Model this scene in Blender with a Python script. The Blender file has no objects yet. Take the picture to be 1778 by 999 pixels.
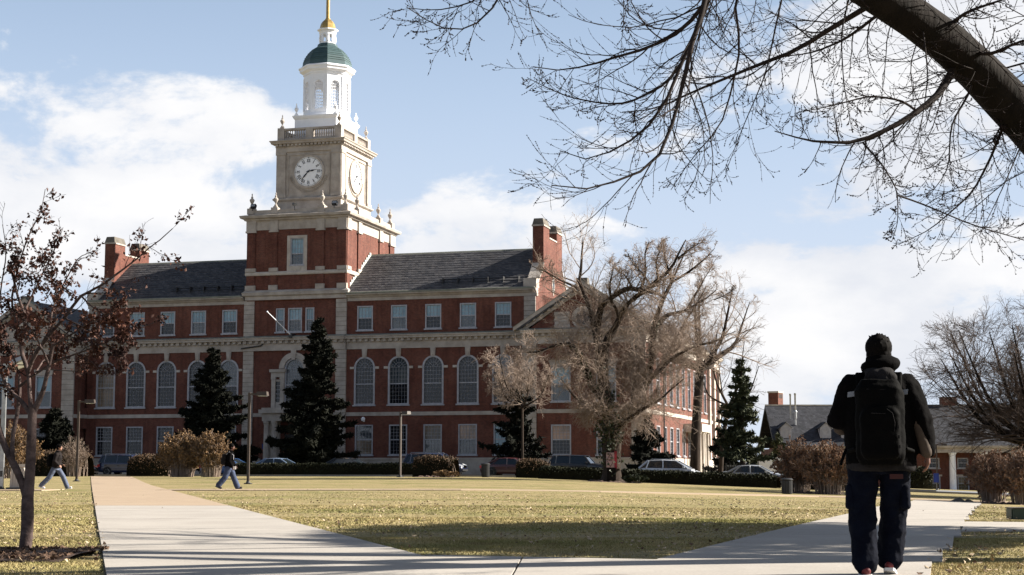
import bpy, bmesh, math, random
import numpy as np
from mathutils import Vector, Matrix

S = bpy.context.scene
COL = S.collection
R = math.radians
rnd = random.Random(7)
rng = np.random.default_rng(7)

# ------------------------------------------------------------------ camera
F, CX, CY, EYE = 2797.0, 889.0, 499.5, 0.79
PITCH = math.atan((816 - CY) / F)
cam_d = bpy.data.cameras.new('camera')
cam_d.sensor_width = 36.0
cam_d.lens = F / 1778 * 36.0
cam_d.clip_end = 6000
cam_d.clip_start = 0.05
cam = bpy.data.objects.new('camera', cam_d)
COL.objects.link(cam)
cam.location = (0, 0, EYE)
cam.rotation_euler = (R(90) + PITCH, 0, 0)
S.camera = cam
S.view_settings.view_transform = 'Standard'
S.view_settings.look = 'None'
S.view_settings.exposure = 1.62
S.view_settings.gamma = 1.0
S.cycles.max_bounces = 6
S.cycles.diffuse_bounces = 3
S.cycles.glossy_bounces = 3
S.cycles.transparent_max_bounces = 8

# ------------------------------------------------------------------ sun and sky
SUN_AZ, SUN_EL = R(8), R(29)          # angle from +X towards +Y, elevation
sd = Vector((math.cos(SUN_AZ) * math.cos(SUN_EL), math.sin(SUN_AZ) * math.cos(SUN_EL), math.sin(SUN_EL)))
sl = bpy.data.lights.new('sun', 'SUN')
sl.energy = 5.0
sl.angle = R(0.53)
sl.color = (1.0, 0.93, 0.82)
so = bpy.data.objects.new('sun', sl)
COL.objects.link(so)
so.rotation_euler = sd.to_track_quat('Z', 'Y').to_euler()
so.location = (60, 20, 60)

W = bpy.data.worlds.new('World')
S.world = W
W.use_nodes = True
nt = W.node_tree
nt.nodes.clear()


class NB:
    """small helper that wires nodes"""
    def __init__(s, nt):
        s.nt = nt

    def n(s, t, **k):
        o = s.nt.nodes.new(t)
        for a, v in k.items():
            setattr(o, a, v)
        return o

    def link(s, a, b):
        s.nt.links.new(a, b)

    def val(s, sock, v):
        if hasattr(v, 'is_output'):
            s.link(v, sock)
        else:
            sock.default_value = v

    def m(s, op, a, b=0.0, c=None, clamp=False):
        o = s.n('ShaderNodeMath', operation=op)
        o.use_clamp = clamp
        s.val(o.inputs[0], a)
        s.val(o.inputs[1], b)
        if c is not None:
            s.val(o.inputs[2], c)
        return o.outputs[0]

    def mix(s, f, a, b, blend='MIX'):
        o = s.n('ShaderNodeMix', data_type='RGBA', blend_type=blend)
        s.val(o.inputs[0], f)
        for i, v in ((6, a), (7, b)):
            if isinstance(v, (tuple, list)):
                o.inputs[i].default_value = (v[0], v[1], v[2], 1)
            else:
                s.link(v, o.inputs[i])
        return o.outputs[2]

    def noise(s, vec, scale, detail=4, rough=0.55, dist=0.0):
        o = s.n('ShaderNodeTexNoise')
        o.inputs['Scale'].default_value = scale
        o.inputs['Detail'].default_value = detail
        o.inputs['Roughness'].default_value = rough
        o.inputs['Distortion'].default_value = dist
        if vec is not None:
            s.link(vec, o.inputs['Vector'])
        return o.outputs[0]

    def ramp(s, f, a, b):
        o = s.n('ShaderNodeMapRange', interpolation_type='SMOOTHSTEP')
        s.val(o.inputs[0], f)
        o.inputs[1].default_value = a
        o.inputs[2].default_value = b
        return o.outputs[0]


def build_sky():
    b = NB(nt)
    sky = b.n('ShaderNodeTexSky', sky_type='NISHITA')
    sky.sun_disc = False
    sky.sun_elevation = SUN_EL
    sky.sun_rotation = R(90) - SUN_AZ
    sky.air_density = 1.0
    sky.dust_density = 1.6
    sky.ozone_density = 1.5
    tc = b.n('ShaderNodeTexCoord')
    sep = b.n('ShaderNodeSeparateXYZ')
    b.link(tc.outputs['Generated'], sep.inputs[0])
    x, y, z = sep.outputs
    az = b.m('ARCTAN2', x, y)
    el = b.m('ARCSINE', z)
    vec = b.n('ShaderNodeCombineXYZ')
    b.link(b.m('MULTIPLY', x, 1.0), vec.inputs[0])
    b.link(b.m('MULTIPLY', y, 1.0), vec.inputs[1])
    b.link(b.m('MULTIPLY', z, 1.9), vec.inputs[2])
    n1 = b.noise(vec.outputs[0], 8.0, 10, 0.6, 0.15)
    n1 = b.m('ADD', b.m('MULTIPLY', b.m('SUBTRACT', n1, 0.5), 1.9), 0.5)
    n2 = b.noise(vec.outputs[0], 2.6, 3, 0.5)
    # cloud banks of this sky: azimuth, elevation (radians), widths, weight
    total = None
    for px, py, sx, sy, w in SKY_BANKS:
        ca, ce = math.atan((px - CX) / 2815), math.atan((816 - py) / 2830)
        dx = b.m('MULTIPLY', b.m('SUBTRACT', az, ca), 2815 / sx)
        dy = b.m('MULTIPLY', b.m('SUBTRACT', el, ce), 2815 / sy)
        q = b.m('ADD', b.m('MULTIPLY', dx, dx), b.m('MULTIPLY', dy, dy))
        g = b.m('MULTIPLY', b.m('EXPONENT', b.m('MULTIPLY', q, -1.0)), w)
        total = g if total is None else b.m('ADD', total, g)
    total = b.m('SUBTRACT', b.m('MINIMUM', b.m('MAXIMUM', total, -0.3), 0.32), 0.08)
    dens = b.m('ADD', b.m('ADD', n1, b.m('MULTIPLY', b.m('SUBTRACT', n2, 0.5), 0.35)), total)
    cov = b.ramp(dens, 0.50, 0.70)
    # puffs: brighter where dense, greyer undersides from a second lookup
    vec2 = b.n('ShaderNodeVectorMath', operation='ADD')
    b.link(vec.outputs[0], vec2.inputs[0])
    vec2.inputs[1].default_value = (0.03, 0.0, 0.05)
    n3 = b.noise(vec2.outputs[0], 6.0, 6, 0.55, 0.2)
    shade = b.ramp(b.m('ADD', n3, b.m('MULTIPLY', dens, 0.35)), 0.55, 0.95)
    cloud = b.mix(shade, (8.6, 8.9, 9.6), (11.2, 11.1, 11.1))
    hz0 = b.ramp(el, 0.62, 0.14)
    base = b.mix(b.m('MULTIPLY', hz0, 0.85), sky.outputs[0], (5.9, 7.6, 10.2))
    hz = b.ramp(el, 0.30, 0.03)
    base = b.mix(b.m('MULTIPLY', hz, 0.7), base, (8.7, 9.4, 10.5))
    col = b.mix(b.m('MULTIPLY', cov, 0.96), base, cloud)
    col = b.mix(1.0, col, (0.6, 0.6, 0.6), 'MULTIPLY')
    bg = b.n('ShaderNodeBackground')
    bg.inputs[1].default_value = 0.05
    b.link(col, bg.inputs[0])
    out = b.n('ShaderNodeOutputWorld')
    b.link(bg.outputs[0], out.inputs[0])


SKY_BANKS = [(60, 180, 240, 80, 0.10), (400, 190, 150, 80, 0.15), (120, 340, 330, 90, 0.17), (330, 420, 280, 70, 0.22), (90, 180, 120, 60, 0.1), (215, 265, 70, 40, -0.1),
             (820, 395, 260, 58, 0.42), (1060, 425, 150, 55, 0.34), (1450, 60, 260, 140, 0.22), (1650, 330, 200, 90, 0.12),
             (1500, 495, 480, 65, 0.32), (1300, 640, 700, 110, 0.26), (889, 480, 1000, 80, 0.14), (350, 400, 420, 70, 0.12), (1620, 160, 260, 160, 0.14), (740, 170, 240, 150, -0.28), (330, 40, 260, 60, -0.25),
             (1250, 330, 200, 80, -0.22), (830, 60, 200, 90, -0.12), (600, 320, 60, 40, 0.12)]
build_sky()

# ------------------------------------------------------------------ mesh helpers


def SS(a, b, t):
    t = min(1.0, max(0.0, (t - a) / (b - a)))
    return t * t * (3 - 2 * t)


def gz(X, Y):
    """height of the ground"""
    return .28 * SS(70, 120, Y) - .036 * (math.sqrt(X * X + 4) + X - 2) / 2 * SS(10, 70, Y)


def gza(X, Y):
    s1 = np.clip((Y - 70) / 50, 0, 1)
    s2 = np.clip((Y - 10) / 60, 0, 1)
    return .28 * s1 * s1 * (3 - 2 * s1) - .036 * (np.sqrt(X * X + 4) + X - 2) / 2 * s2 * s2 * (3 - 2 * s2)


def px2x(px, d):
    return (px - CX) / 2815.0 * d


def zat(py, d):
    """height seen at picture row py at distance d"""
    return EYE + d * math.tan(PITCH + math.atan((CY - py) / F))


class MB:
    def __init__(s):
        s.v, s.f = [], []

    def add(s, vs, fs):
        o = len(s.v)
        s.v += [tuple(p) for p in vs]
        s.f += [tuple(i + o for i in f) for f in fs]
        return s

    def box(s, x0, x1, y0, y1, z0, z1):
        return s.add([(x0, y0, z0), (x1, y0, z0), (x1, y1, z0), (x0, y1, z0), (x0, y0, z1), (x1, y0, z1), (x1, y1, z1), (x0, y1, z1)],
                     [(3, 2, 1, 0), (4, 5, 6, 7), (0, 1, 5, 4), (1, 2, 6, 5), (2, 3, 7, 6), (3, 0, 4, 7)])

    def cbox(s, c, h, m=None):
        vs = [Vector((sx * h[0], sy * h[1], sz * h[2])) for sz in (-1, 1) for sx, sy in ((-1, -1), (1, -1), (1, 1), (-1, 1))]
        if m is not None:
            vs = [m @ v for v in vs]
        vs = [v + Vector(c) for v in vs]
        return s.add(vs, [(3, 2, 1, 0), (4, 5, 6, 7), (0, 1, 5, 4), (1, 2, 6, 5), (2, 3, 7, 6), (3, 0, 4, 7)])

    def prism(s, poly, axis, a0, a1):
        """poly: 2D points of the profile, extruded along axis (0,1,2) from a0 to a1"""
        def P(p, a):
            q = list(p)
            q.insert(axis, a)
            return tuple(q)
        n = len(poly)
        vs = [P(p, a0) for p in poly] + [P(p, a1) for p in poly]
        fs = [tuple(range(n))[::-1], tuple(range(n, 2 * n))]
        fs += [(i, (i + 1) % n, (i + 1) % n + n, i + n) for i in range(n)]
        return s.add(vs, fs)

    def lathe(s, prof, cx=0, cy=0, n=12, rot=0.0, cap=True, m=None):
        vs, fs = [], []
        k = len(prof)
        for r, z in prof:
            for i in range(n):
                a = rot + 2 * math.pi * i / n
                p = Vector((cx + r * math.cos(a), cy + r * math.sin(a), z))
                vs.append(m @ p if m is not None else p)
        for j in range(k - 1):
            for i in range(n):
                fs.append((j * n + i, j * n + (i + 1) % n, (j + 1) * n + (i + 1) % n, (j + 1) * n + i))
        if cap:
            fs.append(tuple(range(n))[::-1])
            fs.append(tuple((k - 1) * n + i for i in range(n)))
        return s.add(vs, fs)

    def tube(s, pts, rad, n=6, cap=True):
        pts = [Vector(p) for p in pts]
        if not hasattr(rad, '__len__'):
            rad = [rad] * len(pts)
        vs, fs = [], []
        a = None
        for i, p in enumerate(pts):
            t = (pts[min(i + 1, len(pts) - 1)] - pts[max(i - 1, 0)]).normalized()
            if a is None:
                a = t.cross(Vector((0, 0, 1)) if abs(t.z) < .9 else Vector((1, 0, 0)))
            else:
                a = a - t * a.dot(t)
            a.normalize()
            b = t.cross(a)
            for j in range(n):
                w = 2 * math.pi * j / n
                vs.append(p + (a * math.cos(w) + b * math.sin(w)) * rad[i])
        for i in range(len(pts) - 1):
            for j in range(n):
                fs.append((i * n + j, i * n + (j + 1) % n, (i + 1) * n + (j + 1) % n, (i + 1) * n + j))
        if cap:
            fs.append(tuple(range(n))[::-1])
            fs.append(tuple((len(pts) - 1) * n + j for j in range(n)))
        return s.add(vs, fs)

    def mesh(s, name, mat, smooth=False):
        me = bpy.data.meshes.new(name)
        me.from_pydata(s.v, [], s.f)
        if mat is not None:
            me.materials.append(mat)
        bm = bmesh.new()
        bm.from_mesh(me)
        bmesh.ops.recalc_face_normals(bm, faces=bm.faces[:])
        bm.to_mesh(me)
        bm.free()
        if smooth:
            me.polygons.foreach_set('use_smooth', [True] * len(me.polygons))
            try:
                me.set_sharp_from_angle(angle=R(40))
            except Exception:
                pass
        return me

    def build(s, name, mat, parent=None, smooth=False, loc=None):
        return obj(name, s.mesh(name, mat, smooth), parent, loc)


def obj(name, me, parent=None, loc=None, rz=0.0):
    o = bpy.data.objects.new(name, me)
    COL.objects.link(o)
    if parent is not None:
        o.parent = parent
    if loc is not None:
        o.location = loc
    if rz:
        o.rotation_euler = (0, 0, rz)
    return o


def npmesh(name, V, Fa, mat, smooth=False):
    V = np.asarray(V, dtype=np.float32).reshape(-1, 3)
    Fa = np.asarray(Fa, dtype=np.int32)
    me = bpy.data.meshes.new(name)
    k = Fa.shape[1]
    me.vertices.add(len(V))
    me.vertices.foreach_set('co', V.ravel())
    me.loops.add(Fa.size)
    me.loops.foreach_set('vertex_index', Fa.ravel())
    me.polygons.add(len(Fa))
    me.polygons.foreach_set('loop_start', np.arange(0, Fa.size, k, dtype=np.int32))
    me.polygons.foreach_set('loop_total', np.full(len(Fa), k, dtype=np.int32))
    if smooth:
        me.polygons.foreach_set('use_smooth', np.ones(len(Fa), dtype=bool))
    me.update(calc_edges=True)
    if mat is not None:
        me.materials.append(mat)
    return me


def thing(name, label, cat, loc=(0, 0, 0), rz=0.0, group=None):
    o = bpy.data.objects.new(name, None)
    COL.objects.link(o)
    o.location = loc
    o.rotation_euler = (0, 0, rz)
    o.empty_display_size = 0.3
    tag(o, label, cat, group)
    return o


def tag(o, label=None, cat=None, group=None, kind=None):
    if label:
        o['label'] = label
    if cat:
        o['category'] = cat
    if group:
        o['group'] = group
    if kind:
        o['kind'] = kind
    return o


def copy_tree(o, parent=None):
    c = o.copy()
    COL.objects.link(c)
    c.parent = parent
    for ch in list(o.children):
        copy_tree(ch, c)
    return c


# ------------------------------------------------------------------ materials
MATS = {}


def mat(name, col, rough=0.8, var=0.25, scale=3.0, col2=None, spec=0.4, metal=0.0, bump=0.0, bscale=None, detail=5, stretch=None, coat=0.0):
    """principled material whose colour drifts between col and col2 with two octaves of world-space noise"""
    m = bpy.data.materials.new(name)
    m.use_nodes = True
    b = NB(m.node_tree)
    p = m.node_tree.nodes['Principled BSDF']
    geo = b.n('ShaderNodeNewGeometry')
    vec = geo.outputs['Position']
    if stretch:
        mp = b.n('ShaderNodeMapping')
        mp.inputs['Scale'].default_value = stretch
        b.link(vec, mp.inputs[0])
        vec = mp.outputs[0]
    if col2 is None:
        col2 = tuple(c * (1 - var) for c in col)
        col = tuple(min(1, c * (1 + var * .6)) for c in col)
    f = b.ramp(b.noise(vec, scale, detail, 0.65), 0.3, 0.7)
    c = b.mix(f, col, col2)
    b.link(c, p.inputs['Base Color'])
    p.inputs['Roughness'].default_value = rough
    p.inputs['Specular IOR Level'].default_value = spec
    p.inputs['Metallic'].default_value = metal
    if coat:
        p.inputs['Coat Weight'].default_value = coat
        p.inputs['Coat Roughness'].default_value = 0.05
    if bump:
        bp = b.n('ShaderNodeBump')
        bp.inputs['Strength'].default_value = bump
        bp.inputs['Distance'].default_value = 0.02
        b.link(b.noise(vec, bscale or scale * 6, 4), bp.inputs['Height'])
        b.link(bp.outputs[0], p.inputs['Normal'])
    MATS[name] = m
    return m


FA = R(15.7)          # the facade is turned by this angle


def wall_vec(b):
    geo = b.n('ShaderNodeNewGeometry')
    rot = b.n('ShaderNodeVectorRotate', rotation_type='Z_AXIS')
    b.link(geo.outputs['Position'], rot.inputs['Vector'])
    rot.inputs['Angle'].default_value = FA
    sp = b.n('ShaderNodeSeparateXYZ')
    b.link(rot.outputs[0], sp.inputs[0])
    cb = b.n('ShaderNodeCombineXYZ')
    b.link(b.m('ADD', sp.outputs[0], sp.outputs[1]), cb.inputs[0])
    b.link(sp.outputs[2], cb.inputs[1])
    return cb.outputs[0], geo.outputs['Position']


def brick_mat(name, c1, c2, mortar, w, h, ms, rough=0.85, rowvar=True, spec=0.3, bump=0.3):
    m = bpy.data.materials.new(name)
    m.use_nodes = True
    b = NB(m.node_tree)
    p = m.node_tree.nodes['Principled BSDF']
    vec, pos = wall_vec(b)
    t = b.n('ShaderNodeTexBrick')
    b.link(vec, t.inputs['Vector'])
    t.inputs['Scale'].default_value = 1.0
    t.inputs['Brick Width'].default_value = w
    t.inputs['Row Height'].default_value = h
    t.inputs['Mortar Size'].default_value = ms
    t.inputs['Mortar Smooth'].default_value = 0.3
    t.inputs['Color1'].default_value = (*c1, 1)
    t.inputs['Color2'].default_value = (*c2, 1)
    t.inputs['Mortar'].default_value = (*mortar, 1)
    t.offset = 0.5
    f = b.ramp(b.noise(pos, 0.5, 6, 0.65), 0.25, 0.75)
    f2 = b.ramp(b.noise(pos, 4.0, 3, 0.6), 0.3, 0.7)
    c = b.mix(b.m('MULTIPLY', f, 0.45), t.outputs[0], b.mix(f2, c1, c2), 'MIX')
    mp = b.n('ShaderNodeMapping')
    mp.inputs['Scale'].default_value = (1.6, 1.6, 0.13)
    b.link(pos, mp.inputs[0])
    streak = b.ramp(b.noise(mp.outputs[0], 1.0, 5, 0.7), 0.42, 0.72)
    dirt = b.mix(f, (1.06, 1.06, 1.06), (0.74, 0.72, 0.7))
    dirt = b.mix(1.0, dirt, b.mix(streak, (1.08, 1.08, 1.08), (0.72, 0.7, 0.69)), 'MULTIPLY')
    c = b.mix(1.0, c, dirt, 'MULTIPLY')
    b.link(c, p.inputs['Base Color'])
    p.inputs['Roughness'].default_value = rough
    p.inputs['Specular IOR Level'].default_value = spec
    bp = b.n('ShaderNodeBump')
    bp.inputs['Strength'].default_value = bump
    bp.inputs['Distance'].default_value = 0.01
    b.link(t.outputs['Fac'], bp.inputs['Height'])
    bp.invert = True
    b.link(bp.outputs[0], p.inputs['Normal'])
    MATS[name] = m
    return m


M = MATS
brick_mat('red_brick', (0.145, 0.039, 0.024), (0.064, 0.0145, 0.0105), (0.17, 0.1, 0.075), 0.22, 0.075, 0.012)
brick_mat('slate', (0.085, 0.083, 0.087), (0.022, 0.024, 0.031), (0.01, 0.01, 0.012), 0.34, 0.17, 0.014, rough=0.6, bump=0.6)
brick_mat('slate_blue', (0.045, 0.047, 0.058), (0.014, 0.016, 0.022), (0.007, 0.007, 0.009), 0.4, 0.22, 0.014, rough=0.7, bump=0.6)
mat('stone', (0.42, 0.375, 0.335), 0.85, scale=0.9, col2=(0.28, 0.245, 0.215), bump=0.15)
mat('stone_pale', (0.47, 0.425, 0.38), 0.85, scale=1.4, col2=(0.35, 0.31, 0.27), bump=0.15)
mat('stone_dark', (0.14, 0.125, 0.105), 0.9, scale=1.2, col2=(0.07, 0.063, 0.055), bump=0.2)
mat('patina', (0.22, 0.225, 0.19), 0.8, scale=1.6, col2=(0.14, 0.145, 0.12))
mat('white_paint', (0.82, 0.83, 0.87), 0.5, scale=2.0, col2=(0.76, 0.77, 0.81))
mat('window_paint', (0.36, 0.36, 0.39), 0.55, scale=3.0, col2=(0.27, 0.27, 0.3))
mat('glass_dark', (0.006, 0.007, 0.01), 0.06, scale=.35, col2=(0.016, 0.018, 0.022), spec=0.4)  # faint drift in the colour imitates reflections in dark glass
mat('glass_sky', (0.02, 0.03, 0.04), 0.05, scale=0.5, col2=(0.09, 0.1, 0.105), spec=.7)  # paler drift in the colour imitates reflected sky and trees
mat('blind_sky_reflect', (0.24, 0.37, 0.44), 0.6, scale=.6, col2=(0.15, 0.25, 0.32), coat=0.6)  # pale blind with the blue sky reflection painted into its colour
mat('blind_warm_reflect', (0.2, 0.14, 0.09), 0.6, scale=.5, col2=(0.07, 0.06, 0.045), coat=0.6)  # brown blind with warm tree reflections painted into its colour
mat('reflect_warm', (0.4, 0.25, 0.17), 0.3, scale=.45, col2=(0.12, 0.085, 0.06), coat=0.6)  # warm reflection painted as the colour of the pane
mat('copper_green', (0.045, 0.085, 0.092), 0.55, scale=1.5, col2=(0.032, 0.064, 0.072), spec=0.4)
mat('copper_seam', (0.035, 0.075, 0.066), 0.5)
mat('gold_leaf', (0.4, 0.28, 0.1), 0.45, metal=0.6, scale=3.0, col2=(0.27, 0.19, 0.07))
mat('clock_white', (0.78, 0.79, 0.82), 0.5, var=0.05)
mat('clock_black', (0.012, 0.014, 0.02), 0.5)
mat('dark_metal', (0.02, 0.02, 0.022), 0.5, spec=0.5)
mat('grey_metal', (0.35, 0.36, 0.37), 0.4, metal=0.6)
mat('lead_flashing', (0.38, 0.4, 0.37), 0.6, scale=3)
mat('door_dark', (0.03, 0.028, 0.026), 0.6)
mat('pole_bronze', (0.045, 0.032, 0.025), 0.55, scale=5)
mat('lamp_lens', (0.7, 0.75, 0.78), 0.15, var=0.05, spec=0.6)
# ------------------------------------------------------------------ the library
BX, BY = -20.727, 156.0
lib = thing('brick_library', 'red brick library with stone trim and a white domed clock tower', 'library', (BX, BY, 0), -FA)


def lib2w(u, v):
    return (BX + math.cos(FA) * u + math.sin(FA) * v, BY - math.sin(FA) * u + math.cos(FA) * v)


def on_lib(name, mb, m, smooth=False, parent=None):
    return mb.build(name, M[m], parent or lib, smooth)


WINCACHE = {}


def arch_pts(hw, zs, n=14):
    """half circle of radius hw above spring zs, right to left"""
    return [(hw * math.cos(math.pi * i / n), zs + hw * math.sin(math.pi * i / n)) for i in range(n + 1)]


def arch_ring(mb, r0, r1, z, y0, y1, n=16, a0=0.0, a1=math.pi):
    for i in range(n):
        A, B = a0 + (a1 - a0) * i / n, a0 + (a1 - a0) * (i + 1) / n
        q = [(r0 * math.cos(A), z + r0 * math.sin(A)), (r1 * math.cos(A), z + r1 * math.sin(A)), (r1 * math.cos(B), z + r1 * math.sin(B)), (r0 * math.cos(B), z + r0 * math.sin(B))]
        mb.prism(q, 1, y0, y1)


def win_meshes(w, h, nx, nu, nl, split, arch=False, casing=0.12, muntin=0.02):
    key = (w, h, nx, nu, nl, split, arch, casing)
    if key in WINCACHE:
        return WINCACHE[key]
    hw = w / 2
    iw = hw - casing
    fr, rail, mu, ml, sill = MB(), MB(), MB(), MB(), MB()
    y0, y1 = -0.035, 0.2
    zs = h - hw if arch else h
    fr.box(-hw, -iw, y0, y1, 0, zs)
    fr.box(iw, hw, y0, y1, 0, zs)
    fr.box(-iw, iw, y0, y1, 0, casing * .7)
    if arch:
        arch_ring(fr, iw, hw, zs, y0, y1)
    else:
        fr.box(-iw, iw, y0, y1, h - casing, h)
    zr = h * split
    rail.box(-iw, iw, 0.05, 0.13, zr - 0.05, zr + 0.05)
    sill.box(-hw - 0.1, hw + 0.1, -0.14, 0.1, -0.13, 0.0)
    zb, zt = casing * .7, (h - casing)
    ym0, ym1 = 0.085, 0.12

    def grid(mb, z0, z1, nxx, nz, top_arch=False, muntin=muntin):
        for i in range(1, nxx):
            x = -iw + 2 * iw * i / nxx
            ztop = z1
            if top_arch:
                ztop = zs
            mb.box(x - muntin / 2, x + muntin / 2, ym0, ym1, z0, ztop)
        for i in range(1, nz + (1 if top_arch else 0)):
            zz = z0 + ((zs if top_arch else z1) - z0) * i / nz
            mb.box(-iw, iw, ym0 + .004, ym1 + .004, zz - muntin / 2, zz + muntin / 2)
        if top_arch:
            ir = iw * .48
            arch_ring(mb, ir - muntin / 2, ir + muntin / 2, zs, ym0, ym1, 10)
            for k in range(1, 8):
                A = math.pi * k / 8
                c, s_ = math.cos(A), math.sin(A)
                px_, pz_ = -s_ * muntin / 2, c * muntin / 2
                r0 = ir if k % 2 else 0.02
                q = [(r0 * c - px_, zs + r0 * s_ - pz_), (iw * c - px_, zs + iw * s_ - pz_), (iw * c + px_, zs + iw * s_ + pz_), (r0 * c + px_, zs + r0 * s_ + pz_)]
                mb.prism(q, 1, ym0 + .002, ym1 + .002)
    grid(mu, zr + .05, zt, nx, nu, arch)
    grid(ml, zb, zr - .05, nx, nl, muntin=.011)
    gu, gl = MB(), MB()
    if arch:
        poly = [(-iw, zr), (iw, zr)] + arch_pts(iw, zs)
        gu.prism(poly, 1, 0.125, 0.15)
    else:
        gu.box(-iw, iw, 0.125, 0.15, zr, h - casing)
    gl.box(-iw, iw, 0.125, 0.15, zb, zr)
    r = dict(frame=fr.mesh('window_frame', M['window_paint']), rail=rail.mesh('meeting_rail', M['window_paint']), mu=mu.mesh('muntins', M['window_paint']),
             ml=ml.mesh('muntins', M['window_paint']), sill=sill.mesh('sill', M['window_paint']),
             gu={}, gl={})
    for k in ('glass_dark', 'glass_sky', 'blind_sky_reflect', 'blind_warm_reflect', 'reflect_warm'):
        r['gu'][k] = gu.mesh('upper_pane', M[k])
        r['gl'][k] = gl.mesh('lower_pane', M[k])
    WINCACHE[key] = r
    return r


def window(u, v, z, spec, up='glass_dark', lo='glass_dark', rz=0.0, sill=True, parent=None):
    r = win_meshes(*spec)
    w = obj('window', r['frame'], parent or lib, (u, v, z), rz)
    obj('upper_pane', r['gu'][up], w)
    obj('lower_pane', r['gl'][lo], w)
    obj('meeting_rail', r['rail'], w)
    obj('muntin_grid', r['mu'], w)
    obj('muntin_grid', r['ml'], w)
    if sill:
        obj('sill', r['sill'], w)
    return w


def wall_sheet(mb, a0, a1, z0, z1, ops, plane, depth=0.3, axis='u', out=-1):
    """front face of a wall with real openings and their reveals. ops: (c, z, w, h, arch). axis u: wall at v=plane, axis v: wall at u=plane"""
    def P(a, z, d):
        return (a, plane - out * d, z) if axis == 'u' else (plane - out * d, a, z)
    xs = sorted({a0, a1, *[c - w / 2 for c, z, w, h, ar in ops], *[c + w / 2 for c, z, w, h, ar in ops]})
    zs = sorted({z0, z1, *[z for c, z, w, h, ar in ops], *[z + h for c, z, w, h, ar in ops]})
    for i in range(len(xs) - 1):
        for j in range(len(zs) - 1):
            xm, zm = (xs[i] + xs[i + 1]) / 2, (zs[j] + zs[j + 1]) / 2
            if any(abs(xm - c) < w / 2 and z < zm < z + h for c, z, w, h, ar in ops):
                continue
            mb.add([P(xs[i], zs[j], 0), P(xs[i + 1], zs[j], 0), P(xs[i + 1], zs[j + 1], 0), P(xs[i], zs[j + 1], 0)], [(0, 1, 2, 3)])
    for c, z, w, h, ar in ops:
        if ar:
            spr = z + h - w / 2
            arc = [(c + x, zz) for x, zz in arch_pts(w / 2, spr, 16)]
            half = len(arc) // 2
            for part, corner in ((arc[:half + 1], (c + w / 2, z + h)), (arc[half:], (c - w / 2, z + h))):
                pts = [P(*corner, 0)] + [P(*q, 0) for q in part]
                mb.add(pts, [(0, k, k + 1) for k in range(1, len(pts) - 1)])
            line = [(c + w / 2, z)] + arc + [(c - w / 2, z)]
        else:
            line = [(c + w / 2, z), (c + w / 2, z + h), (c - w / 2, z + h), (c - w / 2, z)]
        line.append(line[0])
        for k in range(len(line) - 1):
            p, q = line[k], line[k + 1]
            mb.add([P(*p, 0), P(*q, 0), P(*q, depth), P(*p, depth)], [(0, 1, 2, 3)])


RB = [6.87 + 3.45 * i for i in range(5)]
LB = [-20.8 + 3.365 * i for i in range(5)]
W3 = (1.6, 2.33, 4, 3, 3, 0.5)
WG = (1.82, 2.85, 5, 4, 4, 0.5)
WA = (2.12, 4.62, 6, 4, 5, 0.43, True, 0.17)
UL, UR = -22.9, 23.85


def ops_for(bays):
    o = []
    for c in bays:
        o += [(c, 14.12, 1.6, 2.33, False), (c, 6.95, 2.12, 4.62, True), (c, 2.2, 1.82, 2.85, False)]
    return o


for bays, a, b in ((RB, 5.0, UR), (LB, UL, -5.75)):
    mb = MB()
    wall_sheet(mb, a, b, -2.5, 17.3, ops_for(bays), 0.0)
    mb.box(a, b, 0.6, 13.0, -2.5, 17.3)
    on_lib('brick_wall', mb, 'red_brick')
wr = random.Random(3)
UPS = {0: 'blind_sky_reflect'}
for bays in (RB, LB):
    for i, c in enumerate(bays):
        window(c, 0.0, 14.12, W3, 'blind_sky_reflect' if not (bays is LB and i == 0) else 'glass_sky', 'glass_sky' if i % 2 else 'glass_dark')
        up = ['glass_dark', 'glass_sky', 'glass_dark', 'glass_dark', 'glass_sky'][i] if bays is RB else ['blind_warm_reflect', 'glass_dark', 'glass_dark', 'glass_dark', 'glass_sky'][i]
        window(c, 0.0, 6.95, WA, up, 'blind_warm_reflect' if (bays is LB and i == 0) else 'glass_dark')
        g = [('glass_sky', 'blind_warm_reflect'), ('glass_dark', 'glass_dark'), ('blind_warm_reflect', 'glass_sky'), ('reflect_warm', 'glass_sky'), ('blind_sky_reflect', 'blind_sky_reflect')][i] if bays is RB else ('glass_dark', 'glass_dark')
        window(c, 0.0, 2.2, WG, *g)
        # stone keystone and impost blocks
        mb = MB().prism([(-0.2, 11.5), (0.2, 11.5), (0.27, 12.32), (-0.27, 12.32)], 1, -0.13, -0.006)
        mb.prism([(-0.13, 11.62), (0.13, 11.62), (0.17, 12.2), (-0.17, 12.2)], 1, -0.18, -0.125)
        on_lib('keystone', mb, 'stone').location = (c, 0, 0)
        for s in (-1, 1):
            MB().box(-.2, .2, -.09, -.005, 10.38, 10.6).build('impost_block', M['stone_pale'], lib, loc=(c + s * 1.27, 0, 0))

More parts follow.
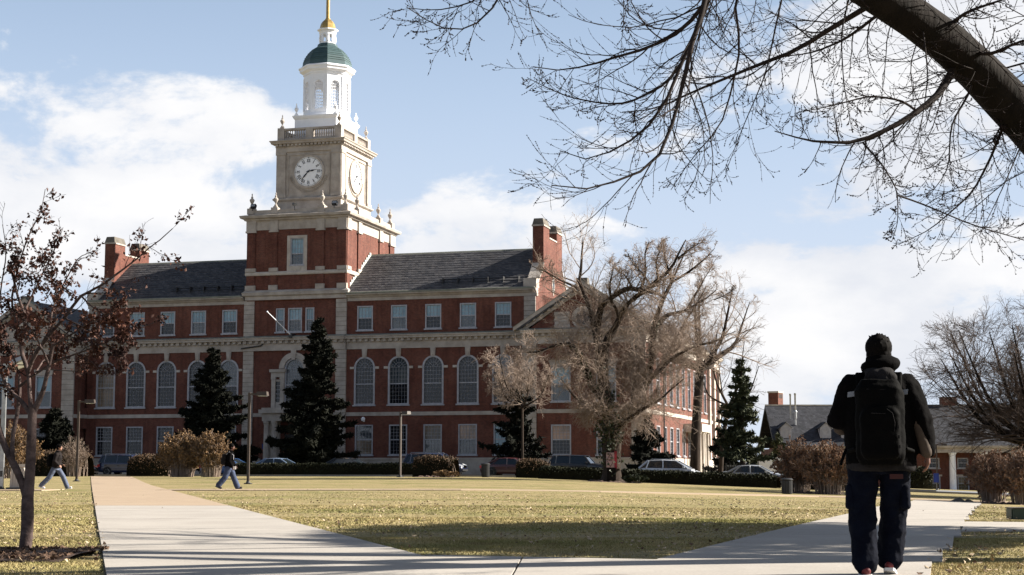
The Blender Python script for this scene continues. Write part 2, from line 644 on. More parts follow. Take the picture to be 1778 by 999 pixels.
# ---- central bay under the tower
mb = MB()
PAL = (-0.37, 7.0, 2.0, 4.55, True)
wall_sheet(mb, -4.67, 3.93, -2.5, 17.3, [(-1.92, 14.12, .92, 2.33, False), (-.37, 14.12, 1.46, 2.33, False), (1.18, 14.12, .92, 2.33, False), PAL], -0.06)
mb.box(-5.7, 4.95, 0.6, 13.0, -2.5, 17.3)
on_lib('brick_wall', mb, 'red_brick')
for c, w in ((-1.92, .92), (-.37, 1.46), (1.18, .92)):
    window(c, -0.06, 14.12, (w, 2.33, 3 if w < 1 else 4, 3, 3, 0.5), 'blind_sky_reflect', 'glass_sky')
window(-.37, -0.06, 7.0, (2.0, 4.55, 6, 5, 5, 0.43, True, 0.16), 'glass_sky', 'glass_dark')
mb = MB()
arch_ring(mb, 1.02, 1.3, 10.55, -0.3, -0.07, 20)
arch_ring(mb, 1.3, 1.56, 10.55, -0.2, -0.072, 20)
mb.prism([(-0.18, 11.4), (0.18, 11.4), (0.26, 12.3), (-0.26, 12.3)], 1, -0.36, -0.08)
on_lib('arch_moulding', mb, 'stone').location = (-.37, 0, 0)
# stone aedicules with slit windows either side of the arch
for c in (-2.0, 1.26):
    mb = MB()
    for s in (-1, 1):
        mb.box(s * .46 - .2, s * .46 + .2, -.3, -.07, 6.75, 9.5)
        mb.box(s * .46 - .24, s * .46 + .24, -.34, -.066, 9.5, 9.72)
    mb.box(-.255, .255, -.2, -.068, 6.75, 7.3)
    mb.box(-.255, .255, -.2, -.068, 9.3, 9.495)
    mb.box(-.7, .7, -.31, -.067, 9.72, 10.2)
    mb.box(-.82, .82, -.48, -.064, 10.2, 10.48)
    p_ = on_lib('aedicule', mb, 'stone')
    p_.location = (c, 0, 0)
    MB().box(-.255, .255, -.1, -.07, 7.3, 9.3).build('slit_pane', M['glass_dark'], p_)
    g = MB()
    for k in range(1, 5):
        g.box(-.255, .255, -.13, -.105, 7.3 + .4 * k - .02, 7.3 + .4 * k + .02)
    g.build('glazing_bar', M['window_paint'], p_)
# entrance porch
pt = MB()
pt.box(-3.1, 2.36, -1.35, -.065, 5.45, 6.2)
pt.box(-3.35, 2.61, -1.65, -.063, 6.2, 6.55)
pt.box(-3.1, 2.36, -1.5, -.062, 6.55, 6.72)
porch = on_lib('entrance_porch', pt, 'stone')
for u in (-2.75, -1.95, 1.2, 2.0):
    c = MB()
    c.lathe([(.36, .3), (.36, .7), (.3, .78), (.31, 1.2), (.3, 3.0), (.255, 5.05), (.3, 5.1), (.28, 5.2), (.36, 5.28), (.36, 5.44)], u, -1.0, 14)
    c.build('column', M['stone'], porch, True)
    MB().box(u - .22, u + .22, -.3, -.066, .3, 5.44).build('pilaster', M['stone'], porch)
dr = MB().box(-1.25, .5, -.12, -.068, .2, 4.2)
dr.build('entrance_door', M['door_dark'], porch)
st = MB()
for k in range(3):
    st.box(-3.6 + .2 * k, 2.9 - .2 * k, -2.6 + .35 * k, -.066, -2.5, .08 + .15 * (k))
st.build('entrance_steps', M['stone'], porch)

# ---- pilasters built of stone blocks
BLK = {}


def block_col(u0, u1, v0, v1, z0, z1, name='stone_pilaster', parent=None, step=0.44, matn='stone'):
    core = MB().box(u0 + .02, u1 - .02, v0 + .02, v1, z0, z1)
    p = on_lib(name, core, 'stone_dark', parent=parent)
    n = max(1, round((z1 - z0) / step))
    h = (z1 - z0) / n
    key = (round(u1 - u0, 2), round(v1 - v0, 2), round(h, 3), matn)
    if key not in BLK:
        bm_ = MB()
        g = .014
        e = .012
        a, d = u1 - u0, v1 - v0
        # a slightly chamfered block
        vs = [(0, e, g), (a, e, g), (a, d + .01, g), (0, d + .01, g), (0, e, h - g), (a, e, h - g), (a, d + .01, h - g), (0, d + .01, h - g), (e, 0, g + e), (a - e, 0, g + e), (a - e, 0, h - g - e), (e, 0, h - g - e)]
        bm_.add(vs, [(8, 9, 10, 11), (0, 1, 9, 8), (1, 5, 10, 9), (5, 4, 11, 10), (4, 0, 8, 11), (1, 2, 6, 5), (0, 4, 7, 3), (4, 5, 6, 7), (0, 3, 2, 1)])
        BLK[key] = bm_.mesh('stone_block', M[matn])
    for k in range(n):
        o = obj('stone_block', BLK[key], p, (u0, v0 + wr.uniform(0, .012), z0 + k * h))
    return p


for u0, u1 in ((-5.75, -4.67), (3.93, 5.0)):
    block_col(u0, u1, -.2, .0, 1.9, 12.3)
    block_col(u0, u1, -.2, .0, 13.7, 17.25)
block_col(22.72, 23.84, -.14, .5, 13.7, 16.93)
block_col(-22.85, -21.95, -.12, .5, 13.7, 16.93)


# ---- string course, cornice with dentils, eaves
def band(u0, u1, v0, v1, z0, z1, name, m='stone'):
    return on_lib(name, MB().box(u0, u1, v0, v1, z0, z1), m)


DEN = MB().box(-.15, .15, -.24, 0, -.26, 0).mesh('dentil', M['stone'])


def cornice(u0, u1, vf, z0=12.3, name='cornice', axis='u', sgn=1):
    """frieze, dentils and corona along u at wall plane vf"""
    mb = MB()
    mb.prism([(vf + .0, z0), (vf - .1, z0), (vf - .1, z0 + .62), (vf - .16, z0 + .66), (vf - .16, z0 + .68), (vf, z0 + .68)], 0, u0, u1)
    mb.prism([(vf, z0 + .68), (vf - .14, z0 + .68), (vf - .14, z0 + .95), (vf - .55, z0 + .97), (vf - .57, z0 + 1.12), (vf - .66, z0 + 1.2), (vf - .66, z0 + 1.27), (vf, z0 + 1.36)], 0, u0, u1)
    p = on_lib(name, mb, 'stone')
    top = MB().prism([(vf, z0 + 1.364), (vf - .665, z0 + 1.274), (vf - .665, z0 + 1.3), (vf, z0 + 1.46)], 0, u0, u1)
    top.build('cornice_flashing', M['patina'], p)
    n = int((u1 - u0) / .6)
    for k in range(n):
        obj('dentil', DEN, p, (u0 + (k + .5) * (u1 - u0) / n, vf - .14, z0 + .965))
    return p


cornice(5.0, 23.3, 0.0)
cornice(-22.8, -5.75, 0.0)
cornice(-5.75, 5.0, -0.2)
band(5.03, 23.4, -.07, .3, 5.9, 6.25, 'string_course')
band(-22.8, -5.78, -.07, .3, 5.9, 6.25, 'string_course')
band(-4.64, -3.4, -.13, .3, 5.9, 6.25, 'string_course')
band(2.66, 3.9, -.13, .3, 5.9, 6.25, 'string_course')
for a, b, v in ((5.03, 23.25, -.12), (-22.7, -5.78, -.12), (-5.9, -3.7, -.3), (3.0, 5.02, -.3)):
    band(a, b, v, .2, -2.5, 1.72, 'stone_plinth', 'stone')
    band(a, b, v - .06, .2, 1.725, 1.92, 'water_table', 'stone')
for a, b in ((5.05, 23.95), (-23.0, -5.8)):
    mb = MB()
    mb.prism([(.5, 16.95), (-.07, 16.95), (-.07, 17.25), (-.2, 17.3), (-.3, 17.42), (-.5, 17.5), (-.5, 17.68), (.5, 17.7)], 0, a, b)
    on_lib('eaves', mb, 'stone')
    on_lib('gutter', MB().prism([(-.42, 17.685), (-.56, 17.6), (-.58, 17.76), (-.4, 17.8)], 0, a, b - .1), 'patina')


# ---- slate roofs
def gable_roof(u0, u1, v0, v1, ze, zr):
    vm = (v0 + v1) / 2
    mb = MB()
    mb.prism([(v0, ze), (vm, zr), (v1, ze), (v1 - .3, ze - .1), (vm, zr - .3), (v0 + .3, ze - .1)], 0, u0, u1)
    # courses of slate stand proud of each other in broad steps
    n = 16
    for k in range(n):
        t0, t1 = k / n, (k + 1) / n
        va, za = v0 + (vm - v0) * t0, ze + (zr - ze) * t0
        vb, zb = v0 + (vm - v0) * t1, ze + (zr - ze) * t1
        mb.add([(u0, va, za + .045), (u1, va, za + .045), (u1, vb, zb + .012), (u0, vb, zb + .012), (u0, va, za), (u1, va, za)], [(0, 1, 2, 3), (4, 5, 1, 0)])
    r = on_lib('slate_roof', mb, 'slate')
    MB().prism([(vm - .16, zr - .08), (vm, zr + .09), (vm + .16, zr - .08)], 0, u0, u1).build('ridge', M['patina'], r)
    return r


gable_roof(5.0, 22.95, -.45, 13.4, 17.7, 22.25)
gable_roof(-21.95, -5.5, -.45, 13.4, 17.7, 22.25)
# snow rails: two thin pipes near the eaves
for a, b in ((14.0, 22.9), (-14.0, -5.6)):
    mb = MB()
    for k in range(2):
        mb.tube([(a, .55 + .5 * k, 18.55 + .33 * k), (b, .55 + .5 * k, 18.55 + .33 * k)], .03, 5)
    u = a + .5
    while u < b:
        mb.box(u - .02, u + .02, .5, 1.1, 18.3, 18.95)
        u += 1.5
    on_lib('snow_guard', mb, 'dark_metal')


# ---- end gables with twin chimneys
def end_gable(u0, u1):
    mb = MB()
    prof = [(-.02, -2.5), (-.02, 17.9), (.75, 18.35), (2.0, 19.35), (2.82, 20.3), (2.82, 23.0), (10.1, 23.0), (10.1, 20.3), (10.9, 19.35), (12.2, 18.35), (13.05, 17.9), (13.05, -2.5)]
    mb.prism(prof, 0, u0, u1)
    g = on_lib('gable_wall', mb, 'red_brick')
    for v0, v1 in ((2.8, 5.0), (8.0, 10.12)):
        ch = MB().box(u0 - .02, u1 + .02, v0 - .01, v1, 19.0, 23.95)
        c = on_lib('chimney', ch, 'red_brick')
        MB().box(u0 - .1, u1 + .1, v0 - .1, v1 + .1, 23.952, 24.1).build('chimney_band', M['stone'], c)
        cp = MB()
        a, b, d, e = u0 - .06, u1 + .06, v0 - .06, v1 + .06
        cp.add([(a, d, 24.1), (b, d, 24.1), (b, e, 24.1), (a, e, 24.1), (a + .14, d + .16, 24.72), (b - .14, d + .16, 24.72), (b - .14, e - .16, 24.72), (a + .14, e - .16, 24.72)],
               [(0, 1, 5, 4), (1, 2, 6, 5), (2, 3, 7, 6), (3, 0, 4, 7), (4, 5, 6, 7), (3, 2, 1, 0)])
        cp.build('chimney_cap', M['stone_dark'], c)
    # coping between the stacks and down both slopes
    cp = MB()
    cp.box(u0 - .06, u1 + .06, 5.02, 7.98, 23.002, 23.14)
    for q in (prof[1:5], prof[7:11]):
        sl = MB()
        for (v0, z0), (v1, z1) in zip(q, q[1:]):
            sl.prism([(v0, z0 + .005), (v1, z1 + .005), (v1, z1 + .16), (v0, z0 + .16)], 0, u0 - .08, u1 + .08)
        on_lib('gable_coping', sl, 'stone_pale', parent=g)
    on_lib('chimney_link_coping', cp, 'stone_pale', parent=g)
    MB().box(u0 - .1, u1 + .12, -.32, .75, 17.72, 18.6).build('kneeler', M['stone'], g)
    return g


end_gable(22.82, UR)
end_gable(-22.9, -21.85)
# small diamond window and sunk panels of the right gable
mb = MB()
mb.prism([(10.9 - 4.4, 17.5), (11.5 - 4.4, 18.6), (10.9 - 4.4, 19.7), (10.3 - 4.4, 18.6)], 0, UR - .02, UR + .06)
on_lib('diamond_window', mb, 'stone_pale')
mb = MB()
mb.prism([(10.9 - 4.4, 17.8), (11.28 - 4.4, 18.6), (10.9 - 4.4, 19.4), (10.52 - 4.4, 18.6)], 0, UR + .06, UR + .075)
on_lib('diamond_pane', mb, 'glass_sky')
# ------------------------------------------------------------------ clock tower
TU0, TU1, TV0, TV1 = -5.45, 4.92, -.2, 13.1
sh = MB()
wall_sheet(sh, TU0, TU1, 17.2, 24.3, [(-.18, 20.65, 1.4, 2.65, False)], TV0)
sh.box(TU0, TU1, TV0 + .32, TV1, 17.2, 24.3)
sh.add([(TU0, TV0, 17.2), (TU0, TV0 + .32, 17.2), (TU0, TV0 + .32, 24.3), (TU0, TV0, 24.3), (TU1, TV0, 17.2), (TU1, TV0 + .32, 17.2), (TU1, TV0 + .32, 24.3), (TU1, TV0, 24.3)], [(0, 1, 2, 3), (4, 5, 6, 7)])
on_lib('tower_shaft', sh, 'red_brick')
window(-.18, TV0, 20.65, (1.4, 2.65, 4, 3, 3, .42, False, .1), 'blind_sky_reflect', 'glass_sky')
sr = MB()
sr.box(-1.22, -.88, TV0 - .1, TV0 + .1, 19.9, 23.55)
sr.box(.52, .86, TV0 - .1, TV0 + .1, 19.9, 23.55)
sr.box(-.88, .52, TV0 - .1, TV0 + .1, 23.3, 23.55)
sr.box(-.88, .52, TV0 - .1, TV0 + .1, 19.9, 20.62)
sr.box(-.55, .19, TV0 - .14, TV0 - .09, 20.05, 20.5)
on_lib('window_surround', sr, 'stone_pale')
PILF = [(-5.5, -4.62), (-3.0, -2.28), (1.92, 2.64), (4.16, 4.97)]
PILS = [(-.2, .6), (2.7, 3.5), (8.7, 9.5), (11.8, 13.12)]
BELTS = [(17.3, 18.22, 18.72), (19.7, 20.05, 20.42)]
for a, b in PILF:
    MB().box(a, b, TV0 - .13, TV0 + .1, 17.3, 24.25).build('brick_pilaster', M['red_brick'], lib)
    for z0, z1, z2 in BELTS:
        MB().box(a - .1, b + .1, TV0 - .22, TV0 + .12, z1 + .002, z2).build('pilaster_base', M['stone'], lib)
    mb = MB().box(a - .06, b + .06, TV0 - .2, TV0 + .1, 24.1, 25.16)
    mb.box(a - .12, b + .12, TV0 - .25, TV0 + .1, 23.95, 24.12)
    on_lib('pilaster_capital', mb, 'stone')
for a, b in PILS:
    lo = MB().box(TU1 - .1, TU1 + .13, a, b, 17.3, 24.25)
    on_lib('brick_pilaster', lo, 'red_brick')
    mb = MB().box(TU1 - .1, TU1 + .2, a - .06, b + .06, 24.1, 25.16)
    mb.box(TU1 - .1, TU1 + .25, a - .12, b + .12, 23.95, 24.12)
    on_lib('pilaster_capital', mb, 'stone')
    MB().box(TU1 - .12, TU1 + .22, a - .1, b + .1, 20.052, 20.42).build('pilaster_base', M['stone'], lib)


def ring(u0, u1, v0, v1, e, z0, z1, name, m='stone', parent=None):
    """a square collar standing e proud of the walls"""
    return on_lib(name, MB().box(u0 - e, u1 + e, v0 - e, v1 + e, z0, z1), m, parent=parent)


def moulding(u0, u1, v0, v1, prof, name, m='stone'):
    """square stepped cornice: prof of (projection, z) from bottom to top"""
    mb = MB()
    vs, fs = [], []
    for e, z in prof:
        vs += [(u0 - e, v0 - e, z), (u1 + e, v0 - e, z), (u1 + e, v1 + e, z), (u0 - e, v1 + e, z)]
    k = len(prof)
    for j in range(k - 1):
        for i in range(4):
            fs.append((j * 4 + i, j * 4 + (i + 1) % 4, j * 4 + 4 + (i + 1) % 4, j * 4 + 4 + i))
    fs += [(3, 2, 1, 0), tuple((k - 1) * 4 + i for i in range(4))]
    mb.add(vs, fs)
    return on_lib(name, mb, m)


moulding(TU0, TU1, TV0, TV1, [(.15, 17.28), (.15, 17.62), (.36, 17.72), (.4, 17.95), (.42, 18.0), (.14, 18.24), (.02, 18.25)], 'belt_course')
moulding(TU0, TU1, TV0, TV1, [(.02, 19.68), (.15, 19.7), (.19, 19.8), (.19, 19.95), (.12, 20.06), (.02, 20.06)], 'belt_course', 'stone_pale')
moulding(TU0, TU1, TV0, TV1, [(.05, 24.2), (.06, 25.0), (.12, 25.1), (.3, 25.16), (.34, 25.3), (.6, 25.36), (.68, 25.55), (.68, 25.62), (.3, 25.72)], 'tower_cornice')
pp = MB()
pe = .02
pp.box(TU0 - pe, TU1 + pe, TV0 - pe, TV0 + .5, 25.70, 26.2)
pp.box(TU1 - .5, TU1 + pe, TV0 + .5, TV1 + pe, 25.70, 26.2)
pp.box(TU0 - pe, TU0 + .5, TV0 + .5, TV1 + pe, 25.70, 26.2)
pp.box(TU0 + .5, TU1 - .5, TV1 - .5, TV1 + pe, 25.70, 26.2)
on_lib('parapet', pp, 'stone')

URN = [(.16, 0), (.16, .16), (.07, .22), (.06, .34), (.13, .42), (.24, .66), (.25, .76), (.18, .84), (.1, .9), (.12, 1.0), (.05, 1.12), (.045, 1.24), (.07, 1.3), (.0, 1.42)]


def urn_mesh(m, s, key):
    if key not in BLK:
        mb = MB()
        mb.lathe([(r * s, z * s) for r, z in URN], 0, 0, 12)
        mb.box(-.2 * s, .2 * s, -.2 * s, .2 * s, -.14 * s, .001)
        BLK[key] = mb.mesh('urn', M[m], True)
    return BLK[key]


for u, v in ((TU0 + .25, TV0 + .25), (-2.65, TV0 + .25), (2.28, TV0 + .25), (TU1 - .2, TV0 + .22), (TU1 - .2, 3.1), (TU1 - .2, 9.1), (TU1 - .2, 12.6), (TU0 + .25, 12.6)):
    ped = MB().box(-.36, .36, -.36, .36, -.6, 0).build('urn_pedestal', M['stone'], lib, loc=(u, v, 26.42))
    obj('urn', urn_mesh('stone', 1.0, 'urn_s'), ped, (0, 0, .14))

# stepped stone plinth and clock stage
CU0, CU1, CV0, CV1 = -3.75, 3.05, 2.75, 10.85
CUM, CVM = -.35, 6.8
moulding(CU0, CU1, CV0, CV1, [(.18, 25.6), (.18, 26.3), (.12, 26.36), (.12, 27.45), (.2, 27.5), (.34, 27.62), (.34, 27.76), (.12, 27.86), (.02, 27.86)], 'clock_stage_plinth')
on_lib('clock_stage', MB().box(CU0, CU1, CV0, CV1, 27.6, 33.5), 'stone')
for a, b in ((CU0 - .06, CU0 + .92), (CU1 - .92, CU1 + .06)):
    mb = MB().box(a, b, CV0 - .14, CV0 + .02, 27.86, 32.5)
    mb.box(a - .06, b + .06, CV0 - .2, CV0 + .02, 27.861, 28.15)
    mb.box(a - .06, b + .06, CV0 - .2, CV0 + .02, 32.2, 32.5)
    on_lib('stone_pilaster', mb, 'stone')
for a, b in ((CV0 - .06, CV0 + .95), (CV1 - .95, CV1 + .06)):
    mb = MB().box(CU1 - .02, CU1 + .14, a, b, 27.86, 32.5)
    mb.box(CU1 - .02, CU1 + .2, a - .06, b + .06, 27.861, 28.15)
    mb.box(CU1 - .02, CU1 + .2, a - .06, b + .06, 32.2, 32.5)
    on_lib('stone_pilaster', mb, 'stone')
# raised frames of the clock panels
mb = MB()
for a, b, c, d in ((-2.62, -2.5, 28.1, 32.25), (1.8, 1.92, 28.1, 32.25)):
    mb.box(a, b, CV0 - .08, CV0 + .01, c, d)
mb.box(-2.5, 1.8, CV0 - .08, CV0 + .01, 32.13, 32.25)
on_lib('panel_frame', mb, 'stone')
mb = MB()
for a in (3.98, 9.5):
    mb.box(CU1 - .01, CU1 + .08, a, a + .12, 28.1, 32.25)
mb.box(CU1 - .01, CU1 + .08, 4.1, 9.5, 32.13, 32.25)
on_lib('panel_frame', mb, 'stone')
moulding(CU0, CU1, CV0, CV1, [(.02, 32.45), (.14, 32.5), (.14, 32.95), (.22, 33.0), (.22, 33.02)], 'frieze')
moulding(CU0, CU1, CV0, CV1, [(.15, 33.02), (.2, 33.26), (.52, 33.3), (.56, 33.45), (.66, 33.55), (.66, 33.62), (.1, 33.75)], 'clock_stage_cornice')
dm = MB().box(-.13, .13, -.2, 0, -.2, 0).mesh('dentil', M['stone'])
for k in range(17):
    obj('dentil', dm, lib, (CU0 + .05 + k * (CU1 - CU0 - .1) / 16, CV0 - .2, 33.27))
for k in range(20):
    obj('dentil', dm, lib, (CU1 + .2, CV0 + .05 + k * (CV1 - CV0 - .1) / 19, 33.27)).rotation_euler = (0, 0, R(90))

# balustrade
BZ0, BZ1 = 33.72, 34.95
bu0, bu1, bv0, bv1 = CU0 + .02, CU1 - .02, CV0 + .02, CV1 - .02
bal = MB()
bal.box(bu0, bu1, bv0, bv0 + .34, BZ0, BZ0 + .22)
bal.box(bu1 - .34, bu1, bv0 + .34, bv1, BZ0, BZ0 + .22)
bal.box(bu0, bu0 + .34, bv0 + .34, bv1, BZ0, BZ0 + .22)
bal.box(bu0 - .03, bu1 + .03, bv0 - .03, bv0 + .38, BZ1 - .2, BZ1)
bal.box(bu1 - .38, bu1 + .03, bv0 + .38, bv1, BZ1 - .2, BZ1)
bal.box(bu0 - .03, bu0 + .38, bv0 + .38, bv1, BZ1 - .2, BZ1)
balp = on_lib('balustrade', bal, 'stone')
BP = [(.1, 0), (.1, .06), (.05, .1), (.09, .28), (.085, .4), (.045, .62), (.06, .72), (.1, .76), (.1, .82)]
bm_ = MB()
for u in np.arange(bu0 + .75, bu1 - .7, .245):
    if abs(u - CUM) > .45:
        bm_.lathe([(r, z + BZ0 + .215) for r, z in BP], u, bv0 + .17, 6, cap=False)
for v in np.arange(bv0 + .75, bv1 - .7, .245):
    if abs(v - CVM) > .45:
        bm_.lathe([(r, z + BZ0 + .215) for r, z in BP], bu1 - .17, v, 6, cap=False)
        bm_.lathe([(r, z + BZ0 + .215) for r, z in BP], bu0 + .17, v, 6, cap=False)
o = bm_.build('baluster', M['stone'], balp, True)
o['kind'] = 'stuff'
for u, v in ((bu0 + .3, bv0 + .3), (bu1 - .3, bv0 + .3), (bu1 - .3, bv1 - .3), (bu0 + .3, bv1 - .3)):
    MB().box(u - .36, u + .36, v - .36, v + .36, BZ0, BZ1 + .06).build('corner_pier', M['stone'], balp)
    obj('urn', urn_mesh('stone', .92, 'urn_t'), balp, (u, v, BZ1 + .19))
for u, v, a, b in ((CUM, bv0 + .17, .4, .22), (bu1 - .17, CVM, .22, .4)):
    MB().box(u - a, u + a, v - b, v + b, BZ0, BZ1 - .19).build('middle_pier', M['stone'], balp)

# ---- clocks
NUM = ['XII', 'I', 'II', 'III', 'IIII', 'V', 'VI', 'VII', 'VIII', 'IX', 'X', 'XI']


def clock(loc, rz):
    rad = 1.5
    c = MB()
    c.lathe([(rad, .0), (rad, .07), (0.001, .075)], 0, 0, 48, m=Matrix.Rotation(R(90), 4, 'X'))
    clk = obj('clock', c.mesh('clock_face', M['clock_white']), lib, loc, rz)
    rg = MB()
    arch_ring(rg, rad, rad + .2, 0, -.12, .02, 48, 0, 2 * math.pi)
    rg.build('stone_ring', M['stone'], clk)
    # the laurel wreath carved below the dial
    wl = MB()
    for k in range(23):
        A = R(195 + 150 * k / 22)
        for q in (0, 1):
            rr = rad + .42 + .14 * q
            ca = A + .03 * (1 if q else -1)
            t = Vector((-math.sin(ca), 0, math.cos(ca))) * .12 + Vector((math.cos(ca), 0, math.sin(ca))) * (.05 if q else -.05)
            p = Vector((rr * math.cos(ca), -.04, rr * math.sin(ca)))
            n = Vector((-t.z, 0, t.x)) * .35
            wl.add([p - t, p + n + Vector((0, -.05, 0)), p + t, p - n], [(0, 1, 2, 3)])
            wl.add([p - t + Vector((0, .05, 0)), p + t + Vector((0, .05, 0)), p + t, p - t], [(0, 1, 2, 3)])
    o = wl.build('laurel_wreath', M['stone'], clk)
    tk = MB()
    for k in range(60):
        A = 2 * math.pi * k / 60
        w, l = (.05, .1) if k % 5 == 0 else (.028, .06)
        m = Matrix.Rotation(-A, 3, 'Y')
        tk.cbox(m @ Vector((0, -.085, rad - .1)), (w, .006, l * .5), m)
    tk.build('minute_track', M['clock_black'], clk)
    for i, s in enumerate(NUM):
        A = 2 * math.pi * i / 12
        nm = MB()
        ws = {'I': .085, 'V': .17, 'X': .17}
        tot = sum(ws[ch] for ch in s) + .02 * (len(s) - 1)
        x = -tot / 2
        H_ = .17
        for ch in s:
            w = ws[ch]
            cx_ = x + w / 2
            if ch == 'I':
                nm.box(cx_ - .027, cx_ + .027, -.09, -.08, -H_, H_)
                nm.box(cx_ - .045, cx_ + .045, -.092, -.082, H_ - .025, H_)
                nm.box(cx_ - .045, cx_ + .045, -.092, -.082, -H_, -H_ + .025)
            elif ch == 'V':
                nm.prism([(cx_ - .085, H_), (cx_ - .025, H_), (cx_ + .03, -H_), (cx_ - .02, -H_)], 1, -.09, -.08)
                nm.prism([(cx_ + .05, H_), (cx_ + .085, H_), (cx_ + .01, -H_), (cx_ - .02, -H_)], 1, -.093, -.081)
            else:
                nm.prism([(cx_ - .085, H_), (cx_ - .03, H_), (cx_ + .085, -H_), (cx_ + .03, -H_)], 1, -.09, -.08)
                nm.prism([(cx_ + .05, H_), (cx_ + .085, H_), (cx_ - .05, -H_), (cx_ - .085, -H_)], 1, -.093, -.081)
            x += w + .02
        n_ = nm.build('numeral', M['clock_black'], clk)
        n_.matrix_basis = Matrix.Rotation(A, 4, 'Y') @ Matrix.Translation((0, 0, rad - .4))

    def hand(name, ang, L, w, y):
        h = MB()
        h.prism([(-w * .5, -.22), (w * .5, -.22), (w * .45, .18), (w, L * .42), (w * .9, L * .55), (w * .3, L * .72), (.012, L), (-.012, L), (-w * .3, L * .72), (-w * .9, L * .55), (-w, L * .42), (-w * .45, .18)], 1, y - .012, y)
        h.build(name, M['clock_black'], clk).matrix_basis = Matrix.Rotation(ang, 4, 'Y')
    hand('hour_hand', R(79), .92, .085, -.11)
    hand('minute_hand', R(222), 1.22, .075, -.13)
    MB().lathe([(.1, .07), (.1, .15), (.0, .16)], 0, 0, 14, m=Matrix.Rotation(R(90), 4, 'X')).build('hand_boss', M['clock_black'], clk)
    return clk


clock((CUM, CV0 - .002, 30.42), 0)
clock((CU1 + .002, CVM, 30.42), R(90))

# ---- white wooden lantern
LU, LV = -.28, 7.05
LB0, LB1 = 2.25, 2.95
moulding(LU - LB0, LU + LB0, LV - LB1, LV + LB1, [(.1, 33.7), (.1, 34.6), (.0, 34.65), (.0, 36.1), (.06, 36.14), (.16, 36.3), (.2, 36.42), (.2, 36.48), (.0, 36.52)], 'lantern_base', 'white_paint')
for du in (-1, 1):
    for dv in (-1, 1):
        obj('urn', urn_mesh('white_paint', .85, 'urn_w'), lib, (LU + du * (LB0 - .12), LV + dv * (LB1 - .12), 36.62))


def oct_stage(name, apo, z0, z1, ow, oz0, oz1, th, grid=True):
    """eight wall panels, each with a real arched opening, and corner strips"""
    s = 2 * apo * math.tan(R(22.5))
    stage = MB()
    spr = oz1 - ow / 2
    for k in range(8):
        rot = Matrix.Translation((LU, LV, 0)) @ Matrix.Rotation(R(45 * k), 4, 'Z')
        pm = MB()
        hs = s / 2
        for y in (-apo, -apo + th):
            w_ = hs if y == -apo else hs - th * math.tan(R(22.5))
            a = [(-w_, z0), (w_, z0), (w_, oz0), (-w_, oz0)]
            pm.add([(x, y, z) for x, z in a], [(0, 1, 2, 3)])
            for sg in (-1, 1):
                pm.add([(sg * w_, y, oz0), (sg * ow / 2, y, oz0), (sg * ow / 2, y, spr), (sg * w_, y, spr)], [(0, 1, 2, 3)])
                pm.add([(sg * w_, y, z1), (sg * w_, y, spr)] + [(sg * x, y, z) for x, z in arch_pts(ow / 2, spr, 12)[:7]] + [(0, y, z1)], [tuple(range(10))])
        line = [(ow / 2, oz0)] + arch_pts(ow / 2, spr, 12) + [(-ow / 2, oz0)]
        line.append(line[0])
        for (x0, a0), (x1, a1) in zip(line, line[1:]):
            pm.add([(x0, -apo, a0), (x1, -apo, a1), (x1, -apo + th, a1), (x0, -apo + th, a0)], [(0, 1, 2, 3)])
        # raised architrave and sunk panel edges
        arch_ring(pm, ow / 2, ow / 2 + .1, spr, -apo - .04, -apo + .01, 10)
        for sg in (-1, 1):
            pm.box(sg * (ow / 2 + .05) - .05, sg * (ow / 2 + .05) + .05, -apo - .04, -apo + .01, oz0, spr)
        for sg in (-1, 1):
            pm.box(sg * (hs - .09) - .1, sg * (hs - .09) + .1, -apo - .05, -apo + .02, z0 + .5, z1 - .5)
        me = pm.mesh(name, M['white_paint'])
        p_ = obj(name, me, lib)
        p_.matrix_basis = rot
        if grid:
            g = MB()
            for i in range(1, 4):
                x = -ow / 2 + ow * i / 4
                g.box(x - .022, x + .022, -apo + .1, -apo + .14, oz0, spr + math.sqrt(max(0, (ow / 2) ** 2 - x * x)))
            nz = 9
            for i in range(1, nz):
                z = oz0 + (oz1 - oz0) * i / nz
                hw = ow / 2 if z < spr else math.sqrt(max(.0001, (ow / 2) ** 2 - (z - spr) ** 2))
                g.box(-hw, hw, -apo + .103, -apo + .143, z - .022, z + .022)
            g.build('window_lattice', M['white_paint'], p_)
    return s


def octl(name, prof, m, smooth=False):
    f_ = 1 / math.cos(R(22.5))
    return on_lib(name, MB().lathe([(r * f_, z) for r, z in prof], LU, LV, 8, R(22.5)), m, smooth)


octl('lantern_plinth', [(2.3, 36.5), (2.3, 36.85), (2.22, 36.9)], 'white_paint')
oct_stage('lantern_wall', 2.2, 36.86, 41.3, .92, 37.35, 40.3, .28)
octl('lantern_cornice', [(2.2, 41.02), (2.28, 41.05), (2.28, 41.2), (2.36, 41.25), (2.6, 41.42), (2.62, 41.62), (2.72, 41.72), (2.72, 41.85), (2.36, 42.0)], 'white_paint')
dome = octl('green_dome', [(2.36, 41.95), (2.36, 42.1), (2.3, 42.5), (2.14, 42.98), (1.86, 43.46), (1.5, 43.86), (1.15, 44.1), (.98, 44.25), (.92, 44.5)], 'copper_green')
f_ = 1 / math.cos(R(22.5))
sm = MB()
dp = [(2.3, 42.5), (2.24, 42.72), (2.14, 42.98), (2.02, 43.2), (1.86, 43.46), (1.69, 43.66), (1.5, 43.86), (1.15, 44.1)]
for r, z in dp:
    sm.lathe([((r - .02) * f_, z - .02), ((r + .035) * f_, z - .012), ((r + .03) * f_, z + .012), ((r - .03) * f_, z + .02)], LU, LV, 8, R(22.5), cap=False)
sm.build('dome_seam', M['copper_seam'], dome)
oct_stage('cupola_wall', .78, 44.3, 45.75, .3, 44.68, 45.5, .1, grid=False)
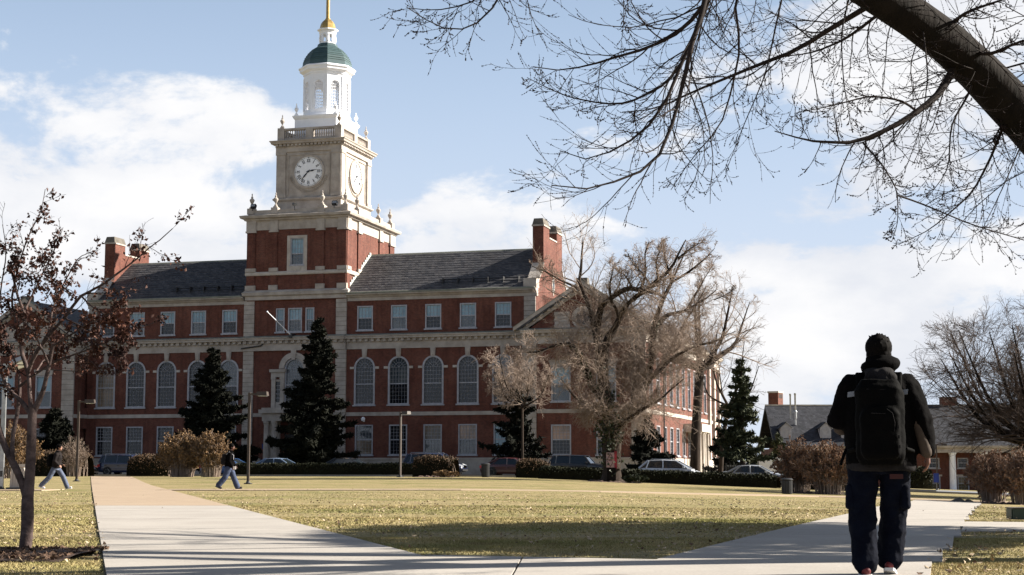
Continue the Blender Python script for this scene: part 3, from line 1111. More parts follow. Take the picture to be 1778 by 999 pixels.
octl('cupola_cornice', [(.78, 45.6), (.82, 45.68), (.84, 45.82), (1.0, 45.95), (1.0, 46.06), (.8, 46.12)], 'white_paint')
octl('gilded_dome', [(.76, 46.1), (.74, 46.35), (.66, 46.68), (.5, 46.95), (.33, 47.12), (.25, 47.2)], 'gold_leaf')
on_lib('spire', MB().lathe([(.28, 47.15), (.28, 47.24), (.2, 47.3), (.18, 50.2), (.09, 53.5), (.0, 54.2)], LU, LV, 12), 'gold_leaf', True)


# ---- floodlights on the parapet, wall lamp, flagpole, downpipe
def floodlight(u, v, z, rz, tilt=25):
    b = MB().box(-.26, .26, -.16, .16, -.2, .2)
    o = b.build('floodlight', M['dark_metal'], lib, loc=(u, v, z))
    o.rotation_euler = (R(-tilt), 0, rz)
    MB().box(-.21, .21, .155, .175, -.15, .15).build('lamp_lens', M['lamp_lens'], o)
    MB().box(-.21, .21, -.175, -.155, -.1, .12).build('rear_plate', M['grey_metal'], o)
    MB().box(-.04, .04, -.04, .04, -.5, -.18).build('floodlight_bracket', M['dark_metal'], o)


floodlight(-4.85, -.35, 26.6, 0)
floodlight(3.75, -.35, 26.55, 0)
sp = MB()
sp.tube([(0, 0, -.3), (0, 0, .05), (.02, 0, .2)], .045, 6)
sp.tube([(-.16, .1, .3), (.18, -.2, .22)], .16, 10)
sp.build('spotlight', M['dark_metal'], lib, loc=(-.5, -.3, 26.35))
wl = MB()
wl.box(-.09, .09, -.1, -.01, .0, .4)
wl.lathe([(.05, .05), (.17, .1), (.2, .3), (.05, .45)], 0, -.25, 10)
wl.build('wall_lamp', M['white_paint'], lib, loc=(6.86, 0, 5.35))
fp = MB()
fp.tube([(0, 0, 0), (-.55, -2.0, 1.15), (-.95, -3.4, 1.95)], [.06, .05, .035], 8)
pl = fp.build('flagpole', M['white_paint'], lib, True, (-.45, -.9, 13.75))
MB().lathe([(.0, 1.86), (.07, 1.9), (.09, 1.95), (.07, 2.0), (0, 2.04)], -.95, -3.4, 10).build('pole_tip', M['white_paint'], pl)
MB().box(-.16, .16, -.1, .75, -.3, .14).build('pole_bracket', M['dark_metal'], pl)
dpz = MB()
dpz.tube([(-3.6, -.36, 13.2), (-3.6, -.42, 12.95), (-3.75, -.42, 12.8), (-5.85, -.42, 12.55)], .07, 7)
on_lib('downpipe', dpz, 'dark_metal', True)
# stepped flashing where the roofs meet the tower
for u, n in ((TU1 + .02, 1), (TU0 - .1, -1)):
    fl = MB()
    k = 15
    for i in range(k):
        v0, v1 = -.3 + 6.7 * i / k, -.3 + 6.7 * (i + 1) / k
        z = 17.78 + 4.47 * (i) / k
        fl.box(u, u + .08, v0, v1, z - .05, z + .52)
    on_lib('roof_flashing', fl, 'lead_flashing')
# ------------------------------------------------------------------ the two end pavilions
PV = -2.7


def pavilion(c, side_len, hw=5.7):
    u0, u1 = c - hw, c + hw
    mb = MB()
    ops = []
    for s in (-2.1, 2.1):
        ops += [(c + s, 6.95, 1.82, 3.15, False), (c + s, 2.14, 1.86, 2.72, False)]
    wall_sheet(mb, u0, u1, -4, 13.4, ops, PV)
    mb.add([(u0, PV, -4), (u0, side_len, -4), (u0, side_len, 13.4), (u0, PV, 13.4)], [(0, 1, 2, 3)])
    mb.box(u0 + .02, u1 - .4, PV + .6, side_len - .3, -4, 13.39)
    # gable of the pediment
    mb.add([(u0 + .3, PV - .02, 13.35), (u1 - .3, PV - .02, 13.35), (c, PV - .02, 17.1)], [(0, 1, 2)])
    sops = []
    n = int((side_len - PV) / 3.5)
    for k in range(n):
        v = PV + 2.4 + k * 3.5
        sops += [(v, 6.95, 1.7, 4.2, False), (v, 2.14, 1.7, 2.72, False)]
    wall_sheet(mb, PV, side_len, -4, 13.4, sops, u1, axis='v', out=1)
    mb.add([(u0, side_len, -4), (u1, side_len, -4), (u1, side_len, 13.4), (u0, side_len, 13.4)], [(0, 1, 2, 3)])
    on_lib('pavilion_wall', mb, 'red_brick')
    for s in (-2.1, 2.1):
        window(c + s, PV, 6.95, (1.82, 3.15, 1, 1, 1, .5, False, .13), 'blind_sky_reflect', 'glass_sky')
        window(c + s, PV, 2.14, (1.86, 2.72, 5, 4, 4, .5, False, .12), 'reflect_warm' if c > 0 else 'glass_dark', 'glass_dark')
        lt = MB().prism([(-.95, 10.12), (.95, 10.12), (1.1, 10.72), (-1.1, 10.72)], 1, -.12, -.004)
        on_lib('window_lintel', lt, 'stone').location = (c + s, PV, 0)
    for v, z, w, h, ar in sops:
        if c > 0:
            window(u1, v, z, (w, h, 4, 4, 4, .5, False, .12), 'glass_dark', 'glass_dark', R(90))
    # corner pilasters of stone blocks
    block_col(u0 - .02, u0 + 1.3, PV - .16, PV, 1.9, 12.3, step=.52)
    block_col(u1 - 1.3, u1 + .02, PV - .16, PV, 1.9, 12.3, step=.52)
    cornice(u0 - .1, u1 + .1, PV, 12.2)
    # cornice along the sunny flank
    mb = MB()
    mb.prism([(u1, 12.2), (u1 + .1, 12.2), (u1 + .1, 12.82), (u1 + .16, 12.9), (u1 + .14, 13.15), (u1 + .55, 13.17), (u1 + .66, 13.4), (u1 + .66, 13.47), (u1, 13.58)], 1, PV + .003, side_len)
    sc_ = on_lib('side_cornice', mb, 'stone_pale')
    nd = int((side_len - PV) / .6)
    for k in range(nd):
        obj('dentil', DEN, sc_, (u1 + .14, PV + .3 + k * .6, 13.165)).rotation_euler = (0, 0, R(90))
    on_lib('string_course', MB().box(u0 + 1.35, u1 - 1.35, PV - .07, PV + .2, 5.9, 6.25), 'stone')
    on_lib('stone_plinth', MB().box(u0 - .04, u1 + .12, PV - .14, PV + .3, -4, 1.72), 'stone')
    on_lib('water_table', MB().box(u0 - .08, u1 + .17, PV - .2, PV + .3, 1.725, 1.9), 'stone')
    on_lib('string_course', MB().box(u1 - .1, u1 + .07, PV + .01, side_len, 5.9, 6.25), 'stone_pale')
    on_lib('stone_plinth', MB().box(u1 - .1, u1 + .1, PV + .32, side_len, -4, 1.9), 'stone_pale')
    # raking cornices
    for s in (-1, 1):
        e, a = c + s * (hw + .75), c
        ze, za = 13.42, 17.55
        mb = MB()
        nx, nz = -(za - ze), (hw + .75)
        L_ = math.hypot(nx, nz)
        nx, nz = nx / L_ * s * -1, nz / L_
        steps = [(-.62, -.32, .35), (-.66, -.5, .0), (-.5, 0, 0)]
        mb.prism([(e, ze - .05), (a, za - .05), (a, za + .32), (e, ze + .3)], 1, PV - .62, PV + .1)
        mb.prism([(e - s * .9, ze - .02), (a, za - .5), (a, za - .05), (e - s * .2, ze - .06)], 1, PV - .22, PV + .09)
        r_ = on_lib('raking_cornice', mb, 'stone')
        on_lib('cornice_flashing', MB().prism([(e, ze + .302), (a, za + .322), (a, za + .36), (e, ze + .34)], 1, PV - .66, PV + .1), 'patina', parent=r_)
        m_ = 9
        for k in range(m_):
            t = (k + .8) / (m_ + .6)
            o = obj('dentil', DEN, r_, (e + (a - e) * t, PV - .22, ze - .08 + (za - ze) * t))
            o.rotation_euler = (0, -s * math.atan2(za - ze, hw + .75) * -1, 0)
    # round window with carved blocks
    oc = MB()
    arch_ring(oc, .62, 1.05, 0, -.16, -.02, 24, 0, 2 * math.pi)
    arch_ring(oc, .62, .78, 0, -.22, -.16, 24, 0, 2 * math.pi)
    o = on_lib('round_window', oc, 'stone_pale')
    o.location = (c, PV, 14.5)
    MB().lathe([(.63, .03), (.63, .06), (0.001, .061)], 0, 0, 24, m=Matrix.Rotation(R(90), 4, 'X')).build('round_pane', M['glass_dark'], o)
    for s in (-1, 1):
        cb = MB()
        for k in range(5):
            cb.box(s * 1.95 - .75 + .06 * (k % 2), s * 1.95 + .75 - .06 * (k % 3), -.14, -.03, -.9 + .3 * k, -.9 + .3 * k + .285)
        cb.build('carved_block', M['stone'], o)
    # roof running back
    zr, ze = 17.7, 13.55
    mb = MB()
    mb.prism([(u0 - .6, ze), (c, zr), (u1 + .7, ze), (u1 + .4, ze - .1), (c, zr - .3), (u0 - .3, ze - .1)], 1, PV - .6, side_len + .4)
    on_lib('slate_roof', mb, 'slate')
    # stone apex block
    on_lib('apex_block', MB().box(c - .55, c + .5, PV - .5, PV + .3, 17.5, 18.1), 'stone_dark')


pavilion(29.0, 41.0)
pavilion(-28.25, 14.0, 5.5)
# tall pilasters and stepped end bay of the sunny flank
for v in (33.0, 36.4, 40.2):
    on_lib('side_pilaster', MB().box(34.69, 35.0, v, v + .8, 1.9, 12.2), 'stone_pale')
# downpipe and doorway of the flank
on_lib('downpipe', MB().tube([(34.9, 5.2, 13.0), (34.9, 5.2, -1)], .08, 7), 'dark_metal')
sd_ = on_lib('side_porch', MB().box(34.6, 36.6, 17.0, 23.0, 4.6, 5.4), 'stone_pale')
for v in (17.4, 19.5, 20.6, 22.6):
    MB().lathe([(.28, -2), (.25, 1), (.22, 4.4), (.3, 4.5), (.3, 4.6)], 36.2, v, 12).build('column', M['stone_pale'], sd_, True)
# ------------------------------------------------------------------ ground, paths, grass
def lawn_mat(name, straw, green, soil, blade=False):
    m = bpy.data.materials.new(name)
    m.use_nodes = True
    b = NB(m.node_tree)
    p = m.node_tree.nodes['Principled BSDF']
    geo = b.n('ShaderNodeNewGeometry')
    pos = geo.outputs['Position']
    g = b.ramp(b.noise(pos, 0.22, 5, 0.62), 0.44, 0.62)
    g2 = b.ramp(b.noise(pos, 1.9, 4, 0.6), 0.42, 0.66)
    c = b.mix(b.m('MAXIMUM', b.m('MULTIPLY', g, 0.75), b.m('MULTIPLY', g2, 0.55)), straw, green)
    s = b.ramp(b.noise(pos, 0.9, 6, 0.7), 0.54, 0.70)
    c = b.mix(b.m('MULTIPLY', s, 0.75), c, soil)
    fine = b.noise(pos, 55.0 if blade else 28.0, 3, 0.7)
    f2 = b.ramp(fine, 0.3, 0.7)
    c = b.mix(1.0, c, b.mix(f2, (0.76, 0.75, 0.72), (1.18, 1.17, 1.12)), 'MULTIPLY')
    b.link(c, p.inputs['Base Color'])
    p.inputs['Roughness'].default_value = 0.9
    p.inputs['Specular IOR Level'].default_value = 0.15
    if not blade:
        bp = b.n('ShaderNodeBump')
        bp.inputs['Strength'].default_value = 0.7
        bp.inputs['Distance'].default_value = 0.05
        b.link(b.noise(pos, 14.0, 5, 0.7), bp.inputs['Height'])
        b.link(bp.outputs[0], p.inputs['Normal'])
    M[name] = m


lawn_mat('lawn', (0.27, 0.215, 0.115), (0.15, 0.145, 0.05), (0.15, 0.105, 0.06))
lawn_mat('grass_blade', (0.36, 0.295, 0.152), (0.165, 0.17, 0.052), (0.22, 0.158, 0.09), True)


def path_mat(name, col, col2, stain):
    m = mat(name, col, 0.9, scale=0.7, col2=col2, bump=0.12, bscale=60, spec=0.25)
    b = NB(m.node_tree)
    p = m.node_tree.nodes['Principled BSDF']
    src = p.inputs['Base Color'].links[0].from_socket
    geo = b.n('ShaderNodeNewGeometry')
    sp = b.ramp(b.noise(geo.outputs['Position'], 34.0, 4, 0.75), 0.3, 0.72)
    st = b.ramp(b.noise(geo.outputs['Position'], 0.33, 7, 0.72, 0.6), 0.56, 0.72)
    c = b.mix(b.m('MULTIPLY', st, 0.45), src, stain)
    c = b.mix(1.0, c, b.mix(sp, (0.86, 0.86, 0.86), (1.08, 1.08, 1.07)), 'MULTIPLY')
    b.link(c, p.inputs['Base Color'])
    return m


path_mat('concrete', (0.36, 0.332, 0.3), (0.305, 0.28, 0.253), (0.2, 0.183, 0.165))
path_mat('concrete_tan', (0.345, 0.265, 0.188), (0.3, 0.228, 0.162), (0.23, 0.172, 0.12))
path_mat('asphalt', (0.055, 0.055, 0.056), (0.04, 0.04, 0.042), (0.03, 0.03, 0.03))
path_mat('kerb_stone', (0.28, 0.26, 0.23), (0.22, 0.2, 0.18), (0.16, 0.145, 0.13))
mat('joint_dirt', (0.055, 0.045, 0.035), 0.95)
mat('mulch', (0.085, 0.048, 0.03), 0.95, scale=8, col2=(0.035, 0.02, 0.014), bump=0.8)


def build_ground():
    xs = np.concatenate([np.linspace(-1500, -70, 24), np.linspace(-66, 70, 137), np.linspace(80, 1500, 24)])
    ys = np.concatenate([np.linspace(-300, -8, 16), np.linspace(-6, 140, 220), np.linspace(146, 3000, 40)])
    X, Y = np.meshgrid(xs, ys)
    Z = np.maximum(gza(X, Y), -8)
    V = np.stack([X, Y, Z], -1).reshape(-1, 3)
    nx, ny = len(xs), len(ys)
    i = (np.arange(nx - 1)[None, :] + nx * np.arange(ny - 1)[:, None]).ravel()
    Fa = np.stack([i, i + 1, i + 1 + nx, i + nx], -1)
    o = obj('ground', npmesh('ground', V, Fa, M['lawn'], True))
    tag(o, 'winter lawn of yellowed and green grass', kind='structure')


build_ground()


def slab(q, m, parent, name='concrete_slab', gap=0.012, lift=0.024, n=(3, 4)):
    """one slab from four corners (anticlockwise in plan), draped on the ground"""
    c = [Vector((x, y)) for x, y in q]
    cen = sum(c, Vector((0, 0))) / 4
    c = [p + (cen - p).normalized() * gap * 1.4 for p in c]
    a, b_ = n
    vs, fs = [], []
    for j in range(b_ + 1):
        for i in range(a + 1):
            s, t = i / a, j / b_
            p = (c[0] * (1 - s) + c[1] * s) * (1 - t) + (c[3] * (1 - s) + c[2] * s) * t
            vs.append((p.x, p.y, gz(p.x, p.y) + lift))
    w = a + 1
    for j in range(b_):
        for i in range(a):
            fs.append((j * w + i, j * w + i + 1, (j + 1) * w + i + 1, (j + 1) * w + i))
    rim = [i for i in range(w)] + [j * w + a for j in range(1, b_ + 1)] + [b_ * w + i for i in range(a - 1, -1, -1)] + [j * w for j in range(b_ - 1, 0, -1)]
    o = len(vs)
    vs += [(vs[i][0], vs[i][1], vs[i][2] - .12) for i in rim]
    for k in range(len(rim)):
        k2 = (k + 1) % len(rim)
        fs.append((rim[k2], rim[k], o + k, o + k2))
    me = bpy.data.meshes.new(name)
    me.from_pydata(vs, [], fs)
    me.materials.append(M[m])
    return obj(name, me, parent)


def strip_bed(name, left, right, parent, m='joint_dirt', lift=0.008):
    """dark bed under the slabs: left/right are polylines of equal length"""
    vs, fs = [], []
    for (a, b_), (c, d) in zip(left, right):
        vs += [(a, b_, gz(a, b_) + lift), (c, d, gz(c, d) + lift)]
    for k in range(len(left) - 1):
        fs.append((2 * k, 2 * k + 1, 2 * k + 3, 2 * k + 2))
    me = bpy.data.meshes.new(name)
    me.from_pydata(vs, [], fs)
    me.materials.append(M[m])
    return obj(name, me, parent)


def path_thing(name, label):
    o = bpy.data.objects.new(name, None)
    COL.objects.link(o)
    return tag(o, label, kind='structure')


def LL(Y):
    return .14 - .261 * Y          # left edge of the left path


def LR(Y):
    return 3.06 - .262 * Y         # its right edge


def RL(Y):
    return -3.1 + .310 * Y if Y < 30 else 6.2 + .275 * (Y - 30)


def RR(Y):
    return -.66 + .306 * Y if Y < 20 else 5.46 + .294 * (Y - 20)


PA = path_thing('left_path', 'broad concrete path leading left towards the library')
ys = [14.6, 17.6, 21.2, 25.65, 30.1, 34.58]
yt = [34.58 + 5.0 * k for k in range(17)] + [115.5]
for k in range(len(ys) - 1):
    a, b_ = ys[k], ys[k + 1]
    slab([(LL(a), a), (LR(a), a), (LR(b_), b_), (LL(b_), b_)], 'concrete', PA)
for k in range(len(yt) - 1):
    a, b_ = yt[k], yt[k + 1]
    slab([(LL(a), a), (LR(a), a), (LR(b_) , b_), (LL(b_), b_)], 'concrete_tan', PA)
yy = [14.5] + ys[1:] + yt[1:]
strip_bed('path_bed', [(LL(y), y) for y in yy], [(LR(y), y) for y in yy], PA)

PJ = path_thing('near_path', 'concrete paving where the two paths meet in front')
jy = [-8, -3, 2.0, 5.5, 8.9, 11.8]
for k in range(len(jy) - 1):
    a, b_ = jy[k], jy[k + 1]
    la, lb = (LL(a) if a > 2 else -3.0), (LL(b_) if b_ > 2 else -3.0)
    ra, rb = (RR(a) if a > 8.9 else 3.0), (RR(b_) if b_ > 8.9 else 3.0)
    slab([(la, a), (0, a), (0, b_), (lb, b_)], 'concrete', PJ)
    slab([(0.0, a), (ra, a), (rb, b_), (0.0, b_)], 'concrete', PJ)
slab([(LL(11.8), 11.8), (0.0, 11.8), (0.1, 14.49), (LL(14.6), 14.6)], 'concrete', PJ)
slab([(0.0, 11.8), (.62, 11.8), (1.27, 14.08), (0.1, 14.49)], 'concrete', PJ)
slab([(LL(14.6) + 3.0, 14.58), (.1, 14.49), (.1, 14.5), (-.81, 14.8)], 'concrete', PJ)
bed = [(-3, -8), (-3, 2), (LL(2), 2), (LL(14.6), 14.6)]
strip_bed('path_bed', [(-3, -8), (-3, 2), (LL(8), 8), (LL(14.6), 14.6)], [(3, -8), (3, 8.9), (RR(8.9), 8.9), (1.2, 14.1)], PJ)

PB = path_thing('right_path', 'concrete path leading right that the student walks on')
ry = [11.8, 14.1, 16.35, 19.6, 23.2, 27.0, 31.5, 37, 43, 50, 58, 67, 77]
for k in range(len(ry) - 1):
    a, b_ = ry[k], ry[k + 1]
    sh = lambda y: max(y - .3, 0)
    l0, l1 = (RL(a) if a > 13 else .62), RL(b_)
    slab([(l0, a + .12), (RR(a), a - .3), (RR(b_ - .3), b_ - .3), (l1, b_ + .12)], 'concrete', PB)
strip_bed('path_bed', [(.6, 11.8)] + [(RL(y), y) for y in ry[1:]], [(RR(y), y) for y in ry], PB)
# branch walks to the right of it
PC = path_thing('side_path', 'short concrete walk running right past the green box')
for k in range(6):
    x0, x1 = 5.75 + 3 * k, 5.75 + 3 * (k + 1)
    f0, f1 = 21.05 + .75 * k * 1.0, 21.05 + .75 * (k + 1)
    slab([(x0 if k else 5.8, f0), (x1, f1), (x1, f1 + 3.4), (x0 if k else 7.1, f0 + (3.4 if k else 4.45))], 'concrete', PC)
PD = path_thing('far_path', 'pale narrow walk crossing the far lawn')
cp_ = [(-70, 57), (-45, 58.5), (-30, 59.4), (-17, 60.2), (-9, 60.9), (-1.9, 62.2), (3.5, 66), (8, 70.3), (14.3, 77), (20, 79.5), (30, 81.5), (45, 84)]
fine = []
for (x0, y0), (x1, y1) in zip(cp_, cp_[1:]):
    n_ = max(1, int((x1 - x0) / 3.2))
    fine += [(x0 + (x1 - x0) * t / n_, y0 + (y1 - y0) * t / n_) for t in range(n_)]
for (x0, y0), (x1, y1) in zip(fine, fine[1:]):
    if LL(y0) - 1.2 < (x0 + x1) / 2 < LR(y0) + 1.2:
        continue
    slab([(x0, y0 - 1.5), (x1, y1 - 1.5), (x1, y1 + 1.5), (x0, y0 + 1.5)], 'concrete_tan', PD, n=(1, 2), lift=0.03)


# road along the library with its kerb
def road_y(x):
    return 119.5 - .281 * (x + 8)


def draped(name, m, y0, y1, x0, x1, n, lift, kind=True, label=None):
    vs, fs = [], []
    for i in range(n + 1):
        x = x0 + (x1 - x0) * i / n
        for y in (road_y(x) + y0, road_y(x) + y1):
            vs.append((x, y, gz(x, y) + lift))
    fs = [(2 * i, 2 * i + 2, 2 * i + 3, 2 * i + 1) for i in range(n)]
    me = bpy.data.meshes.new(name)
    me.from_pydata(vs, [], fs)
    me.materials.append(M[m])
    o = obj(name, me)
    return tag(o, label, kind='structure')


draped('road', 'asphalt', -2.0, 12.5, -120, 130, 60, 0.012, label='asphalt drive where the cars are parked')
draped('pavement', 'concrete', 12.62, 15.5, -120, 24, 40, 0.10, label='pavement between the drive and the library')
kb = tag(bpy.data.objects.new('kerb', None), 'low stone kerb along the drive', kind='structure')
COL.objects.link(kb)
kv = None
for i in range(70):
    x0, x1 = -85 + 2.2 * i, -85 + 2.2 * i + 2.185
    if 30 < x0:
        break
    for off in (-2.16, 12.45):
        mb = MB()
        for x in (x0, x1):
            pass
        ya, yb = road_y(x0) + off, road_y(x1) + off
        za, zb = gz(x0, ya), gz(x1, yb)
        mb.add([(x0, ya, za - .1), (x1, yb, zb - .1), (x1, yb + .16, zb - .1), (x0, ya + .16, za - .1), (x0, ya, za + .12), (x1, yb, zb + .12), (x1, yb + .16, zb + .12), (x0, ya + .16, za + .12)],
               [(3, 2, 1, 0), (4, 5, 6, 7), (0, 1, 5, 4), (1, 2, 6, 5), (2, 3, 7, 6), (3, 0, 4, 7)])
        mb.build('kerb_stone', M['kerb_stone'], kb)
# bare mulch strip under the young tree
mv = [(-9.5, 16.8), (-5.2, 16.25), (LL(15.6) - .05, 15.6), (LL(14.2) - .03, 14.2), (-4.6, 13.75), (-9, 14.2)]
nn = 14
V_, F_ = [], []
for i in range(nn + 1):
    for j in range(5):
        s, t = i / nn, j / 4
        x = -9.5 + (LL(14.8) - .12 + 9.5) * s
        y = (13.75 + .25 * math.sin(s * 9)) * (1 - t) + (15.75 + .5 * (1 - s) + .2 * math.sin(s * 7 + 1)) * t
        V_.append((min(x, LL(y) - .02), y, gz(x, y) + .012 + .035 * math.sin(math.pi * t) * (1 + .5 * math.sin(i * 2.3 + j))))
for i in range(nn):
    for j in range(4):
        F_.append((i * 5 + j, i * 5 + 5 + j, i * 5 + 6 + j, i * 5 + 1 + j))
mm_ = bpy.data.meshes.new('mulch_bed')
mm_.from_pydata(V_, [], F_)
mm_.materials.append(M['mulch'])
tag(obj('mulch_bed', mm_), 'dark bare mulch strip under the young tree', kind='structure')


def off_path(X, Y, mrg=0.0):
    ll, lr = .14 - .261 * Y, 3.06 - .262 * Y
    rl = np.where(Y < 30, -3.1 + .31 * Y, 6.2 + .275 * (Y - 30))
    rr = np.where(Y < 20, -.66 + .306 * Y, 5.46 + .294 * (Y - 20))
    on = (X > ll - mrg) & (X < lr + mrg)
    on |= (X > rl - mrg) & (X < rr + mrg) & (Y < 77)
    tip = 14.55 - .345 * X
    on |= (Y < tip + mrg) & (X > ll - mrg) & (X < rr + mrg)
    f0 = 21.05 + .25 * (X - 5.75)
    on |= (X > 5.3) & (Y > f0 - mrg) & (Y < f0 + np.where(X < 8.5, 4.3, 3.4) + mrg) & (X > rl)
    return ~on


def grass_field():
    Vs, Fs = [], []
    o = 0
    for y0, y1, dens, h, w in ((11.0, 14.5, 4200, .026, .0055), (14.5, 19, 3000, .026, .007), (19, 27, 1300, .026, .010), (27, 36, 500, .022, .012), (36, 60, 130, .02, .016)):
        area = (y1 - y0) * .68 * (y0 + y1) / 2
        n = int(area * dens)
        Y = y0 + (y1 - y0) * np.sqrt(rng.random(n))
        X = (rng.random(n) * 2 - 1) * (.335 * Y + .5)
        k = off_path(X, Y, -.07 * rng.random(n) ** 2)
        mul = (X < LL(14.8) + .1) & (Y > 13.9 + .2 * np.sin(X * 3)) & (Y < 15.9) & (rng.random(n) > .12)
        k &= ~mul
        # thin patches
        if y0 >= 36:
            k &= rng.random(n) < np.clip((60 - Y) / 22, 0, 1) ** 1.3
        thin = np.sin(X * 1.7 + 1.3 * np.sin(Y * 1.1)) * np.sin(Y * 1.9 + np.sin(X * 2.3))
        k &= rng.random(n) < (.62 + .38 * thin)
        X, Y = X[k], Y[k]
        n = len(X)
        a = rng.random(n) * 2 * np.pi
        hh = h * .72 * (.45 + .9 * rng.random(n))
        lean = 1.0 * rng.standard_normal((n, 2)) * hh[:, None]
        Z = gza(X, Y)
        ww = w * (.6 + .8 * rng.random(n))
        b0 = np.stack([X - np.cos(a) * ww, Y - np.sin(a) * ww, Z - .005], -1)
        b1 = np.stack([X + np.cos(a) * ww, Y + np.sin(a) * ww, Z - .005], -1)
        t = np.stack([X + lean[:, 0], Y + lean[:, 1], Z + hh], -1)
        Vs.append(np.stack([b0, b1, t], 1).reshape(-1, 3))
        Fs.append(np.arange(3 * n).reshape(n, 3) + o)
        o += 3 * n
    ob = obj('grass', npmesh('grass', np.concatenate(Vs), np.concatenate(Fs), M['grass_blade']))
    tag(ob, 'short dry grass blades of the near lawn', kind='stuff')


grass_field()


def leaf_quads(P, size, flat=0.0, aspect=1.6, curl=0.25):
    """one bent leaf (two quads sharing a rib) at each point"""
    n = len(P)
    d = rng.standard_normal((n, 3))
    d[:, 2] *= (1 - flat)
    d /= np.linalg.norm(d, axis=1, keepdims=True) + 1e-9
    q = rng.standard_normal((n, 3))
    if flat:
        q = q * (1 - flat) + np.cross(d, np.array([0, 0, 1.0])) * flat
    q -= d * (q * d).sum(1, keepdims=True)
    q /= np.linalg.norm(q, axis=1, keepdims=True) + 1e-9
    nrm = np.cross(d, q)
    s = (size * (.6 + .8 * rng.random(n)))[:, None]
    L, Wd = d * s * aspect * .5, q * s * .5
    C = nrm * s * curl
    v = np.stack([P - L, P + Wd + C, P + L, P - Wd + C], 1)
    idx = np.arange(n)[:, None] * 4
    f = np.concatenate([idx + np.array([[0, 1, 2]]), idx + np.array([[0, 2, 3]])], 0)
    return v.reshape(-1, 3), f


mat('litter_pale', (0.5, 0.41, 0.29), 0.8, scale=30, col2=(0.2, 0.13, 0.07))
mat('litter_brown', (0.13, 0.075, 0.045), 0.85, scale=30, col2=(0.06, 0.033, 0.02))


def litter(n, y0, y1, size, m, label, path_frac=.004):
    Y = y0 + (y1 - y0) * rng.random(n) ** 1.1
    X = (rng.random(n) * 2 - 1) * (.34 * Y + 1)
    cl = np.sin(X * .9 + 2 * np.sin(Y * .35)) * np.sin(Y * .5 + np.sin(X * .7))
    k = (off_path(X, Y, -.05) | (rng.random(n) < path_frac)) & (rng.random(n) < .5 + .5 * cl)
    X, Y = X[k], Y[k]
    P = np.stack([X, Y, gza(X, Y) + .03 + .02 * rng.random(len(X))], -1)
    v, f = leaf_quads(P, size, flat=.65)
    tag(obj('fallen_leaves', npmesh('fallen_leaves', v, f, m)), label, kind='stuff')


litter(8500, 12, 62, .03, M['litter_pale'], 'pale dead leaves scattered over the lawn')
litter(2600, 12, 45, .028, M['litter_brown'], 'brown dead leaves scattered over the lawn')
# thicker drift of leaves on the mulch
Xm = -3.9 - 4.2 * rng.random(2600) ** 1.3
Ym = 13.9 + 1.9 * rng.random(2600)
k_ = Xm < LL(14.8) - (Ym - 14.8) * .26 + .1
Pm = np.stack([Xm, Ym, gza(Xm, Ym) + .045], -1)[k_]
v_, f_ = leaf_quads(Pm, .034, flat=.6)
tag(obj('fallen_leaves', npmesh('mulch_leaves', v_, f_, M['litter_brown'])), 'brown leaf drift on the mulch under the young tree', kind='stuff')
# ------------------------------------------------------------------ vegetation builders
def P3(px, py, d):
    """a point seen at picture position (px, py), at distance d along Y"""
    u, v = (px - CX) / F, (CY - py) / F
    cy = math.cos(PITCH) - v * math.sin(PITCH)
    cz = math.sin(PITCH) + v * math.cos(PITCH)
    return np.array([u / cy * d, d, EYE + cz / cy * d])


def resample(pts, k):
    pts = np.asarray(pts, float)
    seg = np.linalg.norm(np.diff(pts, axis=0), axis=1)
    s = np.concatenate([[0], np.cumsum(seg)])
    # smooth (Catmull-Rom like) by oversampled interpolation then averaging
    t = np.linspace(0, s[-1], k * 4)
    q = np.stack([np.interp(t, s, pts[:, i]) for i in range(3)], -1)
    w = max(3, int(k * 4 / len(pts) * .8) | 1)
    pad = np.concatenate([np.repeat(q[:1], w // 2, 0), q, np.repeat(q[-1:], w // 2, 0)])
    q2 = np.stack([np.convolve(pad[:, i], np.ones(w) / w, 'valid') for i in range(3)], -1)
    q2[0], q2[-1] = q[0], q[-1]
    return q2[np.linspace(0, len(q2) - 1, k).astype(int)]


def limbs(specs, k=12):
    """specs: list of (points, r0, r1)"""
    P = np.stack([resample(p, k) for p, a, b in specs])
    Rr = np.stack([np.linspace(a, b, k) for p, a, b in specs])
    return P, Rr


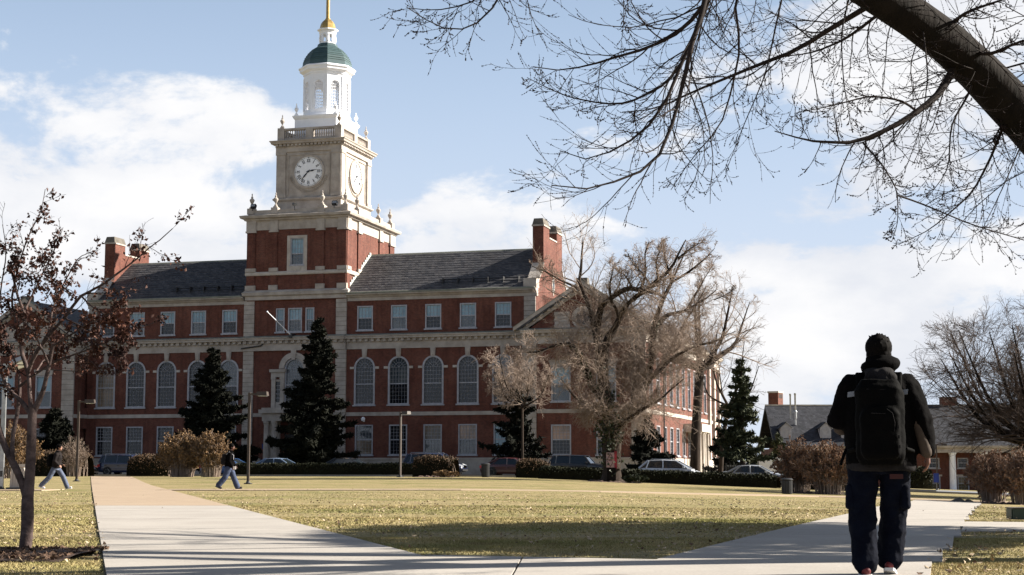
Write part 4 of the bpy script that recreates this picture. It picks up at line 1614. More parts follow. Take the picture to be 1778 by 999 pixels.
def grow(P, Rr, m, lenf, ang, k, up0=0., up1=0., wig=.15, tmin=.15, tmax=1., rfac=.6, rmin=.002, angv=.35, absl=None, rmax=None, bias=None):
    N, K, _ = P.shape
    plen = np.linalg.norm(np.diff(P, axis=1), axis=2).sum(1)
    t = tmin + (tmax - tmin) * (np.arange(m)[None, :] + rng.random((N, m))) / m
    f = t * (K - 1.001)
    i0 = f.astype(int)
    fr = (f - i0)[..., None]
    ar = np.arange(N)[:, None]
    A, B = P[ar, i0], P[ar, i0 + 1]
    pos = A * (1 - fr) + B * fr
    tan = B - A
    tan /= np.linalg.norm(tan, axis=-1, keepdims=True) + 1e-9
    r_at = Rr[ar, i0] * (1 - fr[..., 0]) + Rr[ar, i0 + 1] * fr[..., 0]
    prp = rng.standard_normal(tan.shape)
    if bias is not None:
        prp += np.array(bias)
    prp -= tan * (prp * tan).sum(-1, keepdims=True)
    prp /= np.linalg.norm(prp, axis=-1, keepdims=True) + 1e-9
    a = (ang + angv * rng.standard_normal(t.shape))[..., None]
    d = tan * np.cos(a) + prp * np.sin(a)
    L = (plen[:, None] if absl is None else absl) * lenf * (1.15 - .65 * t) * (.55 + .75 * rng.random(t.shape))
    L = np.broadcast_to(L, t.shape)
    M_ = N * m
    pos, d, L, r_at = pos.reshape(M_, 3), d.reshape(M_, 3), L.reshape(M_), r_at.reshape(M_)
    out = np.empty((M_, k, 3))
    out[:, 0] = pos
    seg = (L / (k - 1))[:, None]
    cur = d.copy()
    wv = rng.standard_normal((M_, 3)) * wig * .5
    for j in range(1, k):
        cur = cur + wv + wig * rng.standard_normal((M_, 3)) * .7
        cur[:, 2] += (up0 + (up1 - up0) * j / (k - 1))
        cur /= np.linalg.norm(cur, axis=1, keepdims=True) + 1e-9
        out[:, j] = out[:, j - 1] + cur * seg
    r0 = np.maximum(r_at * rfac, rmin)
    if rmax:
        r0 = np.minimum(r0, rmax)
    rr = r0[:, None] * np.linspace(1, .3, k)[None, :]
    return out, np.maximum(rr, rmin)


def tubes(P, Rr, n=3):
    N, k, _ = P.shape
    T = np.empty_like(P)
    T[:, 1:-1] = P[:, 2:] - P[:, :-2]
    T[:, 0] = P[:, 1] - P[:, 0]
    T[:, -1] = P[:, -1] - P[:, -2]
    T /= np.linalg.norm(T, axis=2, keepdims=True) + 1e-9
    av = T.mean(1)
    ref = np.where(np.abs(av[:, 2:3]) > .8 * np.linalg.norm(av, axis=1, keepdims=True), np.array([[1., .2, 0]]), np.array([[0., 0, 1.]]))
    A = np.cross(T, ref[:, None, :])
    A /= np.linalg.norm(A, axis=2, keepdims=True) + 1e-9
    B = np.cross(T, A)
    w = 2 * np.pi * np.arange(n) / n
    V = P[:, :, None, :] + Rr[:, :, None, None] * (A[:, :, None, :] * np.cos(w)[None, None, :, None] + B[:, :, None, :] * np.sin(w)[None, None, :, None])
    base = (np.arange(N) * k * n)[:, None, None] + (np.arange(k - 1) * n)[None, :, None]
    j = np.arange(n)[None, None, :]
    j2 = (np.arange(n)[None, None, :] + 1) % n
    Fq = np.stack([base + j, base + j2, base + n + j2, base + n + j], -1).reshape(-1, 4)
    return V.reshape(-1, 3), Fq


def merge(parts):
    Vs, Fs, o = [], [], 0
    for v, f in parts:
        Vs.append(v)
        Fs.append(f + o)
        o += len(v)
    return np.concatenate(Vs), np.concatenate(Fs)


def rough_limbs(P, Rr, n, amp=.12):
    """woody surface: tubes with uneven radius"""
    v, f = tubes(P, Rr, n)
    return v, f


def bark(name, c, c2, scale=6.0, stretch=(1, 1, .25), bump=0.9):
    return mat(name, c, 0.95, scale=scale, col2=c2, bump=bump, bscale=scale * 3, spec=0.15, stretch=stretch)


bark('bark_dark', (0.012, 0.009, 0.0075), (0.005, 0.004, 0.0033))
bark('bark_brown', (0.045, 0.033, 0.026), (0.017, 0.0125, 0.01), 3.0)
bark('bark_smooth', (0.11, 0.08, 0.073), (0.045, 0.032, 0.03), 9.0, (1, 1, 1.4), .5)
mat('twig_dark', (0.028, 0.02, 0.018), 0.9, scale=2, col2=(0.016, 0.012, 0.011), spec=.2)
mat('twig_brown', (0.32, 0.25, 0.205), 0.9, scale=.6, col2=(0.17, 0.13, 0.105), spec=.2)
mat('twig_grey', (0.085, 0.062, 0.052), 0.9, scale=.6, col2=(0.045, 0.034, 0.029), spec=.2)
mat('bud_brown', (0.03, 0.016, 0.016), 0.8, scale=9)
mat('needles_dark', (0.007, 0.008, 0.0035), 0.9, scale=1.2, col2=(0.003, 0.004, 0.002), spec=.2)
mat('needles_mid', (0.055, 0.06, 0.027), 0.8, scale=1.0, col2=(0.018, 0.024, 0.012), spec=.2)
mat('hedge_green', (0.022, 0.024, 0.009), 0.8, scale=1.5, col2=(0.01, 0.012, 0.006), spec=.2)
mat('hedge_brown', (0.11, 0.066, 0.037), 0.85, scale=1.5, col2=(0.045, 0.03, 0.017), spec=.2)
mat('shrub_gold', (0.27, 0.17, 0.085), 0.85, scale=1.2, col2=(0.11, 0.068, 0.037), spec=.2)
mat('shrub_rust', (0.3, 0.175, 0.105), 0.85, scale=1.2, col2=(0.12, 0.068, 0.046), spec=.2)
mat('oak_leaf', (0.095, 0.033, 0.016), 0.7, scale=3, col2=(0.025, 0.01, 0.009), spec=.3)
mat('ivy_leaf', (0.03, 0.04, 0.013), 0.6, scale=3, col2=(0.012, 0.017, 0.007), spec=.4)
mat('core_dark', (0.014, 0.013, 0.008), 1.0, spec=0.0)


def sample_on(P, Rr, per, tmin=.1):
    """random points along polylines"""
    N, K, _ = P.shape
    t = tmin + (1 - tmin) * rng.random((N, per))
    f = t * (K - 1.001)
    i0 = f.astype(int)
    fr = (f - i0)[..., None]
    ar = np.arange(N)[:, None]
    return (P[ar, i0] * (1 - fr) + P[ar, i0 + 1] * fr).reshape(-1, 3)


def bud_faces(pts, s):
    """little three-sided buds"""
    n = len(pts)
    d = rng.standard_normal((n, 3))
    d /= np.linalg.norm(d, axis=1, keepdims=True)
    q = np.cross(d, rng.standard_normal((n, 3)))
    q /= np.linalg.norm(q, axis=1, keepdims=True) + 1e-9
    r = np.cross(d, q)
    ss = (s * (.6 + .8 * rng.random(n)))[:, None]
    v = np.stack([pts - d * ss, pts + (q * .55) * ss, pts + d * ss, pts - q * .55 * ss, pts + r * .55 * ss, pts - r * .55 * ss], 1)
    i = np.arange(n)[:, None] * 6
    f = np.concatenate([i + np.array([[0, 1, 2, 3]]), i + np.array([[0, 4, 2, 5]])])
    return v.reshape(-1, 3), f


def tree_obj(name, label, base, parts, group=None):
    """parts: list of (part name, V, F, material, smooth); geometry in world coordinates"""
    t = thing(name, label, 'tree', tuple(base), 0, group)
    for nm, V, Fa, m, sm in parts:
        obj(nm, npmesh(nm, np.asarray(V) - np.array(base), Fa, M[m], sm), t)
    return t


# ------------------------------------------------------------------ the big tree overhead
def big_tree():
    base = np.array([7.1, 14.7, gz(7.1, 14.7)])
    D = 13.0
    S1 = [([base + (0, 0, -.3), (7.05, 14.7, .6), (6.9, 14.65, 1.4), (6.2, 14.35, 2.35), (5.2, 13.9, 3.05), P3(1778, 205, 13.5), P3(1655, 79, 13.0), P3(1540, 0, 12.5), P3(1400, -85, 12.1), P3(1250, -150, 11.8), P3(1050, -210, 11.5), P3(800, -260, 11.2)], .46, .1)]
    S2 = [([(6.9, 14.7, 1.2), (7.0, 15.2, 3.0), (6.6, 16.5, 5.6), (6.0, 18.5, 8.5), (5.2, 20.0, 11.0)], .33, .07),
          ([(7.0, 14.7, 1.0), (7.7, 14.6, 3.0), (8.8, 14.2, 5.5), (10.0, 13.0, 8.0), (11, 12.0, 10.0)], .33, .07),
          ([(6.7, 16.2, 5.0), (5.0, 18.0, 7.2), (2.6, 20.0, 9.3), (0.2, 21.5, 11.0)], .2, .05),
          ([(6.9, 15.4, 3.6), (6.0, 13.5, 6.0), (4.6, 12.4, 8.0), (2.6, 11.5, 9.6)], .2, .05),
          ([(8.4, 14.3, 4.8), (9.5, 16.5, 7.5), (10.2, 18.5, 9.5)], .18, .05),
          ([(7.0, 15.1, 2.8), (8.5, 17.5, 5.0), (9.6, 20.5, 7.2), (10.0, 22.5, 8.6)], .2, .05)]
    d = 12.2
    vis = [
        ([P3(1236, -158, 11.7), P3(1228, 0, 11.6), P3(1205, 60, 11.5), P3(1190, 130, 11.4), P3(1164, 230, 11.3), P3(1136, 288, 11.2), P3(1064, 318, 11.1), P3(1008, 332, 11.0), P3(958, 322, 10.9)], .045, .007),
        ([P3(1262, -148, 11.8), P3(1228, 12, 11.7), P3(1184, 108, 11.7), P3(1156, 180, 11.6), P3(1120, 228, 11.6), P3(1064, 264, 11.5), P3(1000, 282, 11.5), P3(972, 262, 11.4)], .04, .006),
        ([P3(1190, 100, 11.7), P3(1156, 146, 11.9), P3(1104, 174, 12), P3(1072, 182, 12.1), P3(1032, 178, 12.1), P3(984, 168, 12.2), P3(936, 146, 12.2), P3(915, 135, 12.2)], .02, .005),
        ([P3(1300, -130, 12.0), P3(1220, 16, 12.2), P3(1176, 60, 12.3), P3(1120, 86, 12.3), P3(1080, 96, 12.4), P3(1024, 114, 12.5), P3(968, 124, 12.5), P3(925, 116, 12.5)], .04, .006),
        ([P3(1100, -195, 11.5), P3(1082, -20, 11.5), P3(1084, 30, 11.5), P3(1080, 68, 11.5)], .012, .004),
        ([P3(940, -235, 11.3), P3(868, 0, 11.2), P3(840, 32, 11.2), P3(812, 52, 11.1), P3(772, 54, 11.1), P3(745, 38, 11.1), P3(705, 12, 11)], .022, .005),
        ([P3(920, -240, 11.3), P3(850, -10, 11.4), P3(800, 12, 11.5), P3(750, 20, 11.5), P3(710, 14, 11.6)], .02, .005),
        ([P3(1530, -8, 12.5), P3(1504, 14, 12.6), P3(1440, 51, 12.8), P3(1384, 88, 13.0), P3(1324, 110, 13.1), P3(1278, 129, 13.2), P3(1200, 161, 13.3), P3(1140, 190, 13.4), P3(1080, 195, 13.4)], .042, .007),
        ([P3(1668, 95, 13), P3(1651, 129, 13), P3(1633, 161, 12.9), P3(1601, 189, 12.8), P3(1550, 221, 12.7), P3(1486, 249, 12.6), P3(1407, 246, 12.5), P3(1345, 228, 12.4)], .062, .007),
        ([P3(1499, 249, 12.6), P3(1532, 286, 12.4), P3(1559, 332, 12.3), P3(1559, 391, 12.2), P3(1548, 420, 12.2)], .014, .004),
        ([P3(1545, 5, 12.6), P3(1522, 28, 12.9), P3(1467, 69, 13.2), P3(1412, 92, 13.5), P3(1350, 100, 13.7)], .03, .006),
        ([P3(1700, 110, 13.1), P3(1684, 161, 13.1), P3(1651, 216, 13.0), P3(1647, 295, 12.9), P3(1610, 345, 12.8)], .02, .004),
        ([P3(1760, 190, 13.5), P3(1743, 216, 13.6), P3(1720, 276, 13.6), P3(1688, 336, 13.7), P3(1614, 400, 13.7), P3(1560, 425, 13.7)], .024, .004),
        ([P3(1640, 50, 12.9), P3(1680, 20, 12.6), P3(1740, 0, 12.4), P3(1800, -20, 12.2)], .03, .006),
        ([P3(1690, 90, 13.1), P3(1720, 95, 12.7), P3(1778, 69, 12.4), P3(1840, 60, 12.2)], .035, .008),
        ([P3(1750, 188, 13.5), P3(1737, 222, 13.4), P3(1724, 244, 13.35)], .018, .01),
        ([P3(1560, 340, 12.3), P3(1596, 352, 12.4), P3(1688, 391, 12.6), P3(1778, 417, 12.8), P3(1850, 440, 13)], .012, .005),
        ([P3(1590, 192, 12.8), P3(1568, 175, 12.7), P3(1513, 166, 12.6), P3(1440, 185, 12.5), P3(1385, 196, 12.4)], .018, .005),
        ([P3(1330, -115, 12.0), P3(1273, 0, 12.0), P3(1287, 83, 12.1), P3(1269, 161, 12.2), P3(1255, 216, 12.2), P3(1200, 276, 12.2), P3(1165, 330, 12.2)], .022, .005),
        ([P3(1480, -30, 12.4), P3(1460, 60, 12.0), P3(1465, 150, 11.8), P3(1480, 230, 11.8)], .014, .004),
        ([P3(1380, -95, 12.1), P3(1350, 30, 12.6), P3(1330, 130, 12.8), P3(1290, 220, 12.9), P3(1260, 300, 12.9)], .016, .004),
        ([P3(1600, 30, 12.7), P3(1612, 130, 12.4), P3(1600, 220, 12.2), P3(1570, 300, 12.1)], .012, .004),
        ([P3(1830, 130, 13.6), P3(1778, 240, 13.0), P3(1740, 330, 12.8), P3(1700, 410, 12.7)], .018, .004),
    ]
    vis = [(a, b * .62, c * .55) for a, b, c in vis]
    p1, r1 = limbs(S1, 26)
    r1[0] = np.interp(np.linspace(0, 1, 26), [0, .12, .3, .5, .62, .8, 1], [.5, .4, .33, .192, .168, .12, .06])
    p2, r2 = limbs(S2, 14)
    pv, rv = limbs(vis, 14)
    # trunk with uneven bark
    trunkV, trunkF = [], []
    tv, tf = tubes(p1, r1, 18)
    tv = tv + (np.sin(tv * 23.0) * np.sin(tv[:, [1, 2, 0]] * 17.0)) * .012
    tv2, tf2 = tubes(p2, r2, 12)
    tv2 = tv2 + (np.sin(tv2 * 19.0)) * .008
    knobs = []
    for px, py, s in ((1640, 50, .04),):
        c = P3(px, py, 13.0)
        a, f = tubes(np.array([[c + (0, 0, -.08), c, c + (.02, 0, .05), c + (.03, 0, .09)]]), np.array([[.1, .09, .06, .01]]), 8)
        knobs.append((a, f))
    TV, TF = merge([(tv, tf), (tv2, tf2)] + knobs)
    # visible drooping branches: three orders of twigs, tips curving up
    kw = dict(wig=.12, rmin=.0014)
    b1, q1 = grow(pv, rv, 15, .34, .75, 10, -.06, .10, tmin=.14, rfac=.5, rmax=.0065, **kw)
    b2, q2 = grow(b1, q1, 7, .46, .62, 7, -.05, .16, tmin=.12, rfac=.6, rmax=.0032, **kw)
    b3, q3 = grow(pv, rv, 16, .0, .9, 7, -.03, .18, tmin=.15, rfac=.4, rmax=.004, absl=.55 / .0001 * .0001, wig=.16, rmin=.0022) if False else grow(pv, rv, 26, .16, .9, 7, -.03, .16, tmin=.1, rfac=.3, rmax=.003, **kw)
    # sprouts from the main limb itself
    sp, sq = grow(p1, r1, 46, .0, 1.2, 10, -.08, .14, tmin=.42, tmax=1, rfac=.06, rmax=.01, rmin=.003, wig=.16, absl=1.0) if False else grow(p1, r1, 52, .12, 1.2, 10, -.08, .12, tmin=.42, tmax=1, rfac=.05, rmax=.006, rmin=.0022, wig=.16)
    sp2, sq2 = grow(sp, sq, 7, .5, .7, 7, -.03, .16, rfac=.6, rmax=.003, **kw)
    crown = [tubes(pv, rv, 7), tubes(b1, q1, 4), tubes(b2, q2, 3), tubes(b3, q3, 3), tubes(sp, sq, 4), tubes(sp2, sq2, 3)]
    # upper crown above the picture: coarser
    u1, w1 = grow(p2, r2, 9, .5, .8, 8, .06, .02, tmin=.4, rfac=.4, rmin=.012, rmax=.05, wig=.15, bias=(0, 0, 2.0))
    u2, w2 = grow(u1, w1, 6, .5, .75, 7, -.02, .03, tmin=.2, rfac=.6, rmin=.008, wig=.16)
    u3, w3 = grow(u2, w2, 6, .55, .75, 5, -.03, .04, tmin=.15, rfac=.6, rmin=.006, wig=.18)
    crown += [tubes(u1, w1, 5), tubes(u2, w2, 3), tubes(u3, w3, 3)]
    CV_, CF_ = merge(crown)
    pts = np.concatenate([sample_on(b2, q2, 7, .25), sample_on(b3, q3, 6, .25), sample_on(sp2, sq2, 6, .25), sample_on(b1, q1, 8, .4)])
    bv, bf = bud_faces(pts, .007)
    tree_obj('elm_tree', 'huge dark bare tree whose thick limb and drooping budded twigs reach over the scene', base,
             [('trunk', TV, TF, 'bark_dark', True), ('crown', CV_, CF_, 'twig_dark', False), ('buds', bv, bf, 'bud_brown', False)])


big_tree()


# ------------------------------------------------------------------ young oak with brown leaves
def young_oak():
    d = 15.85
    q = lambda x, y, dd=0.0: P3(x, y, d + dd)
    base = np.array([px2x(45, d), d, gz(px2x(45, d), d)])
    T = [
        ([base + (0, 0, -.1), q(46, 935), q(48, 900), q(47, 868), q(51, 840), q(54, 782), q(56, 725), q(57, 705)], .072, .038),
        ([q(48, 872), q(40, 845), q(30, 818), q(22, 803), q(10, 780, .05), q(0, 755, .1), q(-14, 700, .15), q(-30, 640, .2)], .04, .024),
        ([q(23, 806), q(21, 790), q(23, 756, .1), q(31, 717, .15), q(35, 678, .2), q(34, 652, .25)], .024, .015),
        ([q(56, 722), q(62, 708), q(75, 678, -.05), q(83, 647, -.1), q(86, 634, -.1), q(92, 600, -.15)], .03, .018),
        ([q(56, 716), q(53, 704), q(51, 673, .1), q(49, 647, .1), q(38, 615, .15), q(36, 590, .2), q(45, 564, .2), q(42, 540, .2), q(32, 520, .2), q(17, 462, .2)], .026, .011),
        ([q(53, 720), q(49, 712), q(29, 689, .1), q(8, 668, .2), q(0, 634, .2), q(-10, 600, .2)], .024, .012),
        ([q(49, 645, .1), q(61, 615), q(69, 602), q(83, 588, -.1), q(93, 572, -.1), q(112, 553, -.15), q(128, 529, -.2), q(139, 514, -.2), q(160, 505, -.25), q(196, 482, -.3), q(232, 454, -.35), q(252, 437, -.4), q(280, 414, -.45), q(300, 398, -.5)], .022, .004),
        ([q(36, 670, .2), q(65, 647, .1), q(91, 629, 0), q(125, 618, -.1), q(170, 600, -.2), q(230, 575, -.3), q(268, 560, -.3)], .014, .004),
        ([q(27, 561, .2), q(18, 520, .2), q(30, 470, .2), q(50, 406, .2), q(73, 364, .2), q(79, 328, .2)], .013, .003),
        ([q(83, 588, -.1), q(92, 532, 0), q(112, 490, .1), q(134, 448, .1), q(168, 434, .1)], .013, .003),
        ([q(0, 634, .2), q(-5, 560, .2), q(2, 500, .2), q(12, 440, .1), q(5, 390, .1)], .013, .003),
        ([q(42, 540, .2), q(62, 500, .3), q(85, 455, .3), q(100, 420, .3), q(110, 395, .3)], .012, .003),
        ([q(69, 602), q(95, 560, -.3), q(100, 515, -.4), q(85, 470, -.5), q(60, 430, -.5)], .011, .003),
        ([q(92, 600, -.15), q(120, 585, -.3), q(150, 562, -.4), q(185, 550, -.5), q(215, 530, -.5)], .011, .003),
        ([q(139, 514, -.2), q(170, 540, -.3), q(205, 560, -.4), q(228, 590, -.4)], .009, .003),
        ([q(112, 553, -.15), q(160, 575, -.2), q(200, 610, -.2), q(212, 640, -.2)], .009, .003),
        ([q(60, 650, 0), q(80, 620, .3), q(110, 600, .4), q(150, 620, .5), q(175, 645, .5)], .009, .003),
        ([q(86, 634, -.1), q(70, 600, -.3), q(50, 565, -.5), q(20, 540, -.6), q(-10, 510, -.6)], .012, .003),
        ([q(34, 652, .25), q(20, 610, .3), q(0, 580, .4), q(-30, 540, .4)], .011, .003),
    ]
    p, r = limbs(T, 16)
    r[0] = np.interp(np.linspace(0, 1, 16), [0, .06, .2, .36, .5, 1], [.085, .066, .062, .064, .052, .042])
    v, f = tubes(p, r, 10)
    v = v + np.sin(v * 31.0) * .0035
    b1, q1 = grow(p[4:], r[4:], 12, .26, .75, 8, .03, .05, tmin=.2, rfac=.5, rmax=.006, rmin=.0018, wig=.14)
    b2, q2 = grow(b1, q1, 5, .5, .7, 6, .02, .04, tmin=.2, rfac=.6, rmax=.003, rmin=.0015, wig=.16)
    cv, cf = merge([tubes(b1, q1, 4), tubes(b2, q2, 3)])
    pts = np.concatenate([sample_on(b2, q2, 5, .2), sample_on(b1, q1, 8, .2)])
    # leaves hang in tufts and are thicker in the lower crown
    z = pts[:, 2]
    tuft = np.sin(pts[:, 0] * 6 + 1.0) * np.sin(pts[:, 2] * 7) * np.sin(pts[:, 1] * 5 + pts[:, 0] * 3)
    keep = rng.random(len(pts)) < np.clip(.5 + .5 * tuft - .32 * np.clip((z - 2.5) / .9, 0, 1), .05, 1)
    pts = pts[keep]
    pts = np.repeat(pts, 2, 0) + rng.standard_normal((len(pts) * 2, 3)) * .022
    pts[:, 2] -= .015
    lv, lf = leaf_quads(pts, .027, flat=0, aspect=1.5, curl=.35)
    tree_obj('young_oak_tree', 'young forked tree with brown dead leaves in the mulch by the left path', base,
             [('trunk', v, f, 'bark_smooth', True), ('crown', cv, cf, 'twig_dark', False), ('leaves', lv, lf, 'oak_leaf', False)])


young_oak()


# ------------------------------------------------------------------ ivy-clad bare tree in front of the right pavilion
def ivy_tree():
    d = 104.0
    q = lambda x, y, dd=0.0: P3(x, y, d + dd)
    base = np.array([px2x(1063, d), d, gz(px2x(1063, d), d)])
    T = [
        ([base + (0, 0, -.3), q(1063, 815), q(1062, 790), q(1063, 765), q(1068, 735)], .95, .7),
        ([q(1066, 745), q(1056, 715, -.5), q(1050, 675, -.5), q(1044, 630), q(1037, 580, .5), q(1024, 531, 1), q(1009, 506, 1.3), q(1002, 481, 1.5), q(1011, 455, 1.8), q(1008, 425, 2), q(1012, 410, 2)], .6, .05),
        ([q(1046, 645), q(1053, 590, -.5), q(1075, 555, -1), q(1088, 530, -1), q(1110, 510, -1), q(1141, 490, -1.5), q(1156, 478, -1.5), q(1176, 445, -2), q(1190, 415, -2)], .42, .06),
        ([q(1036, 570), q(1046, 530, -1), q(1073, 506, -1.5), q(1097, 500, -2), q(1119, 506, -2), q(1141, 507, -1.5), q(1156, 516, -1)], .3, .14),
        ([q(1070, 740), q(1095, 712, .5), q(1119, 674, 1), q(1132, 634, 1), q(1131, 603, 1), q(1135, 575, 1), q(1144, 544, 1), q(1155, 513, 1), q(1165, 490, 1), q(1178, 460, 1.5), q(1195, 430, 2)], .5, .06),
        ([q(1135, 575, 1), q(1158, 547, 1.5), q(1189, 542, 2), q(1220, 520, 2.5), q(1245, 505, 2.5)], .24, .04),
        ([q(1100, 700), q(1105, 660, 1), q(1114, 620, 1.5), q(1111, 604, 1.5), q(1097, 604, 1.5), q(1096, 618, 1.5)], .3, .08),
        ([q(1052, 700, -.5), q(1030, 672, -1), q(1012, 632, -1.5), q(1003, 606, -2), q(986, 596, -2), q(960, 602, -2.5), q(939, 613, -2.5), q(915, 613, -3)], .34, .06),
        ([q(1009, 506, 1.3), q(985, 492, 1), q(965, 480, .5), q(945, 470, 0), q(925, 462, 0)], .14, .03),
        ([q(1120, 672, 1), q(1152, 630, 2), q(1175, 585, 2.5), q(1200, 545, 3), q(1225, 500, 3)], .2, .04),
        ([q(1122, 670, 1), q(1165, 622, 0), q(1200, 604, -1), q(1242, 595, -1), q(1275, 575, -1)], .18, .04),
        ([q(1075, 555, -1), q(1062, 525, -2), q(1058, 490, -2.5), q(1066, 455, -3)], .16, .03),
        ([q(1110, 512, -1), q(1120, 475, -1), q(1118, 445, -1), q(1125, 420, -1)], .16, .03),
        ([q(1145, 490, -1.5), q(1140, 455, -2), q(1150, 425, -2.5)], .14, .03),
        ([q(1165, 490, 1), q(1200, 470, .5), q(1225, 450, 0), q(1240, 430, 0)], .14, .03),
        ([q(1075, 740), q(1110, 715, -2), q(1150, 690, -3), q(1185, 660, -3.5)], .25, .05),
        ([q(1060, 735), q(1030, 710, -2), q(1000, 690, -3), q(975, 660, -3)], .2, .05),
        ([q(1165, 490, 1), q(1156, 455, 1), q(1152, 418, 1)], .13, .03),
        ([q(1176, 450, -2), q(1200, 432, -2), q(1222, 420, -2)], .12, .03),
        ([q(1130, 498, -1), q(1105, 465, -1), q(1090, 440, -1)], .12, .03),
        ([q(1100, 502, -2), q(1085, 475, -2), q(1072, 470, -2)], .12, .03),
        ([q(1195, 535, 2), q(1225, 480, 2), q(1240, 455, 2)], .12, .03),
        ([q(1240, 520, 2.5), q(1262, 512, 2.5), q(1275, 500, 2.5)], .05, .02),
    ]
    T = [T[0]] + [(a, b * .72, c * .6) for a, b, c in T[1:]]
    p, r = limbs(T, 14)
    r[0] = np.interp(np.linspace(0, 1, 14), [0, .15, .4, 1], [1.0, .66, .56, .6])
    v, f = tubes(p, r, 9)
    v = v + np.sin(v * 3.1 + np.sin(v[:, [2, 0, 1]] * 2)) * .06
    b1, q1 = grow(p[1:], r[1:], 15, .36, .75, 9, .06, .03, tmin=.3, rfac=.4, rmax=.055, rmin=.014, wig=.2)
    b2, q2 = grow(b1, q1, 9, .5, .65, 6, .04, .02, tmin=.15, rfac=.5, rmax=.02, rmin=.009, wig=.2)
    b3, q3 = grow(b2, q2, 5, .75, .6, 5, .02, -.02, tmin=.12, rfac=.6, rmax=.010, rmin=.0065, wig=.22)
    # dense pale sprouts about the lower stems
    low = [1, 2, 4, 6, 7, 9, 10, 15, 16]
    s1, w1 = grow(p[low], r[low], 46, .0, 1.0, 6, .04, .03, tmin=.05, tmax=.62, rfac=.12, rmax=.024, rmin=.012, wig=.22, absl=2.6) if False else grow(p[low], r[low], 46, .27, 1.0, 6, .06, -.05, tmin=.08, tmax=.66, rfac=.12, rmax=.024, rmin=.011, wig=.24)
    s2, w2 = grow(s1, w1, 9, .7, .65, 5, .03, -.08, tmin=.12, rfac=.6, rmax=.010, rmin=.007, wig=.25)
    s3, w3 = grow(s2, w2, 4, .6, .65, 4, .0, -.06, tmin=.15, rfac=.6, rmax=.008, rmin=.0065, wig=.25)
    cv, cf = merge([tubes(b1, q1, 4), tubes(b2, q2, 3), tubes(b3, q3, 3)])
    sv, sf = merge([tubes(s1, w1, 3), tubes(s2, w2, 3), tubes(s3, w3, 3)])
    # ivy
    idx = [0, 1, 4, 7]
    n = 520
    pts = []
    for i in idx:
        t = (rng.random(n) ** 1.1) * (.6 if i else 1.0)
        fidx = t * 12.9
        i0 = fidx.astype(int)
        c = p[i][i0] + (p[i][i0 + 1] - p[i][i0]) * (fidx - i0)[:, None]
        a = rng.standard_normal((n, 3))
        a /= np.linalg.norm(a, axis=1, keepdims=True)
        pts.append((c + a * (r[i][i0] * 1.08)[:, None])[(c[:, 2] > 2.4)])
    pts = np.concatenate(pts)
    # the big ivy mass low on the trunk
    m = rng.standard_normal((900, 3)) * np.array([.42, .5, 1.1]) + P3(1056, 745, d - .4)
    pts = np.concatenate([pts, m])
    iv, if_ = leaf_quads(pts, .17, aspect=1.2)
    t = tree_obj('ivy_tree', 'broad bare tree with ivy on its stems and a painted panel low on its trunk', base,
                 [('trunk', v, f, 'bark_brown', True), ('crown', cv, cf, 'twig_brown', False), ('sprouts', sv, sf, 'twig_brown', False), ('ivy', iv, if_, 'ivy_leaf', False)])
    return t, base


ivy, ivy_base = ivy_tree()
# ------------------------------------------------------------------ generic bare trees
def bare_tree(name, label, px, d, H, spread, lean=0.0, seed=1, nl=7, fork=.3, tr=.35, twig='twig_grey', barkm='bark_brown', dens=1.0, up=.03, gather=None):
    global rng
    keep = rng
    rng = np.random.default_rng(seed)
    x = px2x(px, d)
    base = np.array([x, d, gz(x, d)])
    top = base + np.array([lean, 0, H * fork])
    T = [([base + (0, 0, -.3), base + np.array([lean * .3, 0, H * fork * .5]), top], tr, tr * .75)]
    for i in range(nl):
        a = 2 * np.pi * (i + .5 * rng.random()) / nl
        s = spread * (.55 + .6 * rng.random())
        h = H * (.72 + .33 * rng.random())
        e = base + np.array([lean + math.cos(a) * s, math.sin(a) * s, h])
        mid = top * .55 + e * .45 + np.array([math.cos(a) * s * .22, math.sin(a) * s * .22, -H * .05])
        T.append(([top + (0, 0, -.2 * rng.random()), mid, e], tr * (.4 + .2 * rng.random()), .03))
    p, r = limbs(T, 12)
    v, f = tubes(p, r, 8)
    v = v + np.sin(v * 3.1) * tr * .05
    b1, q1 = grow(p[1:], r[1:], int(11 * dens), .48, .75, 8, up, up, tmin=.2, rfac=.42, rmax=.06, rmin=.014, wig=.17)
    b2, q2 = grow(b1, q1, int(8 * dens), .52, .65, 6, up, up * .5, tmin=.12, rfac=.5, rmax=.022, rmin=.009, wig=.18)
    b3, q3 = grow(b2, q2, 7, .65, .6, 4, up * .5, 0, tmin=.12, rfac=.6, rmax=.010, rmin=.0065, wig=.2)
    cv, cf = merge([tubes(b1, q1, 4), tubes(b2, q2, 3), tubes(b3, q3, 3)])
    rng = keep
    return tree_obj(name, label, base, [('trunk', v, f, barkm, True), ('crown', cv, cf, twig, False)])


